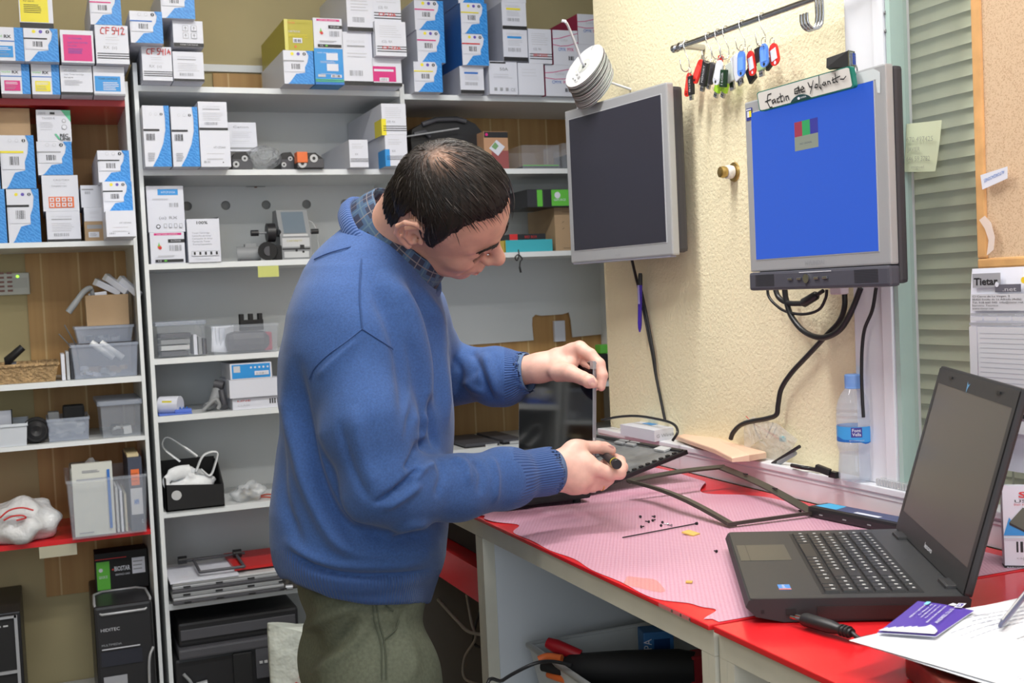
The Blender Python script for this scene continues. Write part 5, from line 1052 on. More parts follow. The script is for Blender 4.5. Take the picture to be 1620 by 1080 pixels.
for x in (.035, LW-.075):
    b = MB(); b.box((x, -.012, -.002), (x+.042, .010, .0085), LBK, .004, T=LT @ Matrix.Translation((0, .2555, LH-.004))); b.build('hinge', t)
# --- battery beyond the laptop
p0, p1 = Vector((1.245, 1.675, DZ)), Vector((1.275, 1.425, DZ)); dv = (p1-p0).normalized(); BT = Matrix.Translation(p0) @ dv.to_track_quat('X', 'Z').to_matrix().to_4x4()
t = empty('laptop_battery', (p0+p1)/2, 'long black laptop battery with blue label lying along the white ledge', 'battery')
b = MB(); b.box((0, -.024, .0012), (.252, .024, .021), BK, .006, T=BT); b.build('battery_case', t)
F = None; b = MB(); b.add([(.012, -.018, .0213), (.245, -.018, .0213), (.245, .018, .0213), (.012, .018, .0213)], [(0, 1, 2, 3)], mat('battery_label', (.05, .07, .16), .4), T=BT); b.add([(.012, -.016, .0215), (.062, -.016, .0215), (.055, .016, .0215), (.014, .016, .0215)], [(0, 1, 2, 3)], mat('battery_cyan', (.04, .40, .70), .4), T=BT); b.add([(.10, -.015, .0215), (.155, -.015, .0215), (.155, -.005, .0215), (.10, -.005, .0215)], [(0, 1, 2, 3)], W, T=BT); b.build('battery_label', t)
b = MB()
for i in range(3): b.box((.03+.055*i, -.0248, .008), (.038+.055*i, -.0236, .010), MGY, T=BT)
b.build('contact', t)
# --- black bezel frame of the opened laptop
K = [Vector((1.04, 2.0, -.384)), Vector((1.262, 2.0, -.377)), Vector((1.235, 1.66, -.4135)), Vector((1.057, 1.668, -.4155))]
b = MB(); BZ = mat('bezel_plastic', (.050, .046, .036), .4)
cen = sum(K, Vector())/4
def strip(b, pts, w, th, m, m2=None):
    """flat band along pts; width towards the frame centre"""
    n = len(pts); vs = []
    for i, p in enumerate(pts):
        tdir = (pts[min(i+1, n-1)]-pts[max(i-1, 0)]).normalized(); inn = (cen-p); inn = (inn-tdir*inn.dot(tdir)).normalized(); up = tdir.cross(inn).normalized()
        if up.z < 0: up = -up
        ww = w[i] if hasattr(w, '__len__') else w
        vs += [p, p+inn*ww, p+inn*ww+up*th*.6, p+up*th]
    fs = [(4*i+j, 4*i+(j+1) % 4, 4*i+4+(j+1) % 4, 4*i+4+j) for i in range(n-1) for j in range(4)]; fs += [(0, 1, 2, 3), (4*n-4, 4*n-1, 4*n-2, 4*n-3)]
    b.add(vs, fs, m)
def bow(a, c, s, n=9): 
    return [a.lerp(c, i/(n-1))+Vector((0, 0, s*math.sin(math.pi*i/(n-1)))) for i in range(n)]
strip(b, bow(K[0], K[1], .004), .012, .006, BZ); strip(b, bow(K[1], K[2], .006), .016, .005, BZ); strip(b, bow(K[2], K[3], 0), .010, .006, BZ); strip(b, bow(K[3], K[0], .010), .018, .006, BZ)
t = b.build('screen_bezel', None, label='empty black screen bezel frame lying across the pink mat', cat='bezel')
b = MB(); c = K[3].lerp(K[0], .45)+Vector((.006, 0, .0175)); F = Face(b, c, K[3]-K[0], Vector((1, .15, 0)), .03, .008, .0008); F.text('acer', .1, .1, .6, LG, w=.8); b.build('maker_name', t)
b = MB()
for u in (.3, .62): 
    c = K[1].lerp(K[2], u)+Vector((-.008, 0, .011)); b.box((-.002, -.006, 0), (.002, .006, .0025), BK, T=frame_at(c))
b.build('clip', t)
# --- opened lid lined with foil
FOIL = mat('foil_lining', (.20, .205, .21), .38, metal=.3, bump=(9, .9, .02), noise=(16, .35, 6)); A_, B_, C_, D_ = Vector((.985, 2.07, -.411)), Vector((1.235, 2.09, -.354)), Vector((.985, 2.455, -.405)), Vector((1.235, 2.47, -.349))
ex = (B_-A_).normalized(); ey = (C_-A_); ey = (ey-ex*ey.dot(ex)).normalized(); ez = ex.cross(ey)
FT = Matrix(((ex.x, ey.x, ez.x, A_.x), (ex.y, ey.y, ez.y, A_.y), (ex.z, ey.z, ez.z, A_.z), (0, 0, 0, 1)))
t = empty('laptop_lid_shell', (A_+B_+C_+D_)/4, 'stripped black laptop lid shell lined with grey foil leaning toward the ledge', 'laptop part')
LX, LY = .256, .385
b = MB(); b.box((0, 0, -.003), (LX, LY, 0), BK, T=FT)
for a, c in (((0, 0), (LX, .010)), ((0, LY-.01), (LX, LY)), ((0, 0), (.012, LY)), ((LX-.010, 0), (LX, LY))): b.box((*a, 0), (*c, .006), BK, .0015, T=FT)
random.seed(2)
for i in range(14): b.box((.02+.017*i, .004, .004), (.027+.017*i, .012, .009), BK, T=FT)
b.build('shell', t)
P = [[FT @ Vector((.012+(LX-.022)*i/24, .010+(LY-.02)*j/30, .0008+.0014*math.sin(i*.9+j*.35)*math.sin(j*.6)+.0014)) for j in range(31)] for i in range(25)]
b = MB(); b.grid(P, FOIL); b.build('foil_lining', t)
b = MB(); b.box((.15, .20, .0035), (.19, .27, .0042), DG, T=FT); b.build('tape_patch', t)
for k, (ya, yb) in enumerate(((.05, .09), (.17, .205), (.215, .25))):
    b = MB(); b.box((LX-.026, ya, .003), (LX-.006, yb, .008), SIL if k else LGY, .001, T=FT); b.build('metal_bracket', t, label='bright metal hinge bracket')
b = MB(); b.cyl((FT @ Vector((.012, .012, .004))), (FT @ Vector((.012, .012, .009))), .007, LGY, 14); b.tube([FT @ Vector((LX-.016, .09, .006)), FT @ Vector((LX-.014, .17, .007)), FT @ Vector((LX-.018, .3, .006))], .002, BK, 6); b.box((.03, .0, .004), (.05, .012, .009), mat('copper_tape', (.55, .28, .16), .4, metal=.5), T=FT); b.build('antenna_lead', t)
# --- black laptop body under the hands
t = empty('laptop_chassis', (.93, 2.2, DZ), 'flat black laptop body lying under the man\'s hands', 'laptop part')
b = MB(); b.box((.79, 2.02, DZ+.0095), (.972, 2.38, DZ+.028), BKM, .005); b.build('chassis', t)
b = MB()
for x, y in ((.81, 2.04), (.95, 2.04), (.81, 2.36), (.95, 2.36)): b.cyl((x, y, DZ+.001), (x, y, DZ+.010), .008, BKM, 10)
b.build('rubber_foot', t)
# --- display panel held upright
PA, PB = Vector((.893, 1.842, -.366)), Vector((.905, 1.842, -.132)); PYE = Vector((.004, .35, 0)); up = (PB-PA).normalized(); pn = PYE.normalized().cross(up)
PT = Matrix(((PYE.normalized().x, up.x, pn.x, PA.x), (PYE.normalized().y, up.y, pn.y, PA.y), (PYE.normalized().z, up.z, pn.z, PA.z), (0, 0, 0, 1)))
t = empty('display_panel', PA+PYE*.5, 'glossy black display panel held upright edge-on by the man', 'display panel')
PH = (PB-PA).length
b = MB(); b.box((0, 0, -.0035), (.352, PH, .0035), mat('panel_metal', (.36, .37, .39), .35, metal=.6), .0006, T=PT); b.build('panel_frame', t)
b = MB(); sgn = -1 if pn.x > 0 else 1
b.add([(.0, .003, sgn*.0040), (.349, .003, sgn*.0040), (.349, PH-.003, sgn*.0040), (.0, PH-.003, sgn*.0040)], [(0, 1, 2, 3) if sgn > 0 else (3, 2, 1, 0)], mat('panel_glass', (.006, .006, .008), .06, spec=.9), T=PT); b.build('glass', t)
b = MB(); b.box((-.0008, PH*.2, -.003), (0, PH*.42, .0005), LGY, T=PT); b.box((-.002, PH-.014, -.0045), (.010, PH-.002, .0045), SIL, T=PT); b.build('edge_tab', t)
# --- things on the white ledge
LZ = -.3628
def slab(name, pxs, z, h, m, lab, cat, draw=None, T=None, **k):
    q = MB(); P0 = [onz(px, py, z+h) for px, py in pxs]; n = len(P0)
    vs = [(p[0], p[1], z) for p in P0]+[(p[0], p[1], z+h) for p in P0]
    ar = sum(P0[i][0]*P0[(i+1) % n][1]-P0[(i+1) % n][0]*P0[i][1] for i in range(n)); od = list(range(n)) if ar > 0 else list(range(n))[::-1]
    q.add(vs, [tuple(od[::-1]), tuple(n+i for i in od)]+[(od[i], od[(i+1) % n], n+od[(i+1) % n], n+od[i]) for i in range(n)], m)
    if draw: draw(q, P0)
    return q.build(name, None, label=lab, cat=cat, **k)
def dwc(q, P0):
    a, c = Vector(tuple(P0[3])), Vector(tuple(P0[2])); F = Face(q, (a.x, a.y, LZ), (c-a), (0, 0, 1), (c-a).length, .026, .0008); F.text('G Wireless Charger', .04, .30, .30, GR, w=.9)
    F2 = Face(q, Vector(tuple(P0[3]))+Vector((0, 0, 0)), c-a, Vector(tuple(P0[0]))-a, (c-a).length, (Vector(tuple(P0[0]))-a).length, .0006); F2.rect(.3, .45, .55, .75, CY); F2.rect(.62, .5, .8, .58, RD)
slab('charger_box', ((981, 671), (1052, 661), (1104, 669), (1035, 681)), LZ, .026, W, 'white wireless charger box on the ledge by the wall corner', 'box', dwc)
slab('white_carton_strip', ((1050, 661), (1072, 655), (1130, 662), (1106, 669)), LZ, .020, W, 'thin white carton behind the wireless charger box', 'box')
b = MB()
pp = [(1068, 684), (1098, 680), (1128, 682), (1170, 696), (1212, 712), (1185, 719), (1158, 718), (1130, 707)]
top = [onz(px, py, LZ+.020) for px, py in pp]; cc = sum(top)/len(top)
for k_, (s_, z_) in enumerate(((1.0, 0), )): pass
n = len(top); vs = [(p[0], p[1], LZ+.004+.003*(i % 2)) for i, p in enumerate(top)]+[(cc[0]+(p[0]-cc[0])*1.0, cc[1]+(p[1]-cc[1])*1.0, LZ+.011+.004*(i % 3)) for i, p in enumerate(top)]+[(cc[0]+(p[0]-cc[0])*.97, cc[1]+(p[1]-cc[1])*.97, LZ+.013+.004*(i % 3)) for i, p in enumerate(top)]+[(cc[0], cc[1], LZ+.020)]
fs = [(i, (i+1) % n, n+(i+1) % n, n+i) for i in range(n)]+[(n+i, n+(i+1) % n, 2*n+(i+1) % n, 2*n+i) for i in range(n)]+[(2*n+i, 2*n+(i+1) % n, 3*n) for i in range(n)]+[tuple(range(n-1, -1, -1))]
b.add(vs, fs, CARDR, False); b.build('tan_envelope', None, label='tan paper envelope lying over the ledge', cat='envelope')
t = empty('parts_bag', (1.32, 1.98, LZ), 'clear bag of electronic parts standing on the ledge against the wall', 'bag')
b = MB(); q = [(1178, 715), (1176, 665), (1192, 659), (1230, 670), (1262, 695), (1240, 733), (1210, 728)]
X_ = 1.340; pts3 = [onx(px, py, X_) for px, py in q]
P = []
c3 = sum(pts3)/len(pts3)
for k_, s_ in enumerate((1, .66, .33, .02)):
    P.append([(c3[0]+(p[0]-c3[0])*s_-.014*(1-s_)*(1+.3*math.sin(i*2+k_)), c3[1]+(p[1]-c3[1])*s_, max(LZ+.001, c3[2]+(p[2]-c3[2])*s_)) for i, p in enumerate(list(pts3)+[pts3[0]])])
b.grid(P, mat('bag_haze', (.74, .74, .72), .35, alpha=.42, bump=(60, .8, .01))); b.build('bag_film', t)
b = MB(); p, q_ = onx(1222, 733, 1.318), onx(1265, 706, 1.325); b.tube([p, q_], .0035, BK, 8); b.tube([onx(1232, 732, 1.32), onx(1258, 716, 1.327)], .005, MGY, 8); b.build('black_strip', t)
b = MB(); b.tube(smooth_path([onx(1180, 658, 1.345), onx(1194, 671, 1.342), onx(1212, 681, 1.342), onx(1232, 694, 1.342)], 5), .0008, RD, 6); b.build('red_lead', t)
b = MB()
for a, c in (((1212, 692), (1223, 669)), ((1222, 690), (1229, 675)), ((1190, 664), (1199, 690))): b.tube([onx(*a, 1.343), onx(*c, 1.343)], .0008, BK, 6)
b.build('thin_lead', t)
b = MB(); c = onx(1238, 694, 1.338); b.box((c[0]-.003, c[1]-.008, c[2]-.006), (c[0]+.003, c[1]+.008, c[2]+.006), mat('teal_part', (.20, .48, .50), .4), .002); b.build('teal_connector', t)
# black bits on ledge
b = MB(); b.tube(smooth_path([onz(1253, 736, LZ+.006), onz(1268, 739, LZ+.008), onz(1282, 741, LZ+.006), onz(1297, 744, LZ+.006)], 4), .004, BK, 8); c = onz(1302, 743, LZ+.016); b.box((-.006, -.014, -.006), (.006, .014, .006), BK, .002, T=frame_at(c, .5, .3)); c = onz(1320, 751, LZ+.006); b.box((-.006, -.010, -.005), (.006, .010, .006), BK, .001, T=frame_at(c)); b.build('black_adapter_lead', None, label='short black adapter lead lying on the ledge left of the bottle', cat='lead')
# tray of tiny parts right of the bottle
t = empty('ribbed_tray', (1.335, 1.53, LZ), 'clear ribbed tray of small parts on the ledge right of the bottle', 'tray')
b = MB(); q = [onz(px, py, LZ+.001) for px, py in ((1375, 763), (1400, 756), (1450, 764), (1444, 776))]
b.box((1.312, 1.455, LZ), (1.350, 1.60, LZ+.012), mat('ribbed_clear', (.60, .62, .64), .2, alpha=.45), .002)
for i in range(22): b.box((1.3112, 1.458+.0065*i, LZ+.001), (1.3122, 1.4605+.0065*i, LZ+.012), LGY)
b.build('tray_case', t)
b = MB(); b.prism([(0, 0), (.022, 0), (.010, .014)], .006, DG, frame_at((1.325, 1.525, LZ+.002), -1.2, math.pi/2)); b.box((1.32, 1.475, LZ+.002), (1.335, 1.500, LZ+.014), MGY, .002); [b.box((1.319, 1.458+.007*i, LZ+.004), (1.336, 1.461+.007*i, LZ+.016), W) for i in range(3)]; b.build('contents', t)
# --- water bottle
BXc, BYc = 1.3185, 1.658
t = empty('water_bottle', (BXc, BYc, LZ), 'half full small water bottle with light blue cap and label on the ledge', 'bottle')
PET = mat('pet_plastic', (.66, .76, .92), .06, alpha=.30, spec=1.)
TT = Matrix.Translation((BXc, BYc, LZ))
prof = [(0, .004), (.018, .0), (.027, .001), (.0305, .006), (.031, .020), (.0295, .035), (.0285, .050), (.030, .058), (.0315, .062), (.0318, .068), (.0310, .070), (.0310, .098), (.0318, .100), (.0322, .108), (.0312, .112), (.0320, .117), (.0308, .123), (.0312, .128), (.0285, .140), (.0225, .153), (.0155, .163), (.0135, .167), (.0135, .172)]
b = MB(); b.lathe(prof, PET, 36, TT); b.build('bottle_body', t)
b = MB(); b.lathe([(0, .006), (.026, .004), (.0295, .010), (.0298, .020), (.0285, .035), (.0272, .048), (0, .0485)], mat('water', (.72, .76, .78), .03, alpha=.22, spec=.9), 30, TT); b.build('water', t)
b = MB(); b.lathe([(.0148, .166), (.0152, .170), (.0152, .186), (.0140, .188), (0, .188)], mat('cap_blue', (.22, .42, .86), .4), 30, TT); [b.add([(.0154*math.cos(a), .0154*math.sin(a), .173), (.0154*math.cos(a+.06), .0154*math.sin(a+.06), .173), (.0154*math.cos(a+.06), .0154*math.sin(a+.06), .186), (.0154*math.cos(a), .0154*math.sin(a), .186)], [(0, 1, 2, 3)], mat('cap_ridge', (.28, .48, .88), .4), T=TT) for a in np.arange(0, 6.28, .17)]; b.lathe([(.0150, .163), (.0154, .164), (.0154, .1655), (.0150, .1665)], mat('cap_blue'), 30, TT); b.build('cap', t, label='light blue cap')
b = MB(); b.lathe([(.0316, .071), (.0316, .098)], mat('label_blue', (.06, .36, .78), .35), 36, TT)
ca = math.atan2(-BYc, -BXc)+.06
def onlabel(b, s, a0, z, h, m, wtot, rr=.0319, bold=0.):
    vs, fs = text2d(s, 1, bold); x0 = min(p[0] for p in vs); x1 = max(p[0] for p in vs); k_ = wtot/(x1-x0); out = []
    for p in vs:
        arc = ((p[0]-x0)*k_-wtot/2)/rr; out.append((rr*math.cos(a0+arc), rr*math.sin(a0+arc), z+p[1]*h/.7))
    b.add(out, fs, m, T=TT)
def patch(b, a0, a1, z0, z1, m, rr, wav=None, n=14):
    row0 = []; row1 = []
    for i in range(n+1):
        a = a0+(a1-a0)*i/n; row0.append((rr*math.cos(a), rr*math.sin(a), z0)); row1.append((rr*math.cos(a), rr*math.sin(a), (z1 if wav is None else wav(i/n))))
    b.grid([row0, row1], m, T=TT)
patch(b, ca-.28, ca+.32, .080, .097, mat('navy_label', (.06, .05, .30), .4), .0318)
patch(b, ca-1.5, ca+1.3, .0712, .08, mat('hill_blue', (.02, .15, .52), .4), .03175, lambda u: .0745+.0045*math.sin(u*7)+.003*math.sin(u*13+1))
onlabel(b, 'Font', ca+.02, .0895, .0055, W, .015, bold=.02); onlabel(b, 'Vella', ca+.02, .0825, .0055, W, .0155, bold=.02); onlabel(b, 'agua mineral natural', ca+.02, .0735, .0022, W, .026)
b.build('label', t, label='blue bottle label')
# --- papers, card and pen on the near desk
PZ = -.3845
pa = Vector(tuple(onz(1343, 1015, PZ))); pb = Vector(tuple(onz(1600, 938, PZ))); pc = Vector(tuple(onz(1560, 1080, PZ)))
u_ = (pb-pa).normalized(); v_ = (pc-pa); v_ = (v_-u_*v_.dot(u_)).normalized()
rbx = mat('oxblood_box', (.12, .022, .015), .35, noise=(40, .5))
q = MB(); c0 = onz(1436, 1070, DZ+.002); q.box((0, -.15, DZ+.0008), (.20, .0, PZ-.0085), rbx, .003, T=frame_at((c0[0]-.0, c0[1]+.004, 0), -.35)); q.build('oxblood_case', None, label='dark oxblood case under the papers on the near desk', cat='case')
PAP = mat('paper_white', (.74, .76, .80), .6)
def sheet(pa, u, v, L_, W_, z, lab, seed, grp='paper sheets on the near desk'):
    q = MB(); P = []
    for i in range(15):
        row = []
        for j in range(15):
            a, c = i/14*L_, j/14*W_; d = a
            row.append(pa+u*a+v*c+Vector((0, 0, z-.010*max(0, (a-.10)/.2)**2*(1-.4*j/14)+.0012*math.sin(i*.8+seed))))
        P.append(row)
    q.grid(P, PAP)
    def at_(a, c, up=.0006):
        i = min(13.999, max(0, a/L_*14)); j = min(13.999, max(0, c/W_*14)); i0, j0 = int(i), int(j); fi, fj = i-i0, j-j0
        p = P[i0][j0]*(1-fi)*(1-fj)+P[i0+1][j0]*fi*(1-fj)+P[i0][j0+1]*(1-fi)*fj+P[i0+1][j0+1]*fi*fj; return p+Vector((0, 0, up))
    return q, at_
q, at_ = sheet(pa+Vector((.004, -.003, 0)), (u_+v_*.05).normalized(), (v_-u_*.05).normalized(), .297, .21, -.0012, '', 1.); q.build('paper_sheet', None, label='lower white paper sheet peeking out under the printed one', cat='paper')
q, at_ = sheet(pa, u_, v_, .297, .21, .0006, '', 2.)
random.seed(9)
PG = mat('faint_print', (.38, .40, .48), .6)
def pline(q, a0, a1, c, w=.0007, m=PG):
    x = a0
    while x < a1:
        l = random.uniform(.004, .012); e = min(a1, x+l); q.add([at_(x, c-w), at_(e, c-w), at_(e, c+w), at_(x, c+w)], [(0, 1, 2, 3)], m); x = e+.0016
for i in range(4): pline(q, .02+.002*i, .25, .188-.0045*i, .0005)
for i in range(3): pline(q, .13, .26, .108+.007*i, .0012, GR)
for i in range(5): pline(q, .15, .28, .03+.011*i, .0008)
for i in range(3): pline(q, .10, .17, .05+.012*i, .0006)
q.add([at_(.16, .02), at_(.185, .010), at_(.20, .02), at_(.19, .035)], [(0, 1, 2, 3)], LG)
q.build('paper_sheet', None, label='upper white printed paper sheet holding the card and pen', cat='paper', origin=tuple(pa))
cq = [onz(px, py, PZ+.0035) for px, py in ((1388, 1001), (1452, 951), (1541, 966), (1480, 1007))]
q = MB(); VC = mat('violet_card', (.085, .045, .34), .35); n_ = 10; P = []
for i in range(n_+1):
    u = i/n_; a = Vector(tuple(cq[0])).lerp(Vector(tuple(cq[1])), u); c = Vector(tuple(cq[3])).lerp(Vector(tuple(cq[2])), u)
    P.append([a.lerp(c, j/n_)+Vector((0, 0, .0012*math.sin(math.pi*j/n_)+.0018*(u-.5)**2)) for j in range(n_+1)])
q.grid(P, VC); q.grid([[p-Vector((0, 0, .0007)) for p in row] for row in P][::-1], W)
q.add([P[0][0], P[0][-1], P[0][-1]-Vector((0, 0, .0007)), P[0][0]-Vector((0, 0, .0007))], [(0, 1, 2, 3)], W); q.add([P[0][-1], P[-1][-1], P[-1][-1]-Vector((0, 0, .0007)), P[0][-1]-Vector((0, 0, .0007))], [(0, 1, 2, 3)], W)
o_ = P[0][0]; U_ = P[0][-1]-P[0][0]; V_ = P[-1][0]-P[0][0]
def cp(u, v, e=.0022): return o_+U_*u+V_*v+Vector((0, 0, e))
def cpoly(pts, m, e=.0022): q.add([cp(u, v, e) for u, v in pts], [tuple(range(len(pts)))], m)
cpoly([(0.01, 0.01), (.98, .01), (.97, .1), (.85, .2), (.74, .26), (.70, .2), (.58, .16), (.56, .2), (.48, .15), (.46, .19), (.36, .13), (.34, .17), (.24, .11), (.22, .15), (.12, .08), (.10, .12)], W)
def ctext(s, u, v, h, wd, m=W):
    """text running along V (up the card), letter tops towards -U"""
    vs, fs = text2d(s, 1, .01); x0 = min(p[0] for p in vs); x1 = max(p[0] for p in vs); q.add([cp(u-p[1]*h/.7, v+(p[0]-x0)/(x1-x0)*wd, .0026) for p in vs], fs, m)
ctext('ANDRES, S.L.U.', .84, .30, .07, .46); ctext('SERVICIOS INFORMATICOS', .66, .30, .035, .52); ctext('Tel 918 660 211', .55, .42, .03, .4); ctext('info@andres.net', .46, .44, .03, .40); ctext('C/ Mayor 12', .38, .5, .03, .36); ctext('REDES Y SISTEMAS', .28, .42, .035, .42)
cpoly([(.80, .80), (.94, .80), (.94, .94), (.80, .94)], W, .0025); cpoly([(.825, .825), (.915, .825), (.915, .915), (.825, .915)], VC, .0028); cpoly([(.84, .84), (.90, .84), (.87, .90)], W, .0031); cpoly([(.66, .86), (.79, .84), (.79, .90), (.70, .93)], W, .0026); cpoly([(.22, .84), (.30, .84), (.30, .93), (.22, .93)], mat('card_cyan', (.2, .6, .8), .5), .0026)
q.build('business_card', None, label='violet business card with white print lying on the white papers', cat='card')
q = MB(); a, c = Vector(tuple(onz(1582, 990, PZ+.008))), Vector(tuple(onz(1650, 905, PZ+.010))); q.tube([a, a.lerp(c, .06), a.lerp(c, .5), c], [.002, .0034, .0036, .0036], mat('smoky_pen', (.10, .11, .20), .12, alpha=.85, spec=.8), 12); q.tube([a.lerp(c, .05)+Vector((0, 0, .0036)), a.lerp(c, .95)+Vector((0, 0, .0036))], .0009, LGY, 6); q.build('pen', None, label='smoky grey pen lying on the papers at the right photo edge', cat='pen')
# --- charger plug
t = empty('mains_plug', tuple(onz(1300, 992, DZ)), 'black mains plug with steel pins lying beside the laptop', 'plug')
pz = DZ+.011
a, c = Vector(tuple(onz(1272, 979, pz))), Vector(tuple(onz(1348, 1001, pz))); dn = (c-a).normalized(); sd = dn.cross(Vector((0, 0, 1)))
q = MB(); q.tube([a, a+dn*.003, a.lerp(c, .55), a.lerp(c, .75), c], [.0085, .0095, .0092, .0068, .0060], BK, 14, flat=.85); q.build('plug_body', t)
q = MB(); [q.tube([a.lerp(c, .78+.07*i), a.lerp(c, .81+.07*i)], .0072, BKM, 12) for i in range(3)]; q.build('strain_relief', t)
for s_ in (-.0045, .0045):
    q = MB(); q.tube([a+sd*s_, a+sd*s_-dn*.008], .0022, DG, 10); q.tube([a+sd*s_-dn*.008, a+sd*s_-dn*.017], .0021, CHR, 10); q.build('pin', t, label='steel plug pin')
q = MB(); e = onz(1420, 1012, DZ+.004); q.tube(smooth_path([c, c+dn*.012-Vector((0, 0, .004)), Vector(tuple(onz(1385, 1008, DZ+.005))), Vector(tuple(onz(1450, 1025, DZ+.004)))], 5), .0028, BK, 8); q.build('flex', t)
# --- white drive carton at the right edge, on the desk
c0 = Vector((1.229, 1.232, DZ)); rv = Vector((.80, -.60, 0)); 
t0 = frame_at(c0, math.atan2(rv.y, rv.x), -.06)
q = MB(); Wd, Hh = .13, .115
q.box((0, 0, .0008), (Wd, .02, Hh), W, T=t0); q.box((-.0005, -.0005, 0), (Wd+.0005, .0205, .004), KM, T=t0)
F = Face(q, t0 @ Vector((0, 0, 0)), rv, t0.to_3x3() @ Vector((0, 0, 1)), Wd, Hh, .0006)
F.poly([(0, .40), (.02, .40), (.5, .40), (.5, .44), (.12, .50), (.06, .62)], CY); F.poly([(.06, .56), (.20, .74), (.55, .60), (.5, .42), (.28, .42)], mat('drive_olive', (.10, .11, .08), .4)); F.poly([(.06, .56), (.28, .42), (.28, .40), (.06, .53)], KM); F.text('SSD', .16, .86, .07, RD, w=.30, bold=.03); F.text('USB3.0', .12, .80, .035, KM, w=.3); F.text('SSD HARD DISK', .11, .765, .022, RD, w=.3); F.rect(.0, .04, .8, .37, W); F.bars(.12, .20, .62, .33); F.text('0123456', .2, .165, .022, GR, w=.3); F.text('caja externa', .12, .12, .025, GR, w=.36); F.rect(0, .36, 1, .372, LG); F.text('BARCODE LABEL', .02, .01, .018, W, w=.3)
q.build('drive_carton', None, label='white hard disk enclosure carton standing at the right edge behind the laptop', cat='carton')
# --- bin of tools inside the bench
BZr = -.655
t = empty('tool_bin', (1.0, 1.62, -.7715), 'long white plastic bin of tools on the bench cabinet shelf', 'bin')
b = MB(); TB = mat('bin_white', (.60, .63, .64), .4)
x0, x1, y0, y1 = .80, 1.20, 1.26, 1.955
tray(b, x0, x1, y0, y1, -.7715, BZr, TB, .02, .005); b.build('bin_body', t)
b = MB(); b.tube([(x0, y0, BZr), (x1, y0, BZr), (x1, y1, BZr), (x0, y1, BZr), (x0, y0, BZr)], .006, TB, 8); b.build('bin_rim', t)
def inb(px, py, z): return Vector(tuple(onz(px, py, z)))
z = -.665; b = MB(); b.tube([inb(885, 1062, -.69), inb(905, 1058, z), inb(990, 1056, z), inb(1075, 1054, z), inb(1100, 1055, z)], [.016, .026, .030, .030, .026], BKM, 14); b.build('tool_pouch', None, label='black tool pouch lying in the white bin under the bench', cat='pouch')
t2 = empty('spring_clamp', inb(870, 1048, z), 'orange and black spring clamp lying in the white tool bin', 'clamp')
b = MB(); b.tube(smooth_path([inb(852, 1043, -.645), inb(866, 1038, -.64), inb(889, 1041, -.64)], 4), .0065, OR, 10); b.tube(smooth_path([inb(868, 1066, -.68), inb(884, 1072, -.68), inb(900, 1076, -.68)], 4), .0065, OR, 10); b.build('clamp_arm', t2, label='orange clamp arm')
b = MB(); b.tube([inb(858, 1053, z), inb(892, 1058, z)], [.009, .013], BKM, 12); b.build('clamp_body', t2)
b = MB(); b.tube([inb(866, 1016, -.625), inb(880, 1022, -.63), inb(918, 1037, -.645)], [.0095, .0125, .0105], mat('grip_red', (.40, .01, .02), .35), 12); b.build('red_grip', None, label='dark red tool handle sticking up in the white bin', cat='tool')
c_ = inb(1038, 1030, -.66); b = MB(); b.box((-.028, -.022, -.05), (.028, .022, .042), mat('glove_blue', (.03, .14, .36), .5), .003, T=frame_at(c_, -.25)); F = Face(b, frame_at(c_, -.25) @ Vector((-.028, -.0225, -.05)), frame_at((0, 0, 0), -.25) @ Vector((1, 0, 0)), (0, 0, 1), .056, .092, .0006); F.rect(.34, .50, .86, .86, mat('navy_window', (.01, .04, .14), .3)); F.text('MAPA', .26, .42, .16, W, w=.75, rot=1.57); b.build('glove_pack', None, label='blue glove pack marked MAPA standing in the tool bin', cat='pack')
c_ = inb(1102, 1048, -.66); b = MB(); b.box((-.02, -.02, -.03), (.02, .02, .018), mat('pack_red', (.35, .02, .03), .5), .004, T=frame_at(c_)); b.build('red_pack', None, label='red pack at the near end of the tool bin', cat='pack')
b = MB(); b.tube(smooth_path([inb(905, 1052, -.636), inb(875, 1046, -.636), inb(850, 1048, -.642), inb(822, 1060, -.650), inb(795, 1076, -.655), inb(770, 1098, -.66), (.70, 1.86, -.95), (.70, 1.86, FLOOR+.004)], 6), .0032, BK, 8); b.build('black_tool_cable', None, label='black cable running out of the tool bin over its rim', cat='cable')
# --- floor level clutter in the knee space
b = MB(); GC = mat('grey_flex', (.24, .22, .20), .5)
b.tube(smooth_path([onx(690, 945, .85), onx(722, 980, .85), onx(745, 1000, .85), onx(790, 1005, .85)], 6), .0042, GC, 8); b.build('grey_cable', None, label='thick grey cable sagging in the dark knee space', cat='cable')
b = MB(); b.tube(smooth_path([onx(738, 940, .87), onx(746, 985, .87), onx(752, 1010, .87), onx(735, 1040, .87), onx(735, 1072, .87), onx(765, 1085, .87)], 6), .0034, GC, 8); b.build('grey_cable', None, label='thin grey cable hanging down in the dark knee space', cat='cable')
b = MB(); b.tube(smooth_path([onx(765, 950, .89), onx(752, 990, .89), onx(752, 1020, .89), onx(800, 1030, .89)], 6), .0034, BK, 8); b.build('black_cable', None, label='black cable hanging in the dark knee space under the bench', cat='cable')
# ------------------------------------------------------------------ things on the right wall
def rot_basis(o, U, N):
    U = Vector(U).normalized(); V = Vector((0, 0, 1)); V = (V-U*V.dot(U)).normalized(); N = U.cross(V)
    return Matrix(((U.x, V.x, N.x, o[0]), (U.y, V.y, N.y, o[1]), (U.z, V.z, N.z, o[2]), (0, 0, 0, 1)))
# front faces look towards -X: U runs from the far edge to the near edge (towards -Y), V up, N = U x V = (-1,0,0)-ish
def corner_z(px, py, X): p = onx(px, py, X); return p
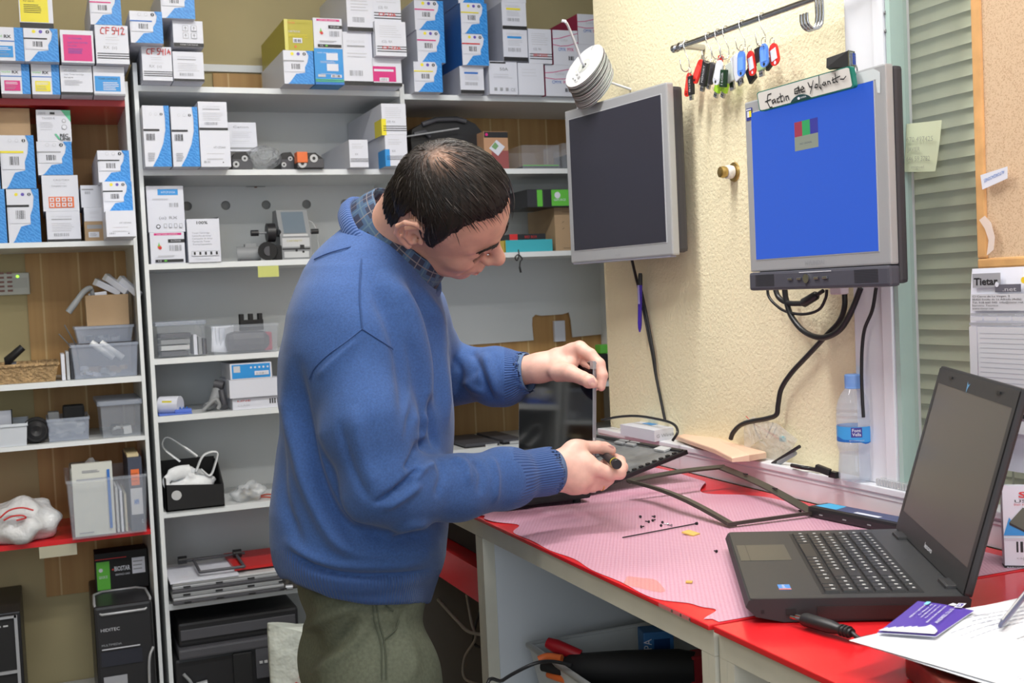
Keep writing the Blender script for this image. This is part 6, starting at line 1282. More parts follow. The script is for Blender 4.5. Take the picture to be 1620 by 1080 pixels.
# --- dark monitor
SILM = mat('monitor_silver', (.42, .43, .45), .36, metal=.3); MBK = mat('monitor_back', (.045, .043, .05), .45)
n_t, n_b = onx(1047, 128, 1.275), onx(1071, 403, 1.275); 
H1 = .372; zb1_ = float(n_b[2]); near = Vector((1.275, float((n_t[1]+n_b[1])/2), zb1_)); far = Vector((1.222, near.y+.405, zb1_))
U = (near-far); W1 = U.length; T1_ = rot_basis(far, U, None)
t = empty('monitor', (far+near)/2, 'dark switched off silver monitor on the wall nearer the shelves', 'monitor')
def frame_front(b, w, h, l, r, bt, tp, m, m2, T, dz=.004):
    b.box((0, 0, -.022), (w, h, 0), m, .004, T=T)
    b.add([(l, bt, .0006), (w-r, bt, .0006), (w-r, h-tp, .0006), (l, h-tp, .0006)], [(0, 1, 2, 3)], m2, T=T)
b = MB(); b.box((0, 0, -.020), (W1, H1, 0), SILM, .004, T=T1_); b.build('front_frame', t)
b = MB(); b.box((.004, .006, -.048), (W1-.004, H1-.006, -.0205), MBK, .008, T=T1_); b.build('back_cover', t)
b = MB(); l, r, bt, tp = .020, .020, .030, .024
b.box((l-.002, bt-.002, .0), (W1-r+.002, H1-tp+.002, .0008), mat('bright_rim', (.62, .63, .65), .3, metal=.4), T=T1_); b.build('inner_rim', t)
b = MB(); b.box((l, bt, .0009), (W1-r, H1-tp, .0014), mat('dark_screen', (.028, .028, .042), .32, spec=.5), T=T1_); b.build('screen', t, label='black screen')
b = MB(); b.box((.006, -.004, -.018), (W1-.01, .002, -.002), mat('grey_chin', (.30, .31, .38), .4), .002, T=T1_); F = Face(b, T1_ @ Vector((.19, .008, 0)), U, T1_.to_3x3() @ Vector((0, 1, 0)), .03, .008, .0012); F.text('acer', .1, .2, .5, GR, w=.7); b.build('lower_edge', t)
b = MB(); b.cyl((WX-.0005, (far.y+near.y)/2, zb1_+H1*.5), (1.30, (far.y+near.y)/2, zb1_+H1*.5), .03, MBK, 16); b.build('wall_mount', t)
b = MB(); a = T1_ @ Vector((.055, H1+.0005, -.004)); b.box((0, 0, -.012), (.035, .012, 0), W, .001, T=T1_ @ Matrix.Translation((.058, H1-.003, .002))); b.build('paper_label', t, label='white paper scrap on the top edge')
# --- disc stack on a bent wire, above the monitor
t = empty('disc_spindle', tuple(ony(938, 120, 2.42)), 'stack of blank discs threaded on a bent white wire above the dark monitor', 'disc stack')
dc = dep(924, 104, 2.72); d2 = dep(946, 142, 2.70); ax = Vector(tuple(dc-d2)).normalized()
# disc axis leans towards the camera and up-left
fx = Vector(tuple(-CF*.5+.866*(CU*.56-CR*.83))).normalized()
qm = fx.to_track_quat('Z', 'Y').to_matrix().to_4x4(); DISC = mat('disc_silver', (.80, .82, .84), .22, metal=.25); DE = mat('disc_edge', (.42, .50, .48), .25, alpha=.9); DD = mat('disc_dark', (.16, .13, .13), .35)
c0 = Vector(tuple(dc)); R_ = .060
random.seed(4); off = Vector()
for i in range(26):
    pos = c0-fx*(.0014*i)+Vector((0, 0, -.0010*i-.00001*i*i))
    jit = Vector((random.uniform(-.002, .002), 0, random.uniform(-.002, .002)))*(i > 0)
    M_ = Matrix.Translation(pos+jit) @ qm
    b = MB(); b.lathe([(.0075, 0), (R_, 0), (R_, -.0012), (.0075, -.0012), (.0075, 0)], DISC, 40, M_, False, [DISC if i == 0 else DD, DE if i % 3 else DISC, DD, DE])
    if i == 0:
        b.lathe([(.0075, .0003), (.019, .0003)], mat('disc_hub', (.62, .64, .60), .15, alpha=.8), 30, M_); b.lathe([(.0186, .0005), (.0196, .0005)], GR, 30, M_)
        rx = M_.to_3x3()
        F = Face(b, M_ @ Vector((0, 0, .0004)), Vector(tuple(CR)), Vector(tuple(CU)), .12, .12, .0006)
    b.build('disc', t)
b = MB(); 
# handwriting on the top disc
Xd = Vector(tuple(CR)); Xd = (Xd-fx*Xd.dot(fx)).normalized(); Yd = fx.cross(Xd)
F = Face(b, c0-Xd*.06-Yd*.06+fx*.0008, Xd, Yd, .12, .12, .0004)
for s in ([(.18, .40), (.22, .36), (.20, .33)], [(.27, .42), (.33, .40), (.30, .36), (.34, .34)], [(.22, .28), (.27, .25), (.24, .22)], [(.31, .27), (.38, .25), (.33, .20), (.40, .20)], [(.26, .16), (.33, .14)], [(.72, .80), (.80, .88)]): F.stroke(s, .0012, KM)
F.ell(.30, .48, .012, YE, 8); b.build('pen_marks', t)
b = MB(); w0 = c0+fx*.0; b.tube(smooth_path([Vector(tuple(dep(894, 34, 2.60))), Vector(tuple(dep(899, 42, 2.62))), Vector(tuple(dep(911, 72, 2.66))), c0, c0-fx*.05], 4), .0032, W, 8); b.tube([Vector(tuple(dep(895, 34, 2.602))), Vector(tuple(dep(889, 33, 2.60)))], .0036, W, 8); e0 = c0-fx*.05; b.tube([e0, Vector((WX-.0005, e0.y+.02, e0.z-.02))], .003, W, 8); b.build('wire_peg', t, label='bent white wire')
# --- pen clipped on the monitor cable, and cables
b = MB(); CX = 1.343
pth = smooth_path([onx(1000, 412, 1.30), onx(1006, 438, 1.325), onx(1012, 462, CX), onx(1020, 500, CX), onx(1032, 560, CX), onx(1037, 590, CX), onx(1044, 625, CX), onx(1052, 664, CX)], 6)
b.tube(pth, .0035, BK, 8); b.tube([Vector(tuple(map(float, p)))+Vector((0, -.010*math.sin(math.pi*min(1, i/(len(pth)*.72)))*(i > len(pth)*.22), 0)) for i, p in enumerate(pth)], .0035, BK, 8); b.build('monitor_cable', None, label='pair of black cables hanging from the dark monitor', cat='cable')
t = empty('ballpoint_pen', tuple(onx(1012, 480, 1.33)), 'blue translucent ballpoint pen clipped to the cables under the dark monitor', 'pen')
a, c_ = Vector(tuple(onx(1013, 432, 1.328))), Vector(tuple(onx(1012, 525, 1.328)))
b = MB(); b.tube([a.lerp(c_, .18), a.lerp(c_, .85), a.lerp(c_, .93), c_], [.0052, .0050, .0042, .0018], mat('pen_blue', (.06, .03, .42), .2, alpha=.9), 12); b.build('barrel', t)
b = MB(); b.tube([a, a.lerp(c_, .04), a.lerp(c_, .20)], [.004, .0052, .0056], KM, 12); b.build('cap', t)
b = MB(); b.box((-.002, -.0015, -.045), (.002, .0015, 0), mat('pen_clip', (.35, .32, .65), .3), .0005, T=frame_at(a.lerp(c_, .2)+Vector((-.007, -.003, 0)))); b.build('clip', t)
# --- cable from behind the panel over the box
b = MB(); b.tube(smooth_path([onx(952, 664, 1.32), onx(980, 659, 1.32), onx(1010, 658, 1.32), onx(1046, 664, 1.318), onx(1066, 671, 1.312), onx(1072, 683, 1.300), onx(1064, 697, 1.290)], 6), .0032, BK, 8); b.build('black_cable', None, label='black cable arching over the white charger box', cat='cable')
# --- lit monitor
n_t, n_b = onx(1398, 100, 1.215), onx(1412.6, 453, 1.215); zb_, zt_ = float(n_b[2]), float(n_t[2]); near = Vector((1.215, float((n_t[1]+n_b[1])/2), zb_)); H2 = zt_-zb_
ft, fb = onx(1176, 160, 1.205), onx(1190, 458, 1.205); far = Vector((1.205, float((ft[1]+fb[1])/2), zb_)); U = near-far; W2_ = U.length; T2_ = rot_basis(far, U, None)
t = empty('monitor', (far+near)/2, 'lit monitor with plain blue screen mounted on the wall beside the window', 'monitor')
ch = .034
b = MB(); b.box((0, ch, -.016), (W2_, H2, 0), SILM, .003, T=T2_); b.build('front_frame', t)
b = MB(); b.box((.002, .004, -.035), (W2_, H2-.002, -.0165), MBK, .006, T=T2_); b.build('back_cover', t)
b = MB(); b.box((.0, .0, -.018), (W2_, ch-.001, .004), mat('speaker_bar', (.07, .07, .09), .45), .005, T=T2_)
for k_ in range(9): [b.box((x_, .008+.0024*k_, .0041), (x_+.055, .0089+.0024*k_, .0044), BK, T=T2_) for x_ in (.02, W2_-.08)]
b.build('speaker_bar', t)
b = MB()
for i, x_ in enumerate((-.052, -.028, .018, .040)): b.box((W2_*.46+x_, .016, .0042), (W2_*.46+x_+.013, .0205, .0068), CHR, .001, T=T2_)
b.cyl(T2_ @ Vector((W2_*.46-.002, .018, .004)), T2_ @ Vector((W2_*.46-.002, .018, .007)), .0078, CHR, 20); F = Face(b, T2_ @ Vector((W2_*.40, .0265, .004)), U, T2_.to_3x3() @ Vector((0, 1, 0)), .1, .008, .0008); F.lines(.0, .95, [.3], LG, .1); b.build('button', t, label='chrome buttons')
b = MB(); F = Face(b, T2_ @ Vector((W2_*.43, ch+.004, 0)), U, T2_.to_3x3() @ Vector((0, 1, 0)), .052, .012, .0008); F.text('HYUNDAI', .02, .25, .6, GR, w=.96, bold=.02); b.build('maker_name', t)
l, r, bt, tp = .020, .026, ch+.022, .022
b = MB(); b.box((l-.0015, bt-.0015, 0), (W2_-r+.0015, H2-tp+.0015, .0006), mat('bright_rim'), T=T2_); b.build('inner_rim', t)
SB = mat('blue_screen', (.003, .01, .05), .35, emit=((.032, .112, .60), .92))
b = MB(); b.add([(l, bt, .0010), (W2_-r, bt, .0010), (W2_-r, H2-tp, .0010), (l, H2-tp, .0010)], [(0, 1, 2, 3)], SB, T=T2_)
sw, sh = W2_-l-r, H2-tp-bt; F = Face(b, T2_ @ Vector((l, bt, .001)), U, T2_.to_3x3() @ Vector((0, 1, 0)), sw, sh, .0003)
def em(n, c, s=.8): return mat(n, (.02, .02, .02), .5, emit=(c, s))
F.rect(.385, .77, .45, .865, em('osd_red', (.42, .03, .08))); F.rect(.45, .77, .515, .865, em('osd_green', (.02, .42, .12))); F.rect(.515, .77, .58, .865, em('osd_blue', (.03, .03, .36))); F.rect(.385, .68, .58, .77, em('osd_grey', (.30, .33, .26))); F.text('NO SIGNAL', .43, .715, .012, em('osd_text', (.06, .08, .14)), w=.10)
b.build('screen', t, label='glowing blue screen')
b = MB(); b.cyl((WX-.0005, (far.y+near.y)/2, zb_+H2*.5), (1.26, (far.y+near.y)/2, zb_+H2*.5), .035, MBK, 16); b.build('wall_mount', t)
b = MB(); F = Face(b, T2_ @ Vector((.006, H2-.034, 0)), U, T2_.to_3x3() @ Vector((0, 1, 0)), .018, .022, .0008); F.rect(0, 0, 1, 1, mat('energy_navy', (.03, .04, .25), .4)); F.rect(.15, .25, .5, .75, W); F.rect(.52, .25, .88, .75, YE); F.rect(.1, .82, .9, .92, W); b.build('sticker', t)
b = MB(); F = Face(b, T2_ @ Vector((W2_-.085, H2-.022, 0)), U, T2_.to_3x3() @ Vector((0, 1, 0)), .075, .020, .0008)
F.poly([(0, .2), (.5, .0), (.86, .05), (.9, -1.0), (.98, -1.1), (1, .5), (.8, .9), (.1, .9)], mat('silvery_tape', (.72, .78, .80), .25, alpha=.75)); F.poly([(0, .1), (.22, .05), (.3, .9), (0, .9)], mat('teal_tape', (.05, .35, .28), .4)); b.build('tape', t, label='crumpled silvery tape')
# --- handwritten name plate taped over the monitor top
nz0 = onx(1196, 143, 1.196); 
A1, A2, A3, A4 = [Vector(tuple(onx(px, py, 1.196))) for px, py in ((1201, 177), (1351, 138), (1346, 104), (1195, 146))]
Un = (A2-A1); Vn = ((A4-A1)+(A3-A2))/2
t = empty('name_plate', (A1+A2+A3+A4)/4, 'cream plate with handwriting and green rim taped over the blue monitor', 'plate')
Nn = Un.cross(Vn).normalized()
def npnt(u, v, e): return A1+Un*u+Vn*v+Nn*e
TEAL = mat('teal_rim', (.01, .16, .12), .4); PLC = mat('plate_cream', (.60, .58, .55), .4)
def rr_pts(u0, v0, u1, v1, ru, rv, n=4):
    out = []
    for cx_, cy_, a0 in ((u1-ru, v1-rv, 0), (u0+ru, v1-rv, 90), (u0+ru, v0+rv, 180), (u1-ru, v0+rv, 270)):
        for i in range(n+1): a = math.radians(a0+90*i/n); out.append((cx_+ru*math.cos(a), cy_+rv*math.sin(a)))
    return out
b = MB(); pts = rr_pts(0, 0, 1, 1, .03, .12); n = len(pts); b.add([npnt(u, v, -.008) for u, v in pts]+[npnt(u, v, -.001) for u, v in pts], [(i, (i+1) % n, n+(i+1) % n, n+i) for i in range(n)]+[tuple(range(n, 2*n)), tuple(range(n-1, -1, -1))], TEAL); b.build('rim', t, label='dark green rim')
b = MB(); pts = rr_pts(.012, .05, .985, .95, .025, .1); b.add([npnt(u, v, -.0004) for u, v in pts], [tuple(range(n))], PLC)
arc = [(.36+.22*i/12, .05+.27*math.sin(math.pi*i/12)**.7) for i in range(13)]; b.add([npnt(u, v, 0) for u, v in arc], [tuple(range(13))], mat('teal_dark', (.01, .05, .06), .4)); b.build('face', t)
b = MB(); vs, fs = text2d('NVIDIA', 1, .02); xm = max(p[0] for p in vs); b.add([npnt(.475+p[0]/xm*.06, .12+p[1]*.11, .0004) for p in vs], fs, LG); b.add([npnt(.455+.014*math.cos(a), .155+.07*math.sin(a), .0004) for a in np.linspace(0, 6, 10)], [tuple(range(10))], W); b.build('maker_mark', t)
b = MB()
F = Face(b, A1, Un, Vn, Un.length, Vn.length, .0002)
for s in ([(.17, .74), (.13, .72), (.11, .40), (.13, .08), (.155, -.02 + .1)], [(.09, .42), (.155, .46)], [(.19, .42), (.165, .36), (.17, .24), (.20, .32), (.20, .42), (.205, .22)], [(.245, .42), (.225, .40), (.222, .24), (.25, .24)], [(.27, .62), (.265, .22), (.285, .22)], [(.25, .46), (.295, .48)], [(.305, .42), (.30, .22)], [(.325, .22), (.325, .40), (.35, .40), (.352, .22)],
          [(.47, .66), (.43, .62), (.425, .42), (.46, .40), (.475, .72), (.478, .38)], [(.50, .50), (.53, .56), (.515, .66), (.495, .54), (.50, .40), (.535, .40)], [(.44, .50), (.52, .52)],
          [(.58, .76), (.59, .54), (.615, .52)], [(.635, .78), (.61, .50), (.585, .22)], [(.655, .58), (.64, .44), (.665, .42), (.672, .56), (.655, .58)], [(.70, .92), (.685, .42), (.70, .30), (.705, .5)], [(.74, .58), (.72, .48), (.74, .42), (.75, .56), (.755, .42)], [(.775, .42), (.775, .56), (.795, .54), (.80, .42)], [(.83, .66), (.825, .44), (.845, .42)], [(.86, .82), (.855, .46), (.87, .40)], [(.82, .56), (.90, .64)], [(.90, .50), (.93, .46), (.955, .56)]):
    F.stroke(s, .0021, KM)
b.build('handwriting', t)
# --- VGA connector standing on the monitor
t = empty('vga_plug', tuple(onx(1340, 100, 1.23)), 'blue faced VGA connector lying on top of the name plate corner', 'connector')
c0_ = Vector(tuple(onx(1347, 95, 1.215))); Uc = Vector((-.62, -.78, .0)).normalized(); Tc = rot_basis(c0_, Vector((.92, .39, 0)), None) @ Matrix.Scale(.85, 4)
b = MB(); q0 = [Tc @ Vector(p) for p in ((-.012, -.014, 0), (.010, -.014, 0), (.010, .016, 0), (-.012, .016, 0), (-.022, -.010, -.040), (-.006, -.012, -.042), (-.008, .006, -.042), (-.02, .008, -.040))]
b.add(q0, [(0, 1, 2, 3), (7, 6, 5, 4), (0, 4, 5, 1), (1, 5, 6, 2), (2, 6, 7, 3), (3, 7, 4, 0)], BK); b.build('hood', t)
b = MB(); b.box((-.013, -.015, 0), (.011, .017, .0018), CHR, .0006, T=Tc); b.box((-.004, -.010, .0018), (.008, .013, .0045), CHR, .001, T=Tc); b.build('flange', t)
b = MB(); b.box((-.003, -.009, .0045), (.007, .012, .0052), mat('vga_blue', (.02, .06, .40), .4), T=Tc); [b.cyl(Tc @ Vector((-.001+.003*i, -.006+.004*j, .005)), Tc @ Vector((-.001+.003*i, -.006+.004*j, .0058)), .0006, CHR, 6) for i in range(3) for j in range(5)]; b.build('socket', t, label='blue socket face')
b = MB(); b.tube(smooth_path([Tc @ Vector((.012, -.008, .002)), Tc @ Vector((.017, -.018, .002)), Tc @ Vector((.014, -.028, .0)), Tc @ Vector((.0, -.026, 0))], 4), .0012, CHR, 6); b.build('wire_clip', t)
# --- brass door viewer / knob
kc = onx(1162, 272, WX); t = empty('brass_knob', tuple(kc), 'brass and white knob on the stucco wall left of the blue monitor', 'knob'); kc = Vector(tuple(kc)); kc.x = WX
Tk = Matrix.Translation(kc) @ Matrix.Rotation(-math.pi/2, 4, 'Y')
b = MB(); b.lathe([(0.0, .0042), (.010, .0045), (.0195, .003), (.0205, .0002)], BRS, 28, Tk); b.build('rose', t)
b = MB(); b.lathe([(.008, .004), (.0135, .006), (.0145, .014), (.0135, .020), (.008, .021)], mat('porcelain', (.80, .78, .76), .25), 24, Tk); b.build('collar', t, label='white collar')
b = MB(); b.lathe([(.008, .020), (.0115, .022), (.0125, .028), (.0110, .035), (.006, .037), (0, .0372)], BRS, 24, Tk); b.build('knob_tip', t)
# --- rail with hooks
RX = 1.300
r0, r1 = Vector(tuple(onx(1070, 76, RX))), Vector(tuple(onx(1290, -3, RX))); r1.z = r0.z; r1 = Vector((RX, float(onx(1290, -3, RX)[1]), r0.z)); r2 = r0+(r1-r0)*1.25
r2.z = r0.z+(float(onx(1290, -3, RX)[2])-r0.z)*1.25; r1.z = r0.z+(float(onx(1290, -3, RX)[2])-r0.z)
t = empty('hook_rail', (r0+r2)/2, 'chrome rail on the wall above the blue monitor', 'rail')
b = MB(); b.tube([r0, r2], .0062, CHR, 14); b.build('bar', t)
b = MB(); b.tube([r0+Vector((0, .010, 0)), r0+Vector((0, -.002, 0))], .009, CHR, 16); b.tube([r0+Vector((0, -.018, 0)), r0+Vector((0, -.028, 0))], .0095, CHR, 16); b.tube([r0+Vector((0, -.022, 0)), Vector((WX-.0005, r0.y-.022, r0.z-.002))], .007, CHR, 12); b.build('end_bracket', t)
def on_rail(px): 
    best = min(np.linspace(0, 1.2, 200), key=lambda s: abs(proj_x(r0+(r1-r0)*s)-px)); return r0+(r1-r0)*best
def proj_x(P): P = np.array(P); return 810+FPX*float(P@CR)/float(P@CF)
def s_hook(px, py_low, lab, lean=6):
    top = on_rail(px); L_ = float(top.z-onx(px+lean, py_low, RX)[2]); ln = (proj_x(top)-px)
    b = MB(); R1_ = .0085; pts = [top+Vector((R1_*math.cos(a), 0, R1_*math.sin(a))) for a in np.linspace(-.3, math.pi, 9)]
    low = top+Vector((-R1_*.4, -.012, -L_)); pts += [top+Vector((-R1_, -.002, -.01)), low+Vector((0, 0, .012))]
    pts += [low+Vector((-.010+.010*math.cos(a), 0, .010*math.sin(a))) for a in np.linspace(0, -math.pi, 8)]+[low+Vector((-.020, .004, .016))]
    b.tube(pts, .0011, CHR, 8); b.build('s_hook', None, label=lab, cat='hook', group='steel hooks on the rail'); return low+Vector((-.010, 0, -.010))
hooks = {}
for k_, (px, py) in enumerate(((1087, 106), (1122, 92), (1136, 86), (1149, 86), (1175, 73), (1206, 66))):
    hooks[k_] = s_hook(px, py, 'steel hook on the rail carrying key tags, %s from the left' % ('first', 'second', 'third', 'fourth', 'fifth', 'sixth')[k_])
for k_ in range(3):
    top = r0+(r1-r0)*(1.03+.018*k_)+Vector((0, 0, 0)); b = MB()
    R1_ = .010; pts = [top+Vector((R1_*math.cos(a), 0, R1_*math.sin(a))) for a in np.linspace(-.3, math.pi, 9)]+[top+Vector((-.011, -.002, -.035))]+[top+Vector((-.027+.016*math.cos(a), 0, -.045+.016*math.sin(a))) for a in np.linspace(0, -math.pi, 9)]+[top+Vector((-.043, 0, -.034))]
    b.tube(pts, .0026, CHR, 10); b.build('s_hook', None, label='thick empty chrome hook, %s of the three at the top photo edge' % ('leftmost', 'middle', 'rightmost')[k_], cat='hook')
# key tags and memory sticks; each hangs from a hook by a ring
def hang(px0, py0, px1, py1, X): return Vector(tuple(onx(px0, py0, X))), Vector(tuple(onx(px1, py1, X)))
def key_tag(px0, py0, px1, py1, X, col, lab, ring=True, window=False, wd=.0125):
    a, c = hang(px0, py0, px1, py1, X); V = (a-c); U_ = Vector((0, -1, 0)); U_ = (U_-V.normalized()*U_.dot(V.normalized())).normalized(); L_ = V.length; N_ = U_.cross(V.normalized())
    t = empty('key_tag', (a+c)/2, lab, 'key tag', 'key tags on the hook rail'); b = MB(); w = wd
    pts = []
    for s_, (cx_, cy_, a0, a1) in enumerate(((0, L_-w, 0, math.pi), (0, w*.7, math.pi, 2*math.pi))):
        for i in range(9): an = a0+(a1-a0)*i/8; pts.append((cx_+w*math.cos(an), cy_+w*(1 if s_ == 0 else .7)*math.sin(an)))
    n = len(pts); M_ = Matrix(((U_.x, V.normalized().x, N_.x, c.x), (U_.y, V.normalized().y, N_.y, c.y), (U_.z, V.normalized().z, N_.z, c.z), (0, 0, 0, 1)))
    b.prism(pts, .003, col, M_ @ Matrix.Translation((0, 0, -.0015))); b.build('plate', t)
    b = MB(); b.box((-w*.68, L_*.24, .0016), (w*.68, L_*.74, .0022), (W if window else mat(col.name+'_soft', tuple(min(1, x*1.25+.03) for x in col.node_tree.nodes['Principled BSDF'].inputs['Base Color'].default_value[:3]), .3)), T=M_); b.build('window', t)
    b = MB(); b.disc(M_ @ Vector((0, L_*.12, .0018)), N_, w*.26, BK if not window else W, 12); b.build('hole', t)
    b = MB(); b.tube([M_ @ Vector((.007*math.cos(q), L_+.004+.007*math.sin(q), 0)) for q in np.linspace(0, 6.28, 14)], .0007, CHR, 6, cap=False); b.build('ring', t)
    return t
def stick(px0, py0, px1, py1, X, col, lab, w=.010, plug=True, pl=.011, grip=None, txt=None):
    a, c = hang(px0, py0, px1, py1, X); V = (a-c); L_ = V.length; Vn_ = V.normalized(); U_ = Vector((0, -1, 0)); U_ = (U_-Vn_*U_.dot(Vn_)).normalized(); N_ = U_.cross(Vn_)
    M_ = Matrix(((U_.x, Vn_.x, N_.x, c.x), (U_.y, Vn_.y, N_.y, c.y), (U_.z, Vn_.z, N_.z, c.z), (0, 0, 0, 1)))
    t = empty('memory_stick', (a+c)/2, lab, 'memory stick', 'memory sticks on the hook rail')
    b = MB(); b.box((-w, 0, -.004), (w, L_, .004), col, .002, T=M_)
    if txt: F = Face(b, M_ @ Vector((w*.5, L_*.1, .0041)), Vn_, -U_, L_*.8, w, .0004); F.text(txt, .05, .1, .7, LG, w=.85)
    b.build('body', t)
    if grip: b = MB(); b.box((-w*1.02, L_*.55, -.0043), (w*1.02, L_*1.01, .0043), grip, .002, T=M_); b.build('grip', t)
    if plug:
        b = MB(); b.box((-w*.62, -pl, -.0024), (w*.62, 0, .0024), CHR, .0004, T=M_); [b.box((x_-.0014, -pl*.62, .0023), (x_+.0014, -pl*.38, .0027), BK, T=M_) for x_ in (-w*.3, w*.3)]; b.build('usb_plug', t)
    b = MB(); b.tube([M_ @ Vector((.005*math.cos(q), L_+.003+.005*math.sin(q), 0)) for q in np.linspace(0, 6.28, 12)], .0006, CHR, 6, cap=False); b.build('ring', t)
    return t
TR = mat('tag_red', (.72, .03, .02), .35); TB_ = mat('tag_blue', (.10, .26, .78), .3); TW = mat('tag_white', (.72, .76, .86), .35); LIME = mat('lime_plastic', (.42, .78, .05), .4)
key_tag(1091, 115, 1086, 153, 1.318, TR, 'red key tag hanging lowest at the left end of the hook rail', wd=.009)
stick(1093, 120, 1094, 150, 1.306, BK, 'small black memory stick in front of the lowest red tag', w=.0085, txt='8GB')
key_tag(1111, 95, 1098, 131, 1.308, TR, 'red key tag beside the long black memory stick', wd=.0115)
stick(1118, 96, 1112, 136, 1.298, BK, 'long black memory stick between the red and white tags', w=.0105, txt='MEMORY')
stick(1130, 100, 1122, 132, 1.318, DG, 'dark memory stick mostly hidden behind the white tag', w=.009)
key_tag(1140, 95, 1132, 134, 1.306, TW, 'white key tag left of the black and green memory stick', wd=.0125)
stick(1141, 88, 1139, 98, 1.312, TR, 'red capped stick top above the white key tag', w=.006, plug=False)
stick(1146, 110, 1144, 138, 1.294, mat('stick_black_green', (.01, .04, .015), .3), 'black memory stick with green letters in front of the white tag', w=.0095, plug=False, txt='16GB')
stick(1140, 122, 1134, 146, 1.320, LIME, 'lime green memory stick behind the black green lettered one', w=.009)
stick(1152, 118, 1145, 146, 1.322, LIME, 'second lime green memory stick peeking out to the right', w=.009)
stick(1154, 100, 1158, 130, 1.308, mat('stick_grey_white', (.55, .58, .54), .4), 'white and dark memory stick with a broad steel plug', w=.011, grip=None, pl=.016)
stick(1162, 88, 1171, 126, 1.310, W, 'white memory stick behind the left blue tag', w=.012)
key_tag(1173, 80, 1173, 121, 1.296, TB_, 'blue key tag, left one of two on the hook rail', wd=.0125)
key_tag(1186, 81, 1192, 119, 1.306, TR, 'red key tag with white window between the two blue tags', window=True, wd=.0115)
stick(1185, 108, 1192, 128, 1.316, BK, 'black memory stick under the red windowed tag', w=.011, plug=False)
stick(1200, 75, 1203, 102, 1.312, BK, 'black memory stick behind the right blue tag', w=.011, plug=False)
stick(1204, 98, 1205, 112, 1.308, mat('stick_pale_green', (.40, .55, .30), .4), 'pale green memory stick below the right blue tag', w=.010)
key_tag(1208, 69, 1210, 106, 1.294, TB_, 'blue key tag, right one of two on the hook rail', wd=.0125)
key_tag(1222, 69, 1228, 103, 1.302, TR, 'red key tag with white window at the right end of the tags', window=True, wd=.0135)
stick(1213, 95, 1218, 108, 1.316, BK, 'black stick end behind the right red windowed tag', w=.009, plug=False)
# --- cables under the blue monitor
CXm = 1.325
def wallcable(pts, r, lab, name='black_cable', X=CXm):
    b = MB(); b.tube(smooth_path([onx(px, py, X if not isinstance(X, (list, tuple)) else X[i]) for i, (px, py) in enumerate(pts)], 6), r, BK, 8); b.build(name, None, label=lab, cat='cable')
wallcable([(1214, 455), (1216, 468), (1225, 480), (1242, 492), (1270, 497), (1295, 490), (1306, 472), (1308, 458)], .0028, 'thin black cable loop under the blue monitor')
wallcable([(1226, 455), (1232, 470), (1246, 479), (1270, 480)], .0052, 'thick black cable running to the inline connector')
wallcable([(1241, 455), (1244, 475), (1252, 500), (1272, 524), (1300, 534), (1328, 522), (1348, 490), (1362, 455)], .0055, 'thick black cable in a deep loop under the blue monitor')
wallcable([(1336, 462), (1336, 485), (1328, 508), (1306, 532), (1278, 562), (1252, 590), (1236, 615), (1231, 640), (1228, 656), (1212, 662), (1190, 666), (1172, 672), (1160, 684), (1156, 694)], .0050, 'black cable running down the stucco wall to the ledge', X=1.338)
wallcable([(1386, 455), (1380, 490), (1368, 520), (1364, 550), (1363, 590), (1364, 625), (1366, 660)], .0030, 'thin black cable hanging in front of the window frame down to the bottle', X=1.312)
b = MB(); a, c_ = Vector(tuple(onx(1270, 480, CXm-.004))), Vector(tuple(onx(1293, 466, CXm-.004))); b.tube([a, a.lerp(c_, .1), a.lerp(c_, .9), c_], [.006, .009, .0085, .005], BK, 10); b.tube([c_, Vector(tuple(onx(1302, 460, CXm-.004)))], .004, BK, 8); b.build('inline_connector', None, label='chunky black inline connector in the cables under the blue monitor', cat='connector')
b = MB(); a = onx(1330, 462, CXm); b.box((a[0]-.012, a[1]-.016, a[2]-.004), (a[0]+.006, a[1]+.016, a[2]+.014), mat('pinkish_plug', (.70, .60, .64), .4), .003); b.build('pale_plug', None, label='pale pink plug under the blue monitor', cat='plug')
# --- sticky note on the window
q = [onx(px, py, WX-.008) for px, py in ((1433, 272), (1483, 271), (1490, 190), (1434, 196))]
b = MB(); n_ = 8; Q = [Vector(tuple(p)) for p in q]; P = [[Q[0].lerp(Q[1], j/n_).lerp(Q[3].lerp(Q[2], j/n_), i/n_)+Vector((-.004*(1-i/n_)**2, 0, 0)) for j in range(n_+1)] for i in range(n_+1)]
b.grid(P, mat('note_green', (.62, .66, .46), .7)); F = Face(b, Q[0]+Vector((-.0045, 0, 0)), Q[1]-Q[0], Q[3]-Q[0], (Q[1]-Q[0]).length, (Q[3]-Q[0]).length, .0004)
PCL = mat('pencil_grey', (.36, .38, .30), .7)
F.text('670 497425', .08, .62, .10, PCL, w=.84); F.text('JAVIER', .12, .42, .09, PCL, w=.4); F.text('646 59 3782', .10, .22, .10, PCL, w=.74); F.text('miguel', .26, .07, .06, PCL, w=.4)
b.build('sticky_note', None, label='pale green sticky note with pencil writing on the window glass', cat='note')
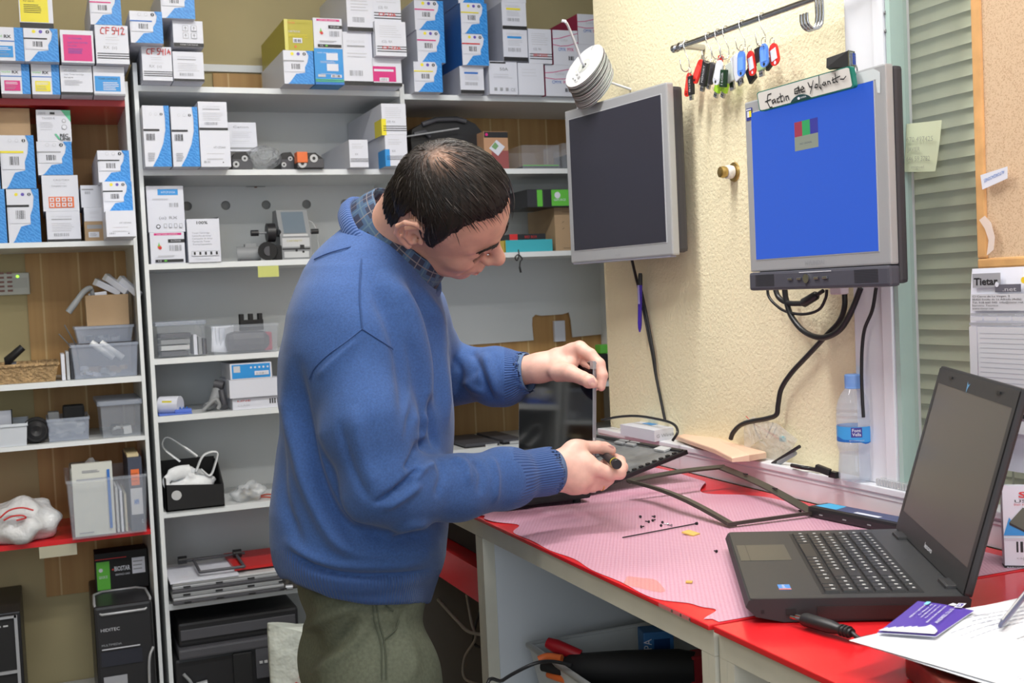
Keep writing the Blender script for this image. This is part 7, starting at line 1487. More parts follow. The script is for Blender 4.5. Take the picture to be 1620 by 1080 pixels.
# --- cork board with wooden frame
def cork():
    m = mat('cork', (.55, .36, .20), .85); nt, b = nodes(m)
    tc = nt.nodes.new('ShaderNodeTexCoord'); v = nt.nodes.new('ShaderNodeTexVoronoi'); v.inputs['Scale'].default_value = 560; nt.links.new(tc.outputs['Object'], v.inputs['Vector'])
    r = nt.nodes.new('ShaderNodeValToRGB'); e = r.color_ramp.elements; e[0].color = (.50, .34, .21, 1); e[1].color = (.64, .47, .31, 1); e[0].position = .0; e[1].position = .5
    x = nt.nodes.new('ShaderNodeSeparateColor'); nt.links.new(v.outputs['Color'], x.inputs[0]); nt.links.new(x.outputs[0], r.inputs['Fac']); nt.links.new(r.outputs['Color'], b.inputs['Base Color']); return m
PINEF = mat('pine_frame', (.66, .37, .15), .45, noise=(30, .12))
KX = WX-.045; ky = float(onx(1541, 120, KX)[1]); ky2 = float(onx(1555.5, 120, KX)[1])
print('cork', ky, ky2)
t = empty('cork_board', (KX, ky-.3, 0), 'cork board in a pine frame hanging right of the window', 'board')
b = MB(); b.box((KX-.004, ky2, .015), (KX+.014, ky, 1.0), PINEF, .003); b.build('frame', t)
b = MB(); b.box((KX, .70, .015), (KX+.012, ky2, 1.0), cork()); b.build('cork_sheet', t)
b = MB(); b.box((KX-.004, .70, -.0), (KX+.014, ky, .015), PINEF, .003); b.build('frame', t)
b = MB(); b.box((KX+.013, 1.0, .2), (WX-.03, 1.05, .25), PINEF); b.build('wall_batten', t)
b = MB(); Q = [Vector(tuple(onx(px, py, KX-.010))) for px, py in ((1554, 300), (1594, 282), (1594, 263), (1551, 277))]; F = None; b.add([Q[0], Q[1], Q[2], Q[3]], [(0, 1, 2, 3)], W); F = Face(b, Q[0], Q[1]-Q[0], Q[3]-Q[0], (Q[1]-Q[0]).length, (Q[3]-Q[0]).length, .0005); F.text('AUTORIZACIONES', .92, .62, .22, BL, w=.8, rot=3.14); b.build('printed_label', None, label='small white label with upside down blue print stuck over the board frame', cat='label')
b = MB(); Q = [Vector(tuple(onx(px, py, KX-.009))) for px, py in ((1549, 348), (1558, 341), (1568, 352), (1574, 375), (1572, 395), (1561, 404), (1564, 380), (1558, 362))]; b.add(Q, [tuple(range(8))], mat('masking_tape', (.78, .68, .62), .4, alpha=.85)); b.build('tape_strip', None, label='curled strip of clear tape on the board frame', cat='tape')
# --- printed invoice sheet and its thumb tack
Z1 = float(onx(1541, 425, KX-.014)[2]); Yn = float(onx(1540, 500, KX-.014)[1]); PW = .21
b = MB(); n_ = 12; P = [[(KX-.014-.006*math.sin(i*.5)-.02*(i/n_)**2*0, Yn-PW*j/4, Z1-.297*i/n_) for j in range(5)] for i in range(n_+1)]; b.grid([r_[::-1] for r_ in P][::-1], mat('invoice_paper', (.74, .75, .84), .6))
F = Face(b, (KX-.0215, Yn, Z1-.297), (0, -1, 0), (0, 0, 1), PW, .297, .0006)
F.rect(.04, .905, .30, .975, GR); F.text('Tietar', .055, .918, .035, KM, w=.22, bold=.03); F.rect(.25, .88, .48, .918, mat('logo_dark', (.12, .12, .15), .5)); F.text('.net', .32, .885, .02, LG, w=.12); F.ell(.27, .918, .018, W)
F.rect(.035, .79, .52, .872, LG)
for i, s_ in enumerate(('C/ Cerro de La Virgen, 2', '05420 Sotillo de La Adrada (Avila)', 'Tel. 918 660 040  info@tietar.net', 'Servicio Tecnico', 'www.tietar.net')): F.text(s_, .045, .857-.015*i, .009, KM, w=(.34, .44, .46, .24, .2)[i])
F.rect(.03, .765, .97, .778, GR); F.text('Documento', .04, .768, .006, W, w=.1); F.text('Numero', .2, .768, .006, W, w=.08); F.text('Fecha', .44, .768, .006, W, w=.07)
[F.rect(.03+.13*i, .742, .145+.13*i, .761, LG) for i in range(6)]; F.rect(.03, .718, .97, .732, GR); F.text('DESCRIPCION', .42, .721, .007, W, w=.14); F.rect(.03, .30, .10, .712, LG); F.rect(.11, .30, .97, .712, LG)
random.seed(3); F.lines(.13, .9, [.68-.024*i for i in range(14)], mat('invoice_text', (.40, .41, .48), .6), .0012); F.rect(.03, .275, .97, .295, KM); F.rect(.03, .2, .97, .262, LG)
inv = b.build('invoice_sheet', None, label='printed Tietar invoice sheet hanging on the cork board', cat='sheet')
b = MB(); c_ = Vector(tuple(onx(1619, 443, KX-.026))); b.cyl(c_, c_+Vector((.014, 0, 0)), .0045, mat('yellow_tack', (.85, .60, .03), .3), 14); b.build('thumb_tack', None, label='yellow thumb tack holding the invoice sheet', cat='tack')
# ------------------------------------------------------------------ the man
CAM = np.array([CR, CU, CF])           # world -> camera metric axes
def pc(px, py, d): return np.array([(px-810)/FPX*d, -(py-540)/FPX*d, d], float)
def c2w(P): return np.asarray(P) @ CAM
def w2c(P): return CAM @ np.asarray(P, float)
def surface_nets(D, o, h):
    """D scalar grid (negative inside), o origin, h spacing -> verts, quads"""
    S = D < 0; nx, ny, nz = D.shape
    c = [S[i:nx-1+i, j:ny-1+j, k:nz-1+k] for i in (0, 1) for j in (0, 1) for k in (0, 1)]
    a = np.logical_or.reduce(c) & ~np.logical_and.reduce(c); idx = -np.ones(a.shape, np.int64); cells = np.argwhere(a); idx[a] = np.arange(len(cells))
    acc = np.zeros((len(cells), 3)); cnt = np.zeros(len(cells)); I, J, K = cells.T
    off = [(i, j, k) for i in (0, 1) for j in (0, 1) for k in (0, 1)]
    for p in off:
        for ax in range(3):
            if p[ax]: continue
            q = list(p); q[ax] = 1; d0 = D[I+p[0], J+p[1], K+p[2]]; d1 = D[I+q[0], J+q[1], K+q[2]]; m = (d0 < 0) != (d1 < 0)
            t = np.where(m, d0/(d0-d1+1e-20), 0); P = np.zeros((len(cells), 3)); P[:] = p; P[:, ax] += t; acc[m] += P[m]; cnt[m] += 1
    V = (cells+acc/cnt[:, None])*h+np.array(o); F = []
    for ax in range(3):
        sl0 = [slice(None)]*3; sl1 = [slice(None)]*3; sl0[ax] = slice(0, -1); sl1[ax] = slice(1, None)
        s0, s1 = S[tuple(sl0)], S[tuple(sl1)]; E_ = np.argwhere(s0 != s1); b, c_ = [(1, 2), (2, 0), (0, 1)][ax]
        ok = (E_[:, b] > 0) & (E_[:, c_] > 0) & (E_[:, b] < D.shape[b]-1) & (E_[:, c_] < D.shape[c_]-1); E_ = E_[ok]
        inside = s0[tuple(E_.T)]; q = []
        for db, dc_ in ((-1, -1), (0, -1), (0, 0), (-1, 0)): e = E_.copy(); e[:, b] += db; e[:, c_] += dc_; q.append(idx[tuple(e.T)])
        q = np.stack(q, 1); q[~inside] = q[~inside][:, ::-1]; F.append(q)
    return V, np.concatenate(F)
class SDF:
    def __init__(s, lo, hi, h):
        s.o = np.array(lo, float); s.h = h; n = np.ceil((np.array(hi)-s.o)/h).astype(int)+1
        ax = [(s.o[i]+h*np.arange(n[i])).astype(np.float32) for i in range(3)]
        s.X, s.Y, s.Z = np.meshgrid(*ax, indexing='ij'); s.D = np.full(s.X.shape, 9., np.float32)
    def u(s, d, k):
        if k <= 0: s.D = np.minimum(s.D, d)
        else: t = np.clip(.5+.5*(s.D-d)/k, 0, 1); s.D = s.D*(1-t)+d*t-k*t*(1-t)
        return s
    def sub(s, d, k):
        t = np.clip(.5-.5*(s.D+d)/k, 0, 1); s.D = s.D*(1-t)-d*t+k*t*(1-t); return s
    def cap(s, a, b, ra, rb=None):
        rb = ra if rb is None else rb; a = np.array(a, np.float32); b = np.array(b, np.float32); ab = b-a; L = float(ab@ab)+1e-12
        px, py, pz = s.X-a[0], s.Y-a[1], s.Z-a[2]; t = np.clip((px*ab[0]+py*ab[1]+pz*ab[2])/L, 0, 1)
        return np.sqrt((px-t*ab[0])**2+(py-t*ab[1])**2+(pz-t*ab[2])**2)-(ra+(rb-ra)*t)
    def ell(s, c, r, M=None):
        px, py, pz = s.X-c[0], s.Y-c[1], s.Z-c[2]
        if M is not None: M = np.array(M, np.float32); px, py, pz = M[0, 0]*px+M[0, 1]*py+M[0, 2]*pz, M[1, 0]*px+M[1, 1]*py+M[1, 2]*pz, M[2, 0]*px+M[2, 1]*py+M[2, 2]*pz
        k0 = np.sqrt((px/r[0])**2+(py/r[1])**2+(pz/r[2])**2); k1 = np.sqrt((px/r[0]**2)**2+(py/r[1]**2)**2+(pz/r[2]**2)**2)
        return k0*(k0-1)/(k1+1e-9)
    def chain(s, pts, rs, k=0.):
        for i in range(len(pts)-1): s.u(s.cap(pts[i], pts[i+1], rs[i], rs[i+1]), k)
        return s
    def loft(s, rows, pw=2.3):
        """rows: (y, cx, cz, a, b) from low to high y"""
        R_ = np.array(rows, np.float32); y = s.Y; f = [np.interp(y, R_[:, 0], R_[:, i]).astype(np.float32) for i in range(1, 5)]
        dx, dz = np.abs(s.X-f[0])/f[2], np.abs(s.Z-f[1])/f[3]; k = (dx**pw+dz**pw)**(1/pw)
        d = (k-1)*np.minimum(f[2], f[3]); return np.maximum(d, np.maximum(R_[0, 0]-y, y-R_[-1, 0]))
    def mesh(s): return surface_nets(s.D, s.o, s.h)
def normals(V, F):
    a = V[F[:, 2]]-V[F[:, 0]]; b = V[F[:, 3]]-V[F[:, 1]]; n = np.cross(a, b); N = np.zeros_like(V)
    for i in range(4): np.add.at(N, F[:, i], n)
    return N/(np.linalg.norm(N, axis=1)[:, None]+1e-12)
def relax(V, F, it=2, w=.5):
    for _ in range(it):
        A = np.zeros_like(V); c = np.zeros(len(V))
        for i in range(4):
            for j in (1, 3): np.add.at(A, F[:, i], V[F[:, (i+j) % 4]]); np.add.at(c, F[:, i], 1)
        V = V*(1-w)+w*A/np.maximum(c, 1)[:, None]
    return V
def to_px(V): return 810+FPX*V[:, 0]/V[:, 2], 540-FPX*V[:, 1]/V[:, 2]
def seg_dist(x, y, pts):
    d = np.full(len(x), 1e9); tt = np.zeros(len(x)); n = len(pts)-1
    for i in range(n):
        ax_, ay_ = pts[i]; bx_, by_ = pts[i+1]; L = (bx_-ax_)**2+(by_-ay_)**2; t = np.clip(((x-ax_)*(bx_-ax_)+(y-ay_)*(by_-ay_))/L, 0, 1)
        q = np.hypot(x-ax_-t*(bx_-ax_), y-ay_-t*(by_-ay_)); m = q < d; d = np.where(m, q, d); tt = np.where(m, (i+t)/n, tt)
    return d, tt
def folds(V, N, L):
    """L: (polyline in photo px, width px, height m)"""
    x, y = to_px(V); face = np.clip(-N[:, 2]*3+.2, 0, 1)
    for pts, w, h in L:
        P = [tuple(p) for p in smooth_path(pts, 4)]; d, t = seg_dist(x, y, P); e = np.clip(np.minimum(t, 1-t)*5, 0, 1)
        V = V+N*(h*1.45*np.exp(-(d/w)**2)*e*face)[:, None]
    return V
def mk(name, V, F, mats, parent, mi=None, world=False, smooth=True, label=None):
    W_ = V if world else c2w(V); inv = world_of(parent).inverted() if parent else Matrix.Identity(4); R_ = np.array(inv)[:3, :3]; T_ = np.array(inv)[:3, 3]; W_ = W_ @ R_.T + T_
    me = bpy.data.meshes.new(name); me.vertices.add(len(W_)); me.vertices.foreach_set('co', W_.astype(np.float32).ravel())
    n = F.shape[1]; me.loops.add(len(F)*n); me.loops.foreach_set('vertex_index', F.astype(np.int32).ravel()); me.polygons.add(len(F))
    me.polygons.foreach_set('loop_start', (np.arange(len(F))*n).astype(np.int32)); me.polygons.foreach_set('loop_total', np.full(len(F), n, np.int32))
    for m in mats: me.materials.append(m)
    if mi is not None: me.polygons.foreach_set('material_index', mi.astype(np.int32))
    me.polygons.foreach_set('use_smooth', np.ones(len(F), bool)); me.update(); me.validate()
    o = bpy.data.objects.new(name, me); COL.objects.link(o); o.parent = parent; tag(o, label); return o
def flipfix(V, F):
    """camera axes (right, up, forward) are left-handed: reverse the winding for world space"""
    return F[:, ::-1]
# ---- materials
def skin_mat():
    m = mat('skin', (.62, .34, .25), .48, sss=.12, noise=(38, .10, 3), bump=(260, .25, .0006)); return m
SKIN = skin_mat(); SKINH = mat('skin_hand', (.68, .40, .32), .48, sss=.12, noise=(45, .10, 3), bump=(240, .3, .0006)); LIP = mat('lip', (.45, .17, .14), .45); NAIL = mat('nail', (.72, .42, .38), .25)
def knit():
    m = mat('sweater_knit', (.036, .088, .25), .9, sheen=.12, noise=(300, .14, 2)); nt, b = nodes(m)
    tc = nt.nodes.new('ShaderNodeTexCoord'); n = nt.nodes.new('ShaderNodeTexNoise'); n.inputs['Scale'].default_value = 600; n.inputs['Detail'].default_value = 2; nt.links.new(tc.outputs['Object'], n.inputs['Vector'])
    bn = nt.nodes.new('ShaderNodeBump'); bn.inputs['Strength'].default_value = .35; bn.inputs['Distance'].default_value = .0008; nt.links.new(n.outputs['Fac'], bn.inputs['Height']); nt.links.new(bn.outputs['Normal'], b.inputs['Normal']); return m
KNIT = knit()
def rib(name, direction, scale):
    m = mat(name, (.045, .105, .31), .85, sheen=.25); nt, b = nodes(m)
    tc = nt.nodes.new('ShaderNodeTexCoord'); w = nt.nodes.new('ShaderNodeTexWave'); w.inputs['Scale'].default_value = scale
    mp = nt.nodes.new('ShaderNodeMapping'); mp.inputs['Rotation'].default_value = direction; nt.links.new(tc.outputs['Object'], mp.inputs[0]); nt.links.new(mp.outputs[0], w.inputs['Vector'])
    bn = nt.nodes.new('ShaderNodeBump'); bn.inputs['Strength'].default_value = .7; bn.inputs['Distance'].default_value = .0015; nt.links.new(w.outputs['Fac'], bn.inputs['Height']); nt.links.new(bn.outputs['Normal'], b.inputs['Normal']); return m
def plaid():
    m = mat('plaid_cotton', (.05, .07, .13), .75); nt, b = nodes(m); tc = nt.nodes.new('ShaderNodeTexCoord'); sx = nt.nodes.new('ShaderNodeSeparateXYZ'); nt.links.new(tc.outputs['UV'], sx.inputs[0])
    def band(src, freq, lo, hi):
        a = nt.nodes.new('ShaderNodeMath'); a.operation = 'MULTIPLY'; a.inputs[1].default_value = freq; nt.links.new(src, a.inputs[0]); f = nt.nodes.new('ShaderNodeMath'); f.operation = 'FRACT'; nt.links.new(a.outputs[0], f.inputs[0])
        g = nt.nodes.new('ShaderNodeMath'); g.operation = 'COMPARE'; g.inputs[1].default_value = (lo+hi)/2; g.inputs[2].default_value = (hi-lo)/2; nt.links.new(f.outputs[0], g.inputs[0]); return g.outputs[0]
    cur = None
    for src, fr, lo, hi, c in ((sx.outputs[0], 9, .0, .35, (.04, .08, .15)), (sx.outputs[1], 2, .0, .40, (.04, .08, .15)), (sx.outputs[0], 9, .15, .22, (.07, .12, .17)), (sx.outputs[1], 2, .15, .22, (.07, .12, .17)), (sx.outputs[0], 9, .62, .67, (.15, .13, .14)), (sx.outputs[1], 2, .62, .68, (.15, .13, .14))):
        mx = nt.nodes.new('ShaderNodeMixRGB'); mx.inputs[2].default_value = (*c, 1); nt.links.new(band(src, fr, lo, hi), mx.inputs[0])
        if cur is None: mx.inputs[1].default_value = (.018, .024, .052, 1)
        else: nt.links.new(cur, mx.inputs[1])
        cur = mx.outputs[0]
    nt.links.new(cur, b.inputs['Base Color']); return m
PLAID = plaid()
HAIRM = mat('hair_dark', (.016, .012, .010), .38, spec=.6); TRO = mat('olive_trousers', (.105, .115, .080), .85, noise=(180, .15, 2), bump=(500, .3, .0006)); SEAM = mat('seam_thread', (.03, .07, .20), .9)
# ---- frame
foot = onz(590, 540, FLOOR) if False else c2w(pc(575, 900, 1.97)); man = empty('person', (float(foot[0]), float(foot[1]), FLOOR), None, None)
COL.objects.unlink(man); bpy.data.objects.remove(man)
base = np.array([float(foot[0]), float(foot[1]), FLOOR])
# ---- head and neck skin
HF, HU, HR = np.array([.77463752, -.28524029, -.56442421]), np.array([.01856608, -.88186152, .47114282]), np.array([-.6321329, -.37544405, -.67782723])
HC = np.array([.60262832, 1.77072669, .12943142])
def h2w(P): P = np.asarray(P); return P[..., 0:1]*HF+P[..., 1:2]*HU+P[..., 2:3]*HR+HC
def w2h(P): q = np.asarray(P)-HC; return np.stack([q@HF, q@HU, q@HR], -1)
def ellz(S_, c, r): return S_.ell(c, r)
def cran(S_): return S_.ell((.012, .052, 0), (.091, .082, .0755))
S_ = SDF((-.20, -.19, -.115), (.15, .16, .115), .0019)
S_.u(cran(S_), 0); S_.u(S_.ell((.034, -.010, 0), (.066, .095, .060)), .03); S_.u(S_.ell((.035, -.066, 0), (.054, .036, .047)), .028); S_.u(S_.ell((.076, -.094, 0), (.018, .016, .020)), .022)
S_.u(S_.ell((-.032, -.0, 0), (.05, .06, .055)), .03)
for s_ in (1, -1):
    S_.u(S_.ell((.066, -.022, .040*s_), (.022, .020, .018)), .02); S_.u(S_.cap((.093, .027, .012*s_), (.074, .030, .046*s_), .010, .007), .014)
    S_.sub(S_.ell((.097, .008, .031*s_), (.016, .011, .017)), .012); S_.u(S_.ell((.079, .006, .031*s_), (.0135, .0125, .0165)), .004)
    S_.sub(S_.cap((.0925, .0005, .018*s_), (.088, -.0005, .045*s_), .0009), .003)
    S_.u(S_.ell((.106, -.026, .0115*s_), (.0105, .0085, .0075)), .005); S_.sub(S_.ell((.111, -.034, .007*s_), (.006, .005, .0038)), .004)
    S_.sub(S_.cap((.100, -.036, .022*s_), (.082, -.062, .036*s_), .0015, .001), .007)
S_.u(S_.cap((.094, .020, 0), (.118, -.014, 0), .0075, .0105), .010); S_.u(S_.ell((.1195, -.021, 0), (.0125, .0115, .0115)), .007)
S_.u(S_.ell((.088, -.056, 0), (.016, .020, .026)), .014)
S_.u(S_.cap((.1035, -.056, -.012), (.1035, -.056, .012), .0052), .005); S_.u(S_.cap((.100, -.068, -.012), (.100, -.068, .012), .0060), .005); S_.sub(S_.cap((.105, -.0618, -.022), (.105, -.0618, .022), .0011), .003)
S_.sub(S_.cap((.101, -.080, -.012), (.101, -.080, .012), .004), .010)
for s_ in (1, -1):
    rr_ = lambda f, u, r: ((f+.012)*1.12-.014, u*1.12+.020, (r-.001)*s_)
    S_.u(S_.ell(rr_(-.014, .000, .076), (.020, .032, .0065)), .006)
    S_.sub(S_.ell(rr_(-.012, .006, .085), (.014, .020, .007)), .004); S_.sub(S_.ell(rr_(-.006, -.006, .083), (.008, .010, .012)), .004)
    S_.chain([rr_(.003, .010, .077), rr_(.001, .026, .082), rr_(-.012, .033, .086), rr_(-.026, .027, .089), rr_(-.033, .012, .090), rr_(-.031, -.006, .088), rr_(-.022, -.020, .083), rr_(-.010, -.029, .078)], [.0040, .0038, .0038, .0040, .0042, .0040, .0042, .0062], .003)
    S_.chain([rr_(-.010, .020, .081), rr_(-.022, .010, .084), rr_(-.020, -.008, .083), rr_(-.008, -.018, .080)], [.0028]*4, .004)
    S_.u(S_.ell(rr_(.004, -.006, .078), (.0045, .0065, .0045)), .004)
nk = w2h(c2w(pc(606, 402, 1.955))); S_.u(S_.cap((-.034, -.025, 0), tuple(nk), .056, .062), .030)
V, F = S_.mesh(); V = relax(V, F, 1, .4); Hv, Hf, Hh = h2w(V), F[:, :], V
cen_h = V[F].mean(1)
lipm = (np.abs(cen_h[:, 1]+.062) < .0105) & (cen_h[:, 0] > .0975) & (np.abs(cen_h[:, 2]) < .020-.012*np.abs(cen_h[:, 1]+.062)/.0105)
head_mi = np.where(lipm, 1, 0)
# ---- hands (camera metric space)
def hand(parts, lo, hi, h=.00125):
    A_ = np.array([p for ch_ in parts for p in ch_[0]]); S_ = SDF(A_.min(0)-.032, A_.max(0)+.032, h)
    for pts, rs, k in parts: 
        T_ = np.full(S_.D.shape, 9., np.float32); keep = S_.D; S_.D = T_; S_.chain(pts, rs, .004); c_ = S_.D; S_.D = keep; S_.u(c_, k)
    V, F = S_.mesh(); V = relax(V, F, 1, .4); return V, flipfix(V, F)
p_ = pc
# right hand: back of the hand towards the camera, thumb on top, fingers curled round the screwdriver
RHp = [
 ([p_(838, 747, 1.955), p_(870, 744, 1.985), p_(886, 743, 1.995)], [.030, .027, .027], .0),
 ([p_(886, 732, 2.000), p_(912, 712, 2.010)], [.022, .019], .014), ([p_(886, 742, 1.995), p_(926, 735, 1.995)], [.026, .021], .014), ([p_(886, 752, 1.995), p_(920, 757, 1.990)], [.024, .021], .014), ([p_(888, 758, 2.0), p_(912, 768, 1.992)], [.018, .0145], .014),
 ([p_(906, 712, 2.012), p_(920, 708, 2.020), p_(946, 707, 2.030), p_(956, 708.5, 2.035), p_(967, 712, 2.035)], [.0165, .0130, .0105, .0108, .0085], .008),
 ([p_(924, 735, 1.993), p_(946, 742, 1.985), p_(966, 749, 1.985), p_(980, 748, 1.990)], [.0165, .0125, .0115, .0112], .008), ([p_(980, 748, 1.990), p_(984, 739, 2.008), p_(981, 729, 2.030), p_(974, 724, 2.045)], [.0112, .0100, .0092, .0080], .003),
 ([p_(922, 756, 1.992), p_(943, 757, 2.000), p_(962, 757, 2.010), p_(966, 748, 2.035), p_(956, 733, 2.052)], [.0155, .0118, .0108, .0098, .0085], .006),
 ([p_(912, 767, 1.993), p_(936, 768, 2.002), p_(953, 765, 2.012), p_(956, 755, 2.035), p_(948, 745, 2.050)], [.0140, .0112, .0102, .0090, .0080], .006),
 ([p_(905, 771, 2.0), p_(926, 772, 2.020), p_(938, 766, 2.035), p_(936, 756, 2.048)], [.0125, .0098, .0090, .0078], .006)]
RV, RF = hand(RHp, None, None)
# left hand: thumb on the near side of the panel, fingers over its top and far side
LHp = [
 ([p_(800, 588, 2.16), p_(836, 584, 2.135), p_(852, 582, 2.125)], [.027, .0245, .0245], .0),
 ([p_(852, 576, 2.130), p_(882, 566, 2.120), p_(906, 556, 2.105)], [.019, .0185, .0150], .014), ([p_(852, 586, 2.120), p_(884, 582, 2.105), p_(902, 576, 2.095)], [.022, .0215, .0150], .014), ([p_(854, 578, 2.150), p_(890, 566, 2.150), p_(908, 556, 2.140)], [.019, .018, .0145], .014), ([p_(854, 582, 2.165), p_(888, 574, 2.180), p_(905, 566, 2.175)], [.017, .0155, .0135], .014),
 ([p_(884, 588, 2.085), p_(902, 590, 2.060), p_(922, 598, 2.035), p_(932, 603, 2.020), p_(938, 606, 2.012)], [.0185, .0150, .0118, .0118, .0090], .010),
 ([p_(906, 556, 2.105), p_(917, 551, 2.095), p_(934, 561, 2.075), p_(948, 576, 2.060), p_(953, 594, 2.050), p_(951, 612, 2.045)], [.0150, .0135, .0110, .0105, .0095, .0075], .007),
 ([p_(906, 560, 2.130), p_(918, 566, 2.112), p_(928, 574, 2.090), p_(938, 581, 2.066)], [.0135, .0110, .0095, .0082], .005),
 ([p_(906, 566, 2.175), p_(920, 570, 2.170), p_(934, 582, 2.155), p_(941, 598, 2.140), p_(942, 612, 2.130)], [.0135, .0120, .0100, .0090, .0072], .006),
 ([p_(903, 572, 2.200), p_(914, 578, 2.200), p_(924, 590, 2.190), p_(928, 604, 2.180)], [.0115, .0100, .0088, .0070], .006)]
LV, LF = hand(LHp, None, None)
# ---- arms and trunk under the clothes, coarse, joined into the body mesh
SH_R, EL_R, WR_R = p_(560, 560, 1.83), p_(604, 768, 1.775), p_(868, 744, 1.985)
SH_L, EL_L, WR_L = p_(640, 520, 2.13), p_(690, 600, 2.26), p_(838, 585, 2.135)
TORSO = [(950, 578, 78, .120), (900, 576, 90, .135), (850, 572, 112, .155), (800, 572, 128, .168), (740, 577, 130, .170), (650, 582, 130, .172), (560, 579, 124, .180), (500, 582, 116, .180), (440, 585, 98, .160), (400, 586, 76, .110), (370, 598, 54, .075)]
def rows(tab, d=1.97, grow=0., shift=0.):
    out = []
    for py, cx_, hw, hd in tab: q = pc(cx_, py, d); out.append((q[1], q[0], d+shift, hw/FPX*d+grow, hd+grow))
    return sorted(out)
S_ = SDF((-.42, -.95, 1.62), (.12, .16, 2.40), .011)
S_.u(S_.loft(rows(TORSO, grow=-.018)), 0); S_.chain([SH_R, EL_R], [.050, .036], .03); S_.chain([EL_R, WR_R], [.038, .027], .02); S_.chain([SH_L, EL_L], [.050, .036], .03); S_.chain([EL_L, WR_L], [.038, .027], .02)
S_.u(S_.cap(p_(606, 402, 1.955), p_(590, 470, 1.97), .058, .07), .03)
# legs, standing
floor_y = lambda P: None
up_c = CAM @ np.array([0, 0, 1.]); 
def wpt(x, y, z): return w2c((x, y, z))
hipc = c2w(pc(578, 960, 1.97)); hx, hy, hz = hipc
bodyV = [V_ for V_ in (Hv, c2w(RV), c2w(LV))]; tv, tf = S_.mesh(); tf = flipfix(tv, tf); bodyV.append(c2w(tv)); bodyF = [Hf, RF, LF, tf]
Lg = SDF((hx-.16, hy-.30, FLOOR+.005), (hx+.17, hy+.30, hz+.05), .012)
for s_, fx_ in ((-1, .01), (1, .0)): Lg.chain([(hx, hy+.055*s_, hz-.06), (hx+.015+fx_, hy+.10*s_, FLOOR+.48), (hx-.0, hy+.11*s_, FLOOR+.09)], [.060, .048, .036], .02); Lg.u(Lg.cap((hx-.03+fx_, hy+.11*s_, FLOOR+.045), (hx+.12+fx_, hy+.12*s_, FLOOR+.032), .034, .026), .02)
v, f_ = Lg.mesh(); bodyV.append(v); bodyF.append(f_)
off = 0; Fs = []; Ms = []
for i, (v, f_) in enumerate(zip(bodyV, bodyF)):
    Fs.append(f_+off); off += len(v); Ms.append(head_mi if i == 0 else np.full(len(f_), 2 if i in (1, 2) else 0))
BV = np.concatenate(bodyV); BF = np.concatenate(Fs); BM = np.concatenate(Ms)
man = mk('person', BV-base, BF, [SKIN, LIP, SKINH], None, BM, world=True); man.location = base.tolist()
tag(man, 'man in a blue sweater bending over the workbench, screwdriver in hand', 'person')
# ---- nails
def nail(c, U, V_, w, l, name='nail'):
    b = MB(); c = Vector(tuple(c2w(c))); U = Vector(tuple(c2w(U))).normalized(); V_ = Vector(tuple(c2w(V_))).normalized(); V_ = (V_-U*V_.dot(U)).normalized(); N_ = U.cross(V_); N_ = -N_ if N_.dot(Vector(tuple(CF))) > 0 else N_
    P = [[c+U*(w*(u-.5)*2)*(1-.25*abs(v-.5)**2*4*(.6))+V_*(l*(v-.5)*2)+N_*(.0010*(1-(2*u-1)**2)+.0002) for u in np.linspace(0, 1, 7)] for v in np.linspace(0, 1, 7)]
    b.grid(P, NAIL); b.build(name, man)
nail(p_(966, 708.0, 2.0285), (.15, .8, -.6), (1, -.15, 0), .0052, .0058, 'thumb_nail')
nail(p_(936, 603, 2.0045), (-.35, .9, 0), (1, -.38, -.2), .0058, .0062, 'thumb_nail')
# ---- wedding ring
b = MB(); a = np.array(p_(936, 768, 2.002)); c = np.array(p_(953, 765, 2.012)); m_ = a*.15+c*.85; ax = (c-a)/np.linalg.norm(c-a); q1 = np.cross(ax, [0, 0, 1.]); q1 /= np.linalg.norm(q1); q2 = np.cross(ax, q1)
b.tube([c2w(m_+.0112*(math.cos(t)*q1+math.sin(t)*q2)) for t in np.linspace(0, 2*math.pi, 25)], .0011, mat('gold', (.75, .50, .15), .2, metal=1.), 8, cap=False); b.build('wedding_ring', man)
# ---- hair
S_ = SDF((-.13, -.10, -.105), (.125, .16, .105), .0022)
skull = np.minimum(cran(S_), S_.ell((-.032, -.0, 0), (.05, .062, .057)))
fx_k = [-.14, -.09, -.070, -.05, -.042, -.034, .000, .006, .012, .024, .029, .036, .05, .070, .085, .11]
uh_k = [-.070, -.062, -.052, -.035, .010, .052, .056, .012, -.004, -.002, .026, .058, .078, .091, .100, .103]
UHt = np.interp(S_.X, fx_k, uh_k).astype(np.float32)+np.where((S_.X > .04) & (np.abs(S_.Z) > .02), .010*np.clip((np.abs(S_.Z)-.02)/.03, 0, 1)*np.clip((.075-np.abs(S_.Z))/.02, 0, 1), 0)
thick = .0095*np.clip((S_.Y-UHt)/.02, .25, 1)-.0042*np.exp(-((S_.X+.03)**2+(S_.Y-.133)**2+S_.Z**2)/.025**2)
S_.D = (skull-thick).astype(np.float32); S_.D = np.maximum(S_.D, (UHt-S_.Y)*.8+.0015*np.sin(S_.X*900)*np.cos(S_.Z*700))
V, F = S_.mesh(); V = relax(V, F, 1, .4)
N = normals(V, F); cr0 = np.array([-.045, .13, 0]); ang = np.arctan2(V[:, 2], V[:, 0]-cr0[0]); dist = np.linalg.norm(V-cr0, axis=1)
V = V+N*(.0009*np.sin(ang*46+3*np.sin(dist*40))+.0006*np.sin(ang*97+5*np.sin(dist*25)))[:, None]
bald = np.exp(-(((V[:, 0]+.028)/.026)**2+((V[:, 2]-.006)/.020)**2+((V[:, 1]-.135)/.03)**2))
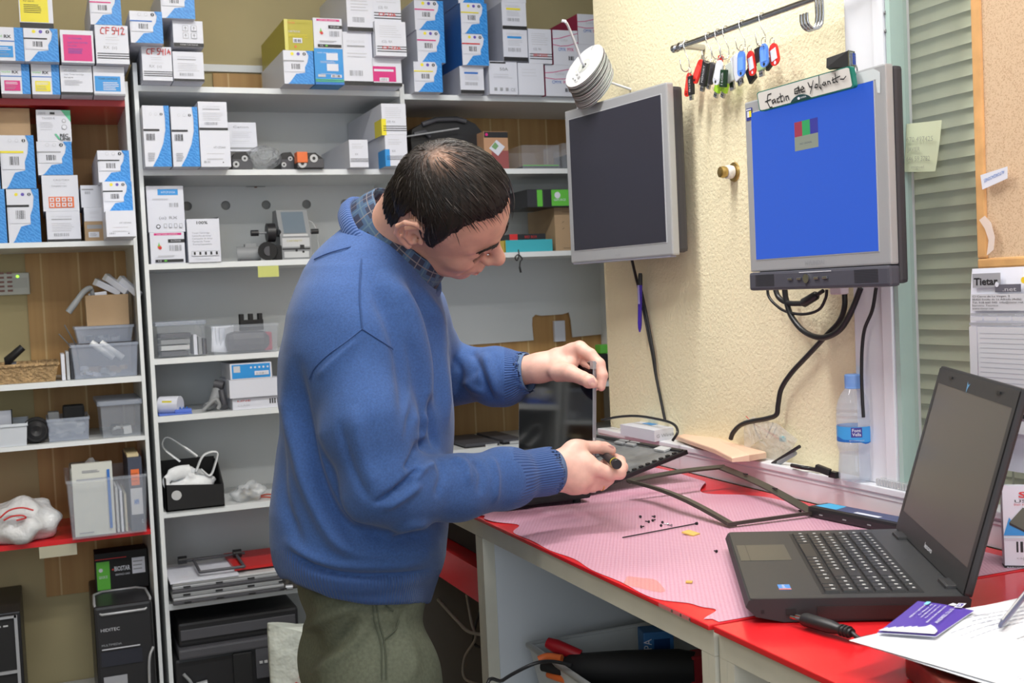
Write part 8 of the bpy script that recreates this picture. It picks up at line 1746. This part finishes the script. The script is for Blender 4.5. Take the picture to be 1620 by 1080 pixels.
hm = mat('hair_cap', (.014, .011, .009), .6, spec=.25); nt, bsd = nodes(hm); at_n = nt.nodes.new('ShaderNodeAttribute'); at_n.attribute_name = 'thin'; mx = nt.nodes.new('ShaderNodeMixRGB'); mx.inputs[1].default_value = (.016, .012, .010, 1); mx.inputs[2].default_value = (.34, .20, .14, 1); nt.links.new(at_n.outputs['Fac'], mx.inputs[0]); nt.links.new(mx.outputs[0], bsd.inputs['Base Color'])
ho = mk('hair', h2w(V), F, [hm], man, world=True); at = ho.data.attributes.new('thin', 'FLOAT', 'POINT'); at.data.foreach_set('value', np.clip(bald*1.0, 0, .85).astype(np.float32))
# strands combed forward from the crown
rng = np.random.default_rng(5); b = MB()
def skull_d(p):
    def el(c, r): q = (p-np.array(c)); r = np.array(r); k0 = np.linalg.norm(q/r, axis=-1); k1 = np.linalg.norm(q/r**2, axis=-1); return k0*(k0-1)/(k1+1e-9)
    return np.minimum(el((.012, .052, 0), (.091, .082, .0755)), el((-.032, 0, 0), (.05, .062, .057)))
def grad(p): e = 1e-4; return np.stack([(skull_d(p+np.eye(3)[i]*e)-skull_d(p-np.eye(3)[i]*e)) for i in range(3)], -1)/(2*e)
n_s = 2600; d0 = rng.normal(size=(n_s, 3)); d0 /= np.linalg.norm(d0, axis=1)[:, None]; p = np.array([.012, .052, 0])+d0*.088
for _ in range(6): p = p-grad(p)*(skull_d(p)-.0095)[:, None]
uh = np.interp(p[:, 0], fx_k, uh_k); p = p[(p[:, 1] > uh+.006)]; n_s = len(p)
lift = rng.uniform(.0085, .0118, n_s); path = [p.copy()]; keepb = rng.random(n_s)
for st in range(7):
    g = grad(p); g /= np.linalg.norm(g, axis=1)[:, None]; fl = p-cr0; fl /= np.linalg.norm(fl, axis=1)[:, None]+1e-6
    top = np.clip((p[:, 1]-.06)/.05, 0, 1)[:, None]; dirv = fl*.7+top*np.array([.7, 0, 0])+(1-top)*np.array([.25, -.9, 0])+np.array([0, 0, 1.])*(.25*(1-top[:, 0]))[:, None]*np.sign(p[:, 2:3])*0
    dirv += rng.normal(size=p.shape)*.07; dirv -= g*np.sum(dirv*g, 1)[:, None]; dirv /= np.linalg.norm(dirv, axis=1)[:, None]
    p = p+dirv*.0075; p = p-grad(p)*(skull_d(p)-lift*(1-.05*st))[:, None]; path.append(p.copy())
path = np.stack(path, 1); endu = np.interp(path[:, -1, 0], fx_k, uh_k)
ok = (path[:, -1, 1] > endu-.010-.026*(keepb < .16)*(path[:, -1, 0] > .03)) & (np.exp(-(((path[:, 3, 0]+.028)/.02)**2+(path[:, 3, 2]/.018)**2+((path[:, 3, 1]-.135)/.03)**2)) < .5+keepb*.6)
path = path[ok]; Wp = h2w(path); nS, K_, _ = Wp.shape; vs = []; 
T_ = np.gradient(Wp, axis=1); T_ /= np.linalg.norm(T_, axis=2)[..., None]; gN = grad(path.reshape(-1, 3)).reshape(path.shape); gN = gN[..., 0:1]*HF+gN[..., 1:2]*HU+gN[..., 2:3]*HR; B_ = np.cross(T_, gN); B_ /= np.linalg.norm(B_, axis=2)[..., None]
rad = (np.array([.7, 1, 1, 1, 1, .8, .5, .12])*.00055)[None, :, None]; ring3 = [Wp+B_*rad, Wp+gN*rad*1.1, Wp-B_*rad]; HVv = np.stack(ring3, 2).reshape(-1, 3)
fc = [];
ii = np.arange(nS)[:, None]*K_*3+np.arange(K_-1)[None, :]*3
for a_, c_ in ((0, 1), (1, 2), (2, 0)): fc.append(np.stack([ii+a_, ii+c_, ii+3+c_, ii+3+a_], -1).reshape(-1, 4))
mk('hair_strands', HVv, np.concatenate(fc), [HAIRM, mat('hair_grey', (.14, .12, .11), .35)], ho, (np.repeat(np.arange(nS) % 11 == 0, (K_-1))[None, :].repeat(3, 0)).reshape(-1).astype(int), world=True)
# eyebrows
def face_f(u, r):
    m = (np.abs(Hh[:, 1]-u) < .004) & (np.abs(Hh[:, 2]-r) < .004); return Hh[m, 0].max() if m.any() else .09
for s_ in (1, -1):
    b = MB()
    for i in range(90):
        u = i/89; c = np.array([0, .029+.007*math.sin(u*2.6), s_*(.009+.038*u)]); c[0] = face_f(c[1], c[2])+.0004; dv = np.array([-.004*u, .0012, s_*.007])+rng.normal(size=3)*.0009
        q = h2w(np.stack([c+rng.normal(size=3)*[.0006, .0018, .0006], c+dv*.6+[0, 0, 0], c+dv*1.15])); b.tube(list(q), [.0009, .0008, .0002], HAIRM, 4)
    b.build('eyebrow', man)
    b = MB()
    for i in range(22):
        u = i/21; c = np.array([.0935-.006*u, -.001-.0012*math.sin(u*3), s_*(.018+.026*u)]); q = h2w(np.stack([c, c+[.003, -.003, 0], c+[.0055, -.0038, s_*.0015]])); b.tube(list(q), [.0004, .0003, .0001], HAIRM, 3)
    b.build('eyelashes', man)
# ---- sweater
TS = [(1005, 579, 98, .145), (958, 579, 100, .150), (948, 579, 104, .155), (925, 577, 112, .162), (908, 575, 119, .168), (898, 573, 126, .176), (880, 572, 133, .184), (850, 571, 136, .186), (800, 571, 139, .186), (740, 577, 139, .186), (650, 582, 136, .188), (600, 581, 134, .192), (560, 579, 131, .195), (500, 583, 124, .192), (460, 584, 112, .178), (430, 584, 100, .160), (405, 585, 86, .135), (385, 590, 72, .110), (365, 598, 56, .085), (352, 604, 44, .070)]
S_ = SDF((-.44, -.52, 1.64), (.10, .205, 2.42), .0042)
S_.u(S_.loft(rows(TS)), 0)
S_.u(S_.ell(p_(555, 545, 1.83), (.085, .095, .075)), .05)
arm = SDF.__new__(SDF); arm.X, arm.Y, arm.Z = S_.X, S_.Y, S_.Z; arm.o, arm.h = S_.o, S_.h; arm.D = np.full(S_.X.shape, 9., np.float32)
arm.chain([p_(566, 560, 1.82), p_(585, 670, 1.775), p_(606, 765, 1.765), p_(640, 775, 1.785), p_(720, 772, 1.84), p_(795, 758, 1.905)], [.078, .070, .058, .056, .0505, .0475], .02)
arm.u(arm.cap(p_(795, 757, 1.905), p_(805, 756, 1.915), .0535, .0525), .008)
arm.u(arm.cap(p_(803, 755, 1.915), p_(868, 745, 1.962), .0400, .0405), .005)
S_.u(arm.D, .022); arm.D = np.full(S_.X.shape, 9., np.float32)
arm.chain([p_(640, 500, 2.10), p_(672, 560, 2.20), p_(690, 598, 2.25), p_(720, 592, 2.225), p_(783, 592, 2.175)], [.080, .066, .056, .053, .050], .02)
arm.u(arm.cap(p_(785, 596, 2.17), p_(795, 597, 2.165), .0575, .0560), .008); arm.u(arm.cap(p_(793, 593, 2.165), p_(830, 589, 2.145), .0410, .0405), .005)
S_.u(arm.D, .022)
# open the cuffs, hem and neck
for a, c, r in ((p_(874, 744, 1.966), p_(900, 741, 1.985), .037), (p_(834, 588, 2.143), p_(856, 585, 2.13), .037)): S_.sub(S_.cap(a, c, r, r), .004)
S_.D = np.maximum(S_.D, -(S_.cap(p_(604, 352, 1.95), p_(650, 300, 1.93), .060, .075)))
pyb = np.interp(810+FPX*S_.X/S_.Z, [455, 467, 520, 580], [915, 923, 946, 955]); S_.D = np.maximum(S_.D, (540-FPX*S_.Y/S_.Z-pyb)*S_.Z/FPX).astype(np.float32)
V, F = S_.mesh(); V = relax(V, F, 2, .5); N = normals(V, F)
N = -N if N[np.argmin(V[:, 2])][2] > 0 else N
FL_ = [
 # long drapes on the back and side of the trunk
 ([(452, 560), (458, 640), (474, 720), (500, 800), (540, 862), (600, 892)], 13, .010), ([(470, 560), (480, 650), (502, 740), (530, 810), (570, 850)], 10, -.009),
 ([(440, 640), (441, 720), (450, 800), (480, 870)], 9, -.006), ([(500, 640), (512, 720), (545, 800), (590, 840)], 9, .005), ([(520, 842), (580, 872), (650, 876), (700, 860)], 13, .006), ([(560, 835), (620, 850), (680, 845)], 9, -.006),
 ([(452, 868), (478, 887), (503, 899), (552, 910), (634, 910), (697, 899)], 6, -.008), ([(447, 850), (476, 872), (505, 885), (552, 894), (634, 894), (697, 882)], 8, .005), ([(600, 860), (640, 835), (690, 828)], 7, .005),
 # armhole and sleeve head
 ([(600, 425), (640, 480), (662, 545), (668, 610), (662, 680)], 15, .010), ([(580, 430), (612, 500), (632, 560), (640, 620), (636, 680)], 12, -.007), ([(640, 520), (654, 580), (656, 640), (640, 700)], 6, -.006),
 ([(640, 440), (676, 500), (690, 580), (690, 660)], 8, -.007), ([(668, 450), (697, 520), (703, 600), (706, 690)], 7, .007), ([(672, 620), (682, 670), (690, 712)], 6, -.006), ([(500, 600), (530, 570), (573, 528)], 6, .003),
 # inner elbow creases
 ([(590, 798), (620, 780), (652, 752), (664, 742)], 5, -.0085), ([(604, 806), (640, 785), (668, 765)], 6, .005), ([(622, 780), (640, 768), (656, 757)], 4, -.006), ([(640, 745), (655, 722), (668, 692)], 5, -.008), ([(650, 760), (672, 740), (690, 735)], 6, .005), ([(660, 700), (668, 680), (664, 650)], 6, .006),
 ([(690, 722), (700, 750), (690, 790)], 6, -.004), ([(710, 725), (735, 735), (742, 770)], 6, .004), ([(748, 728), (762, 750), (758, 785)], 6, -.0035), ([(560, 640), (575, 720), (600, 780)], 12, .004), ([(535, 660), (556, 740), (590, 800)], 7, -.003),
 ([(776, 722), (786, 755), (782, 800)], 5, .004),
 # far sleeve
 ([(716, 560), (728, 590), (720, 625)], 6, -.005), ([(742, 552), (752, 570), (748, 600)], 6, -.004), ([(765, 556), (776, 590), (790, 630)], 7, .006), ([(755, 565), (766, 600), (782, 636)], 4, -.004), ([(735, 600), (750, 615), (770, 622)], 6, .004),
]
V = folds(V, N, FL_)
V = V+N*(.0016*np.sin(V[:, 0]*31+2*np.sin(V[:, 1]*17))*np.sin(V[:, 1]*27+V[:, 2]*19))[:, None]
cx, cy_ = to_px(V); fcx = cx[F].mean(1); fcy = cy_[F].mean(1); fz = V[F][:, :, 2].mean(1)
cuffR = (fcx > 812) & (fcy > 690) & (fcy < 800) & (fz > 1.87) & (fz < 2.03); cuffL = (fcx > 797) & (fcy < 640) & (fz > 2.08); hem = fcy > np.interp(fcx, [455, 478, 503, 552, 634, 697], [870, 888, 900, 911, 911, 900])
d1, _ = seg_dist(fcx, fcy, [(500, 408), (540, 396), (574, 386)])
mi = np.where(hem, 1, 0); mi = np.where(cuffR | cuffL, 2, mi)
def ribm(name, axis, pitch):
    """fine ribs running along an axis in camera metric space, stored as a vertex attribute"""
    m = mat(name, (.033, .080, .235), .9, sheen=.12); nt, b = nodes(m); a = nt.nodes.new('ShaderNodeAttribute'); a.attribute_name = 'rib'
    s_ = nt.nodes.new('ShaderNodeMath'); s_.operation = 'MULTIPLY'; s_.inputs[1].default_value = 2*math.pi/pitch; nt.links.new(a.outputs['Fac'], s_.inputs[0]); s2 = nt.nodes.new('ShaderNodeMath'); s2.operation = 'SINE'; nt.links.new(s_.outputs[0], s2.inputs[0])
    bn = nt.nodes.new('ShaderNodeBump'); bn.inputs['Strength'].default_value = .6; bn.inputs['Distance'].default_value = .0012; nt.links.new(s2.outputs[0], bn.inputs['Height']); nt.links.new(bn.outputs['Normal'], b.inputs['Normal']); return m
sw = mk('sweater', V, flipfix(V, F), [KNIT, ribm('hem_rib', 0, .0042), ribm('cuff_rib', 1, .0042)], man, mi, label='blue knitted sweater with ribbed hem and cuffs')
# rib coordinate: arc length round the hem (angle) / across the cuff
hang = np.arctan2(V[:, 2]-1.97, V[:, 0]-pc(578, 930, 1.97)[0])*.14
axR = (p_(868, 745, 1.962)-p_(803, 755, 1.915)); axR /= np.linalg.norm(axR); qR = V-p_(830, 751, 1.935); e1 = np.cross(axR, [0, 0, 1.]); e1 /= np.linalg.norm(e1); e2 = np.cross(axR, e1)
axL = (p_(830, 589, 2.145)-p_(793, 593, 2.165)); axL /= np.linalg.norm(axL); qL = V-p_(815, 591, 2.155); f1 = np.cross(axL, [0, 0, 1.]); f1 /= np.linalg.norm(f1); f2 = np.cross(axL, f1)
ribc = np.where((cx > 800) & (cy_ > 680), np.arctan2(qR@e2, qR@e1)*.040, np.where((cx > 780) & (cy_ < 660) & (V[:, 2] > 2.05), np.arctan2(qL@f2, qL@f1)*.040, hang))
at = sw.data.attributes.new('rib', 'FLOAT', 'POINT'); at.data.foreach_set('value', ribc.astype(np.float32))
# seams: thin cords lying on the knit
VW = V; 
def on_surface(px, py, rad=7):
    m = (np.abs(cx-px) < rad) & (np.abs(cy_-py) < rad)
    if not m.any(): return None
    i = np.where(m)[0]; i = i[np.argsort(V[i, 2])[:max(3, len(i)//4)]]; z = V[i, 2].mean() if len(i) else 1.8; return pc(px, py, z-.0006)
def seam(pts):
    q = [on_surface(*p) for p in smooth_path(pts, 5)]; q = [c2w(x) for x in q if x is not None]
    if len(q) > 3:
        q = [q[0]]+[(q[i-1]+q[i]+q[i+1])/3 for i in range(1, len(q)-1)]+[q[-1]]; b = MB(); b.tube(q, .0011, SEAM, 6); b.build('seam', sw)
seam([(574, 384), (571, 420), (569, 470), (573, 519)]); seam([(573, 520), (548, 540), (520, 560), (497, 582), (489, 600)]); seam([(573, 520), (598, 536), (622, 552)]); seam([(497, 410), (520, 400), (548, 392), (575, 385)])
# ---- neckline rib band, shirt collar
RC = p_(628, 384, 1.945); RA = (p_(690, 447, 1.945)-p_(566, 326, 1.945))/2; RB = p_(616, 412, 1.862)-RC; RN = np.cross(RA, RB); RN /= np.linalg.norm(RN)
if RN[1] < 0: RN = -RN
def nring(sa, sb, up, n=60, ph=0.): return [RC+RA*sa*math.cos(t)+RB*sb*math.sin(t)+RN*up for t in np.linspace(0, 2*math.pi, n)]
b = MB(); band = []
for k_, (s_, up) in enumerate(((1.20, -.030), (1.235, -.020), (1.21, -.008), (1.15, -.003), (1.09, -.006), (1.07, -.020))): band.append([c2w(q) for q in nring(s_, s_*1.0, up, 90)])
b.grid(band, ribm('neck_rib', 0, .0045)); nb = b.build('neckline_band', sw); at = nb.data.attributes.new('rib', 'FLOAT', 'POINT'); at.data.foreach_set('value', np.tile(np.linspace(0, 2*math.pi, 90)*.085, 6).astype(np.float32))
shirt_rows = [[c2w(q) for q in nring(1.06, 1.06, -.026, 80)], [c2w(q) for q in nring(1.09, 1.09, -.006, 80)], [c2w(q) for q in nring(1.04, 1.03, .018, 80)], [c2w(q) for q in nring(.965, .95, .036, 80)], [c2w(q) for q in nring(.94, .925, .039, 80)], [c2w(q) for q in nring(.92, .90, .032, 80)], [c2w(q) for q in nring(.93, .90, -.01, 80)]]
me_b = MB(); me_b.grid(shirt_rows, PLAID); so = me_b.build('shirt_collar', man, label='navy plaid shirt collar')
uvl = so.data.uv_layers.new(name='uv'); nv = 80
for lp in so.data.loops: vi = lp.vertex_index; uvl.data[lp.index].uv = ((vi % nv)/(nv-1)*1.6, (vi//nv)/3.0)
b = MB(); q0 = p_(684, 432, 1.90); tipc = [p_(662, 414, 1.872), p_(690, 440, 1.905), p_(682, 446, 1.888), p_(655, 434, 1.864)]; b.add([c2w(x) for x in tipc]+[c2w(x+np.array([0, 0, .004])) for x in tipc], [(0, 1, 2, 3), (7, 6, 5, 4), (0, 4, 5, 1), (1, 5, 6, 2), (2, 6, 7, 3), (3, 7, 4, 0)], mat('navy_cotton', (.04, .06, .12), .8)); b.build('collar_tip', so)
# shirt cuffs peeking out
for a, c, r in ((p_(870, 744.5, 1.964), p_(878, 743.5, 1.970), .0355), (p_(826, 589, 2.147), p_(836, 588, 2.142), .0355)):
    b = MB(); ax = (c-a)/np.linalg.norm(c-a); q1 = np.cross(ax, [0, 0, 1.]); q1 /= np.linalg.norm(q1); q2 = np.cross(ax, q1)
    rowsq = [[c2w(p0+rr*(math.cos(t)*q1+math.sin(t)*q2)) for t in np.linspace(0, 2*math.pi, 40)] for p0, rr in ((a, r), (c, r), (c, r-.0015), (a, r-.0015))]
    b.grid(rowsq, mat('cuff_cotton', (.10, .16, .28), .8)); b.build('shirt_cuff', man)
# ---- trousers
hipw = c2w(pc(577, 955, 1.97)); S_ = SDF((hipw[0]-.17, hipw[1]-.26, FLOOR+.06), (hipw[0]+.17, hipw[1]+.26, hipw[2]+.07), .0065)
tp = hipw[2]+.05
d = S_.cap((hipw[0]-.006, hipw[1]-.055, tp-.02), (hipw[0]-.006, hipw[1]+.055, tp-.02), .095); S_.u(d, 0); S_.u(S_.cap((hipw[0]-.004, hipw[1]-.075, hipw[2]-.12), (hipw[0]-.004, hipw[1]+.075, hipw[2]-.12), .097), .05)
for s_ in (-1, 1): S_.chain([(hipw[0]+.002, hipw[1]+.085*s_, hipw[2]-.10), (hipw[0]+.02, hipw[1]+.10*s_, FLOOR+.48), (hipw[0]-.0, hipw[1]+.11*s_, FLOOR+.09)], [.092, .074, .064], .03)
S_.D = np.maximum(S_.D, FLOOR+.075-S_.Z); S_.D = np.maximum(S_.D, S_.Z-tp)
V, F = S_.mesh(); V = relax(V, F, 1, .5); N = normals(V, F); Vc = V @ CAM.T; Nc = N @ CAM.T
Vc = folds(Vc, Nc, [([(478, 1000), (500, 985), (540, 965), (568, 952)], 9, .006), ([(490, 1075), (520, 1050), (560, 1020), (580, 985)], 8, .006), ([(500, 1040), (540, 1010), (570, 975)], 7, -.006), ([(600, 960), (603, 1010), (606, 1080)], 4, .003), ([(640, 960), (632, 985), (620, 1010)], 4, -.003), ([(640, 1010), (655, 1040), (650, 1080)], 10, .004)])
tr = mk('trousers', Vc @ CAM, F, [TRO], man, world=True, label='olive green trousers')
tpx = 810+FPX*Vc[:, 0]/Vc[:, 2]; tpy = 540-FPX*Vc[:, 1]/Vc[:, 2]; tz = Vc[:, 2]
def tseam(pts, name='stitching'):
    q = []
    for px, py in smooth_path(pts, 5):
        m = (np.abs(tpx-px) < 9) & (np.abs(tpy-py) < 9)
        if m.any(): q.append(c2w(pc(px, py, np.sort(tz[m])[:max(2, m.sum()//5)].mean()-.0008)))
    if len(q) > 3: b = MB(); b.tube(q, .0012, mat('trouser_seam', (.07, .08, .055), .9), 5); b.build(name, tr)
tseam([(589, 955), (593, 985), (603, 1020), (604, 1075)]); tseam([(595, 955), (600, 985), (609, 1020), (611, 1075)]); tseam([(630, 955), (631, 975), (626, 995), (607, 1012)], 'pocket_edge'); tseam([(610, 958), (622, 966), (630, 968)], 'pocket_edge')
# ---- shoes
for s_ in (-1, 1):
    S_ = SDF((hipw[0]-.13, hipw[1]+.115*s_-.06, FLOOR), (hipw[0]+.22, hipw[1]+.115*s_+.06, FLOOR+.13), .006)
    S_.u(S_.cap((hipw[0]-.04, hipw[1]+.11*s_, FLOOR+.05), (hipw[0]-.02, hipw[1]+.11*s_, FLOOR+.10), .045, .042), 0); S_.chain([(hipw[0]-.05, hipw[1]+.11*s_, FLOOR+.04), (hipw[0]+.07, hipw[1]+.115*s_, FLOOR+.04), (hipw[0]+.15, hipw[1]+.12*s_, FLOOR+.032)], [.040, .045, .034], .03); S_.D = np.maximum(S_.D, FLOOR+.0015-S_.Z)
    V, F = S_.mesh(); mk('shoe', V, F, [BK], man, world=True)
# ---- screwdriver in the right hand
t = empty('screwdriver', tuple(c2w(p_(972, 731, 1.97))), 'small black and yellow precision screwdriver held in the man\'s right hand', 'screwdriver')
a, c, e = Vector(tuple(c2w(p_(976.5, 734.5, 1.955)))), Vector(tuple(c2w(p_(952, 716, 2.065)))), Vector(tuple(c2w(p_(944, 709, 2.10)))); ax = (c-a).normalized()
b = MB(); b.tube([a, a+ax*.001, a+ax*.010, a+ax*.011, a+ax*.013], [.0078, .0086, .0086, .0076, .0076], BK, 20); b.build('swivel_cap', t)
b = MB(); b.tube([a+ax*.013, a+ax*.018, c], [.0080, .0082, .0060], BK, 16); b.tube([a+ax*.016, a+ax*.018], .00835, YE, 16); b.box((-.003, -.0088, 0), (.003, -.0075, .012), YE, T=Matrix.Translation(a+ax*.02) @ ax.to_track_quat('Z', 'Y').to_matrix().to_4x4()); 
b.build('handle', t)
b = MB(); b.tube([c, e], [.0018, .0014], CHR, 8); b.build('blade', t)
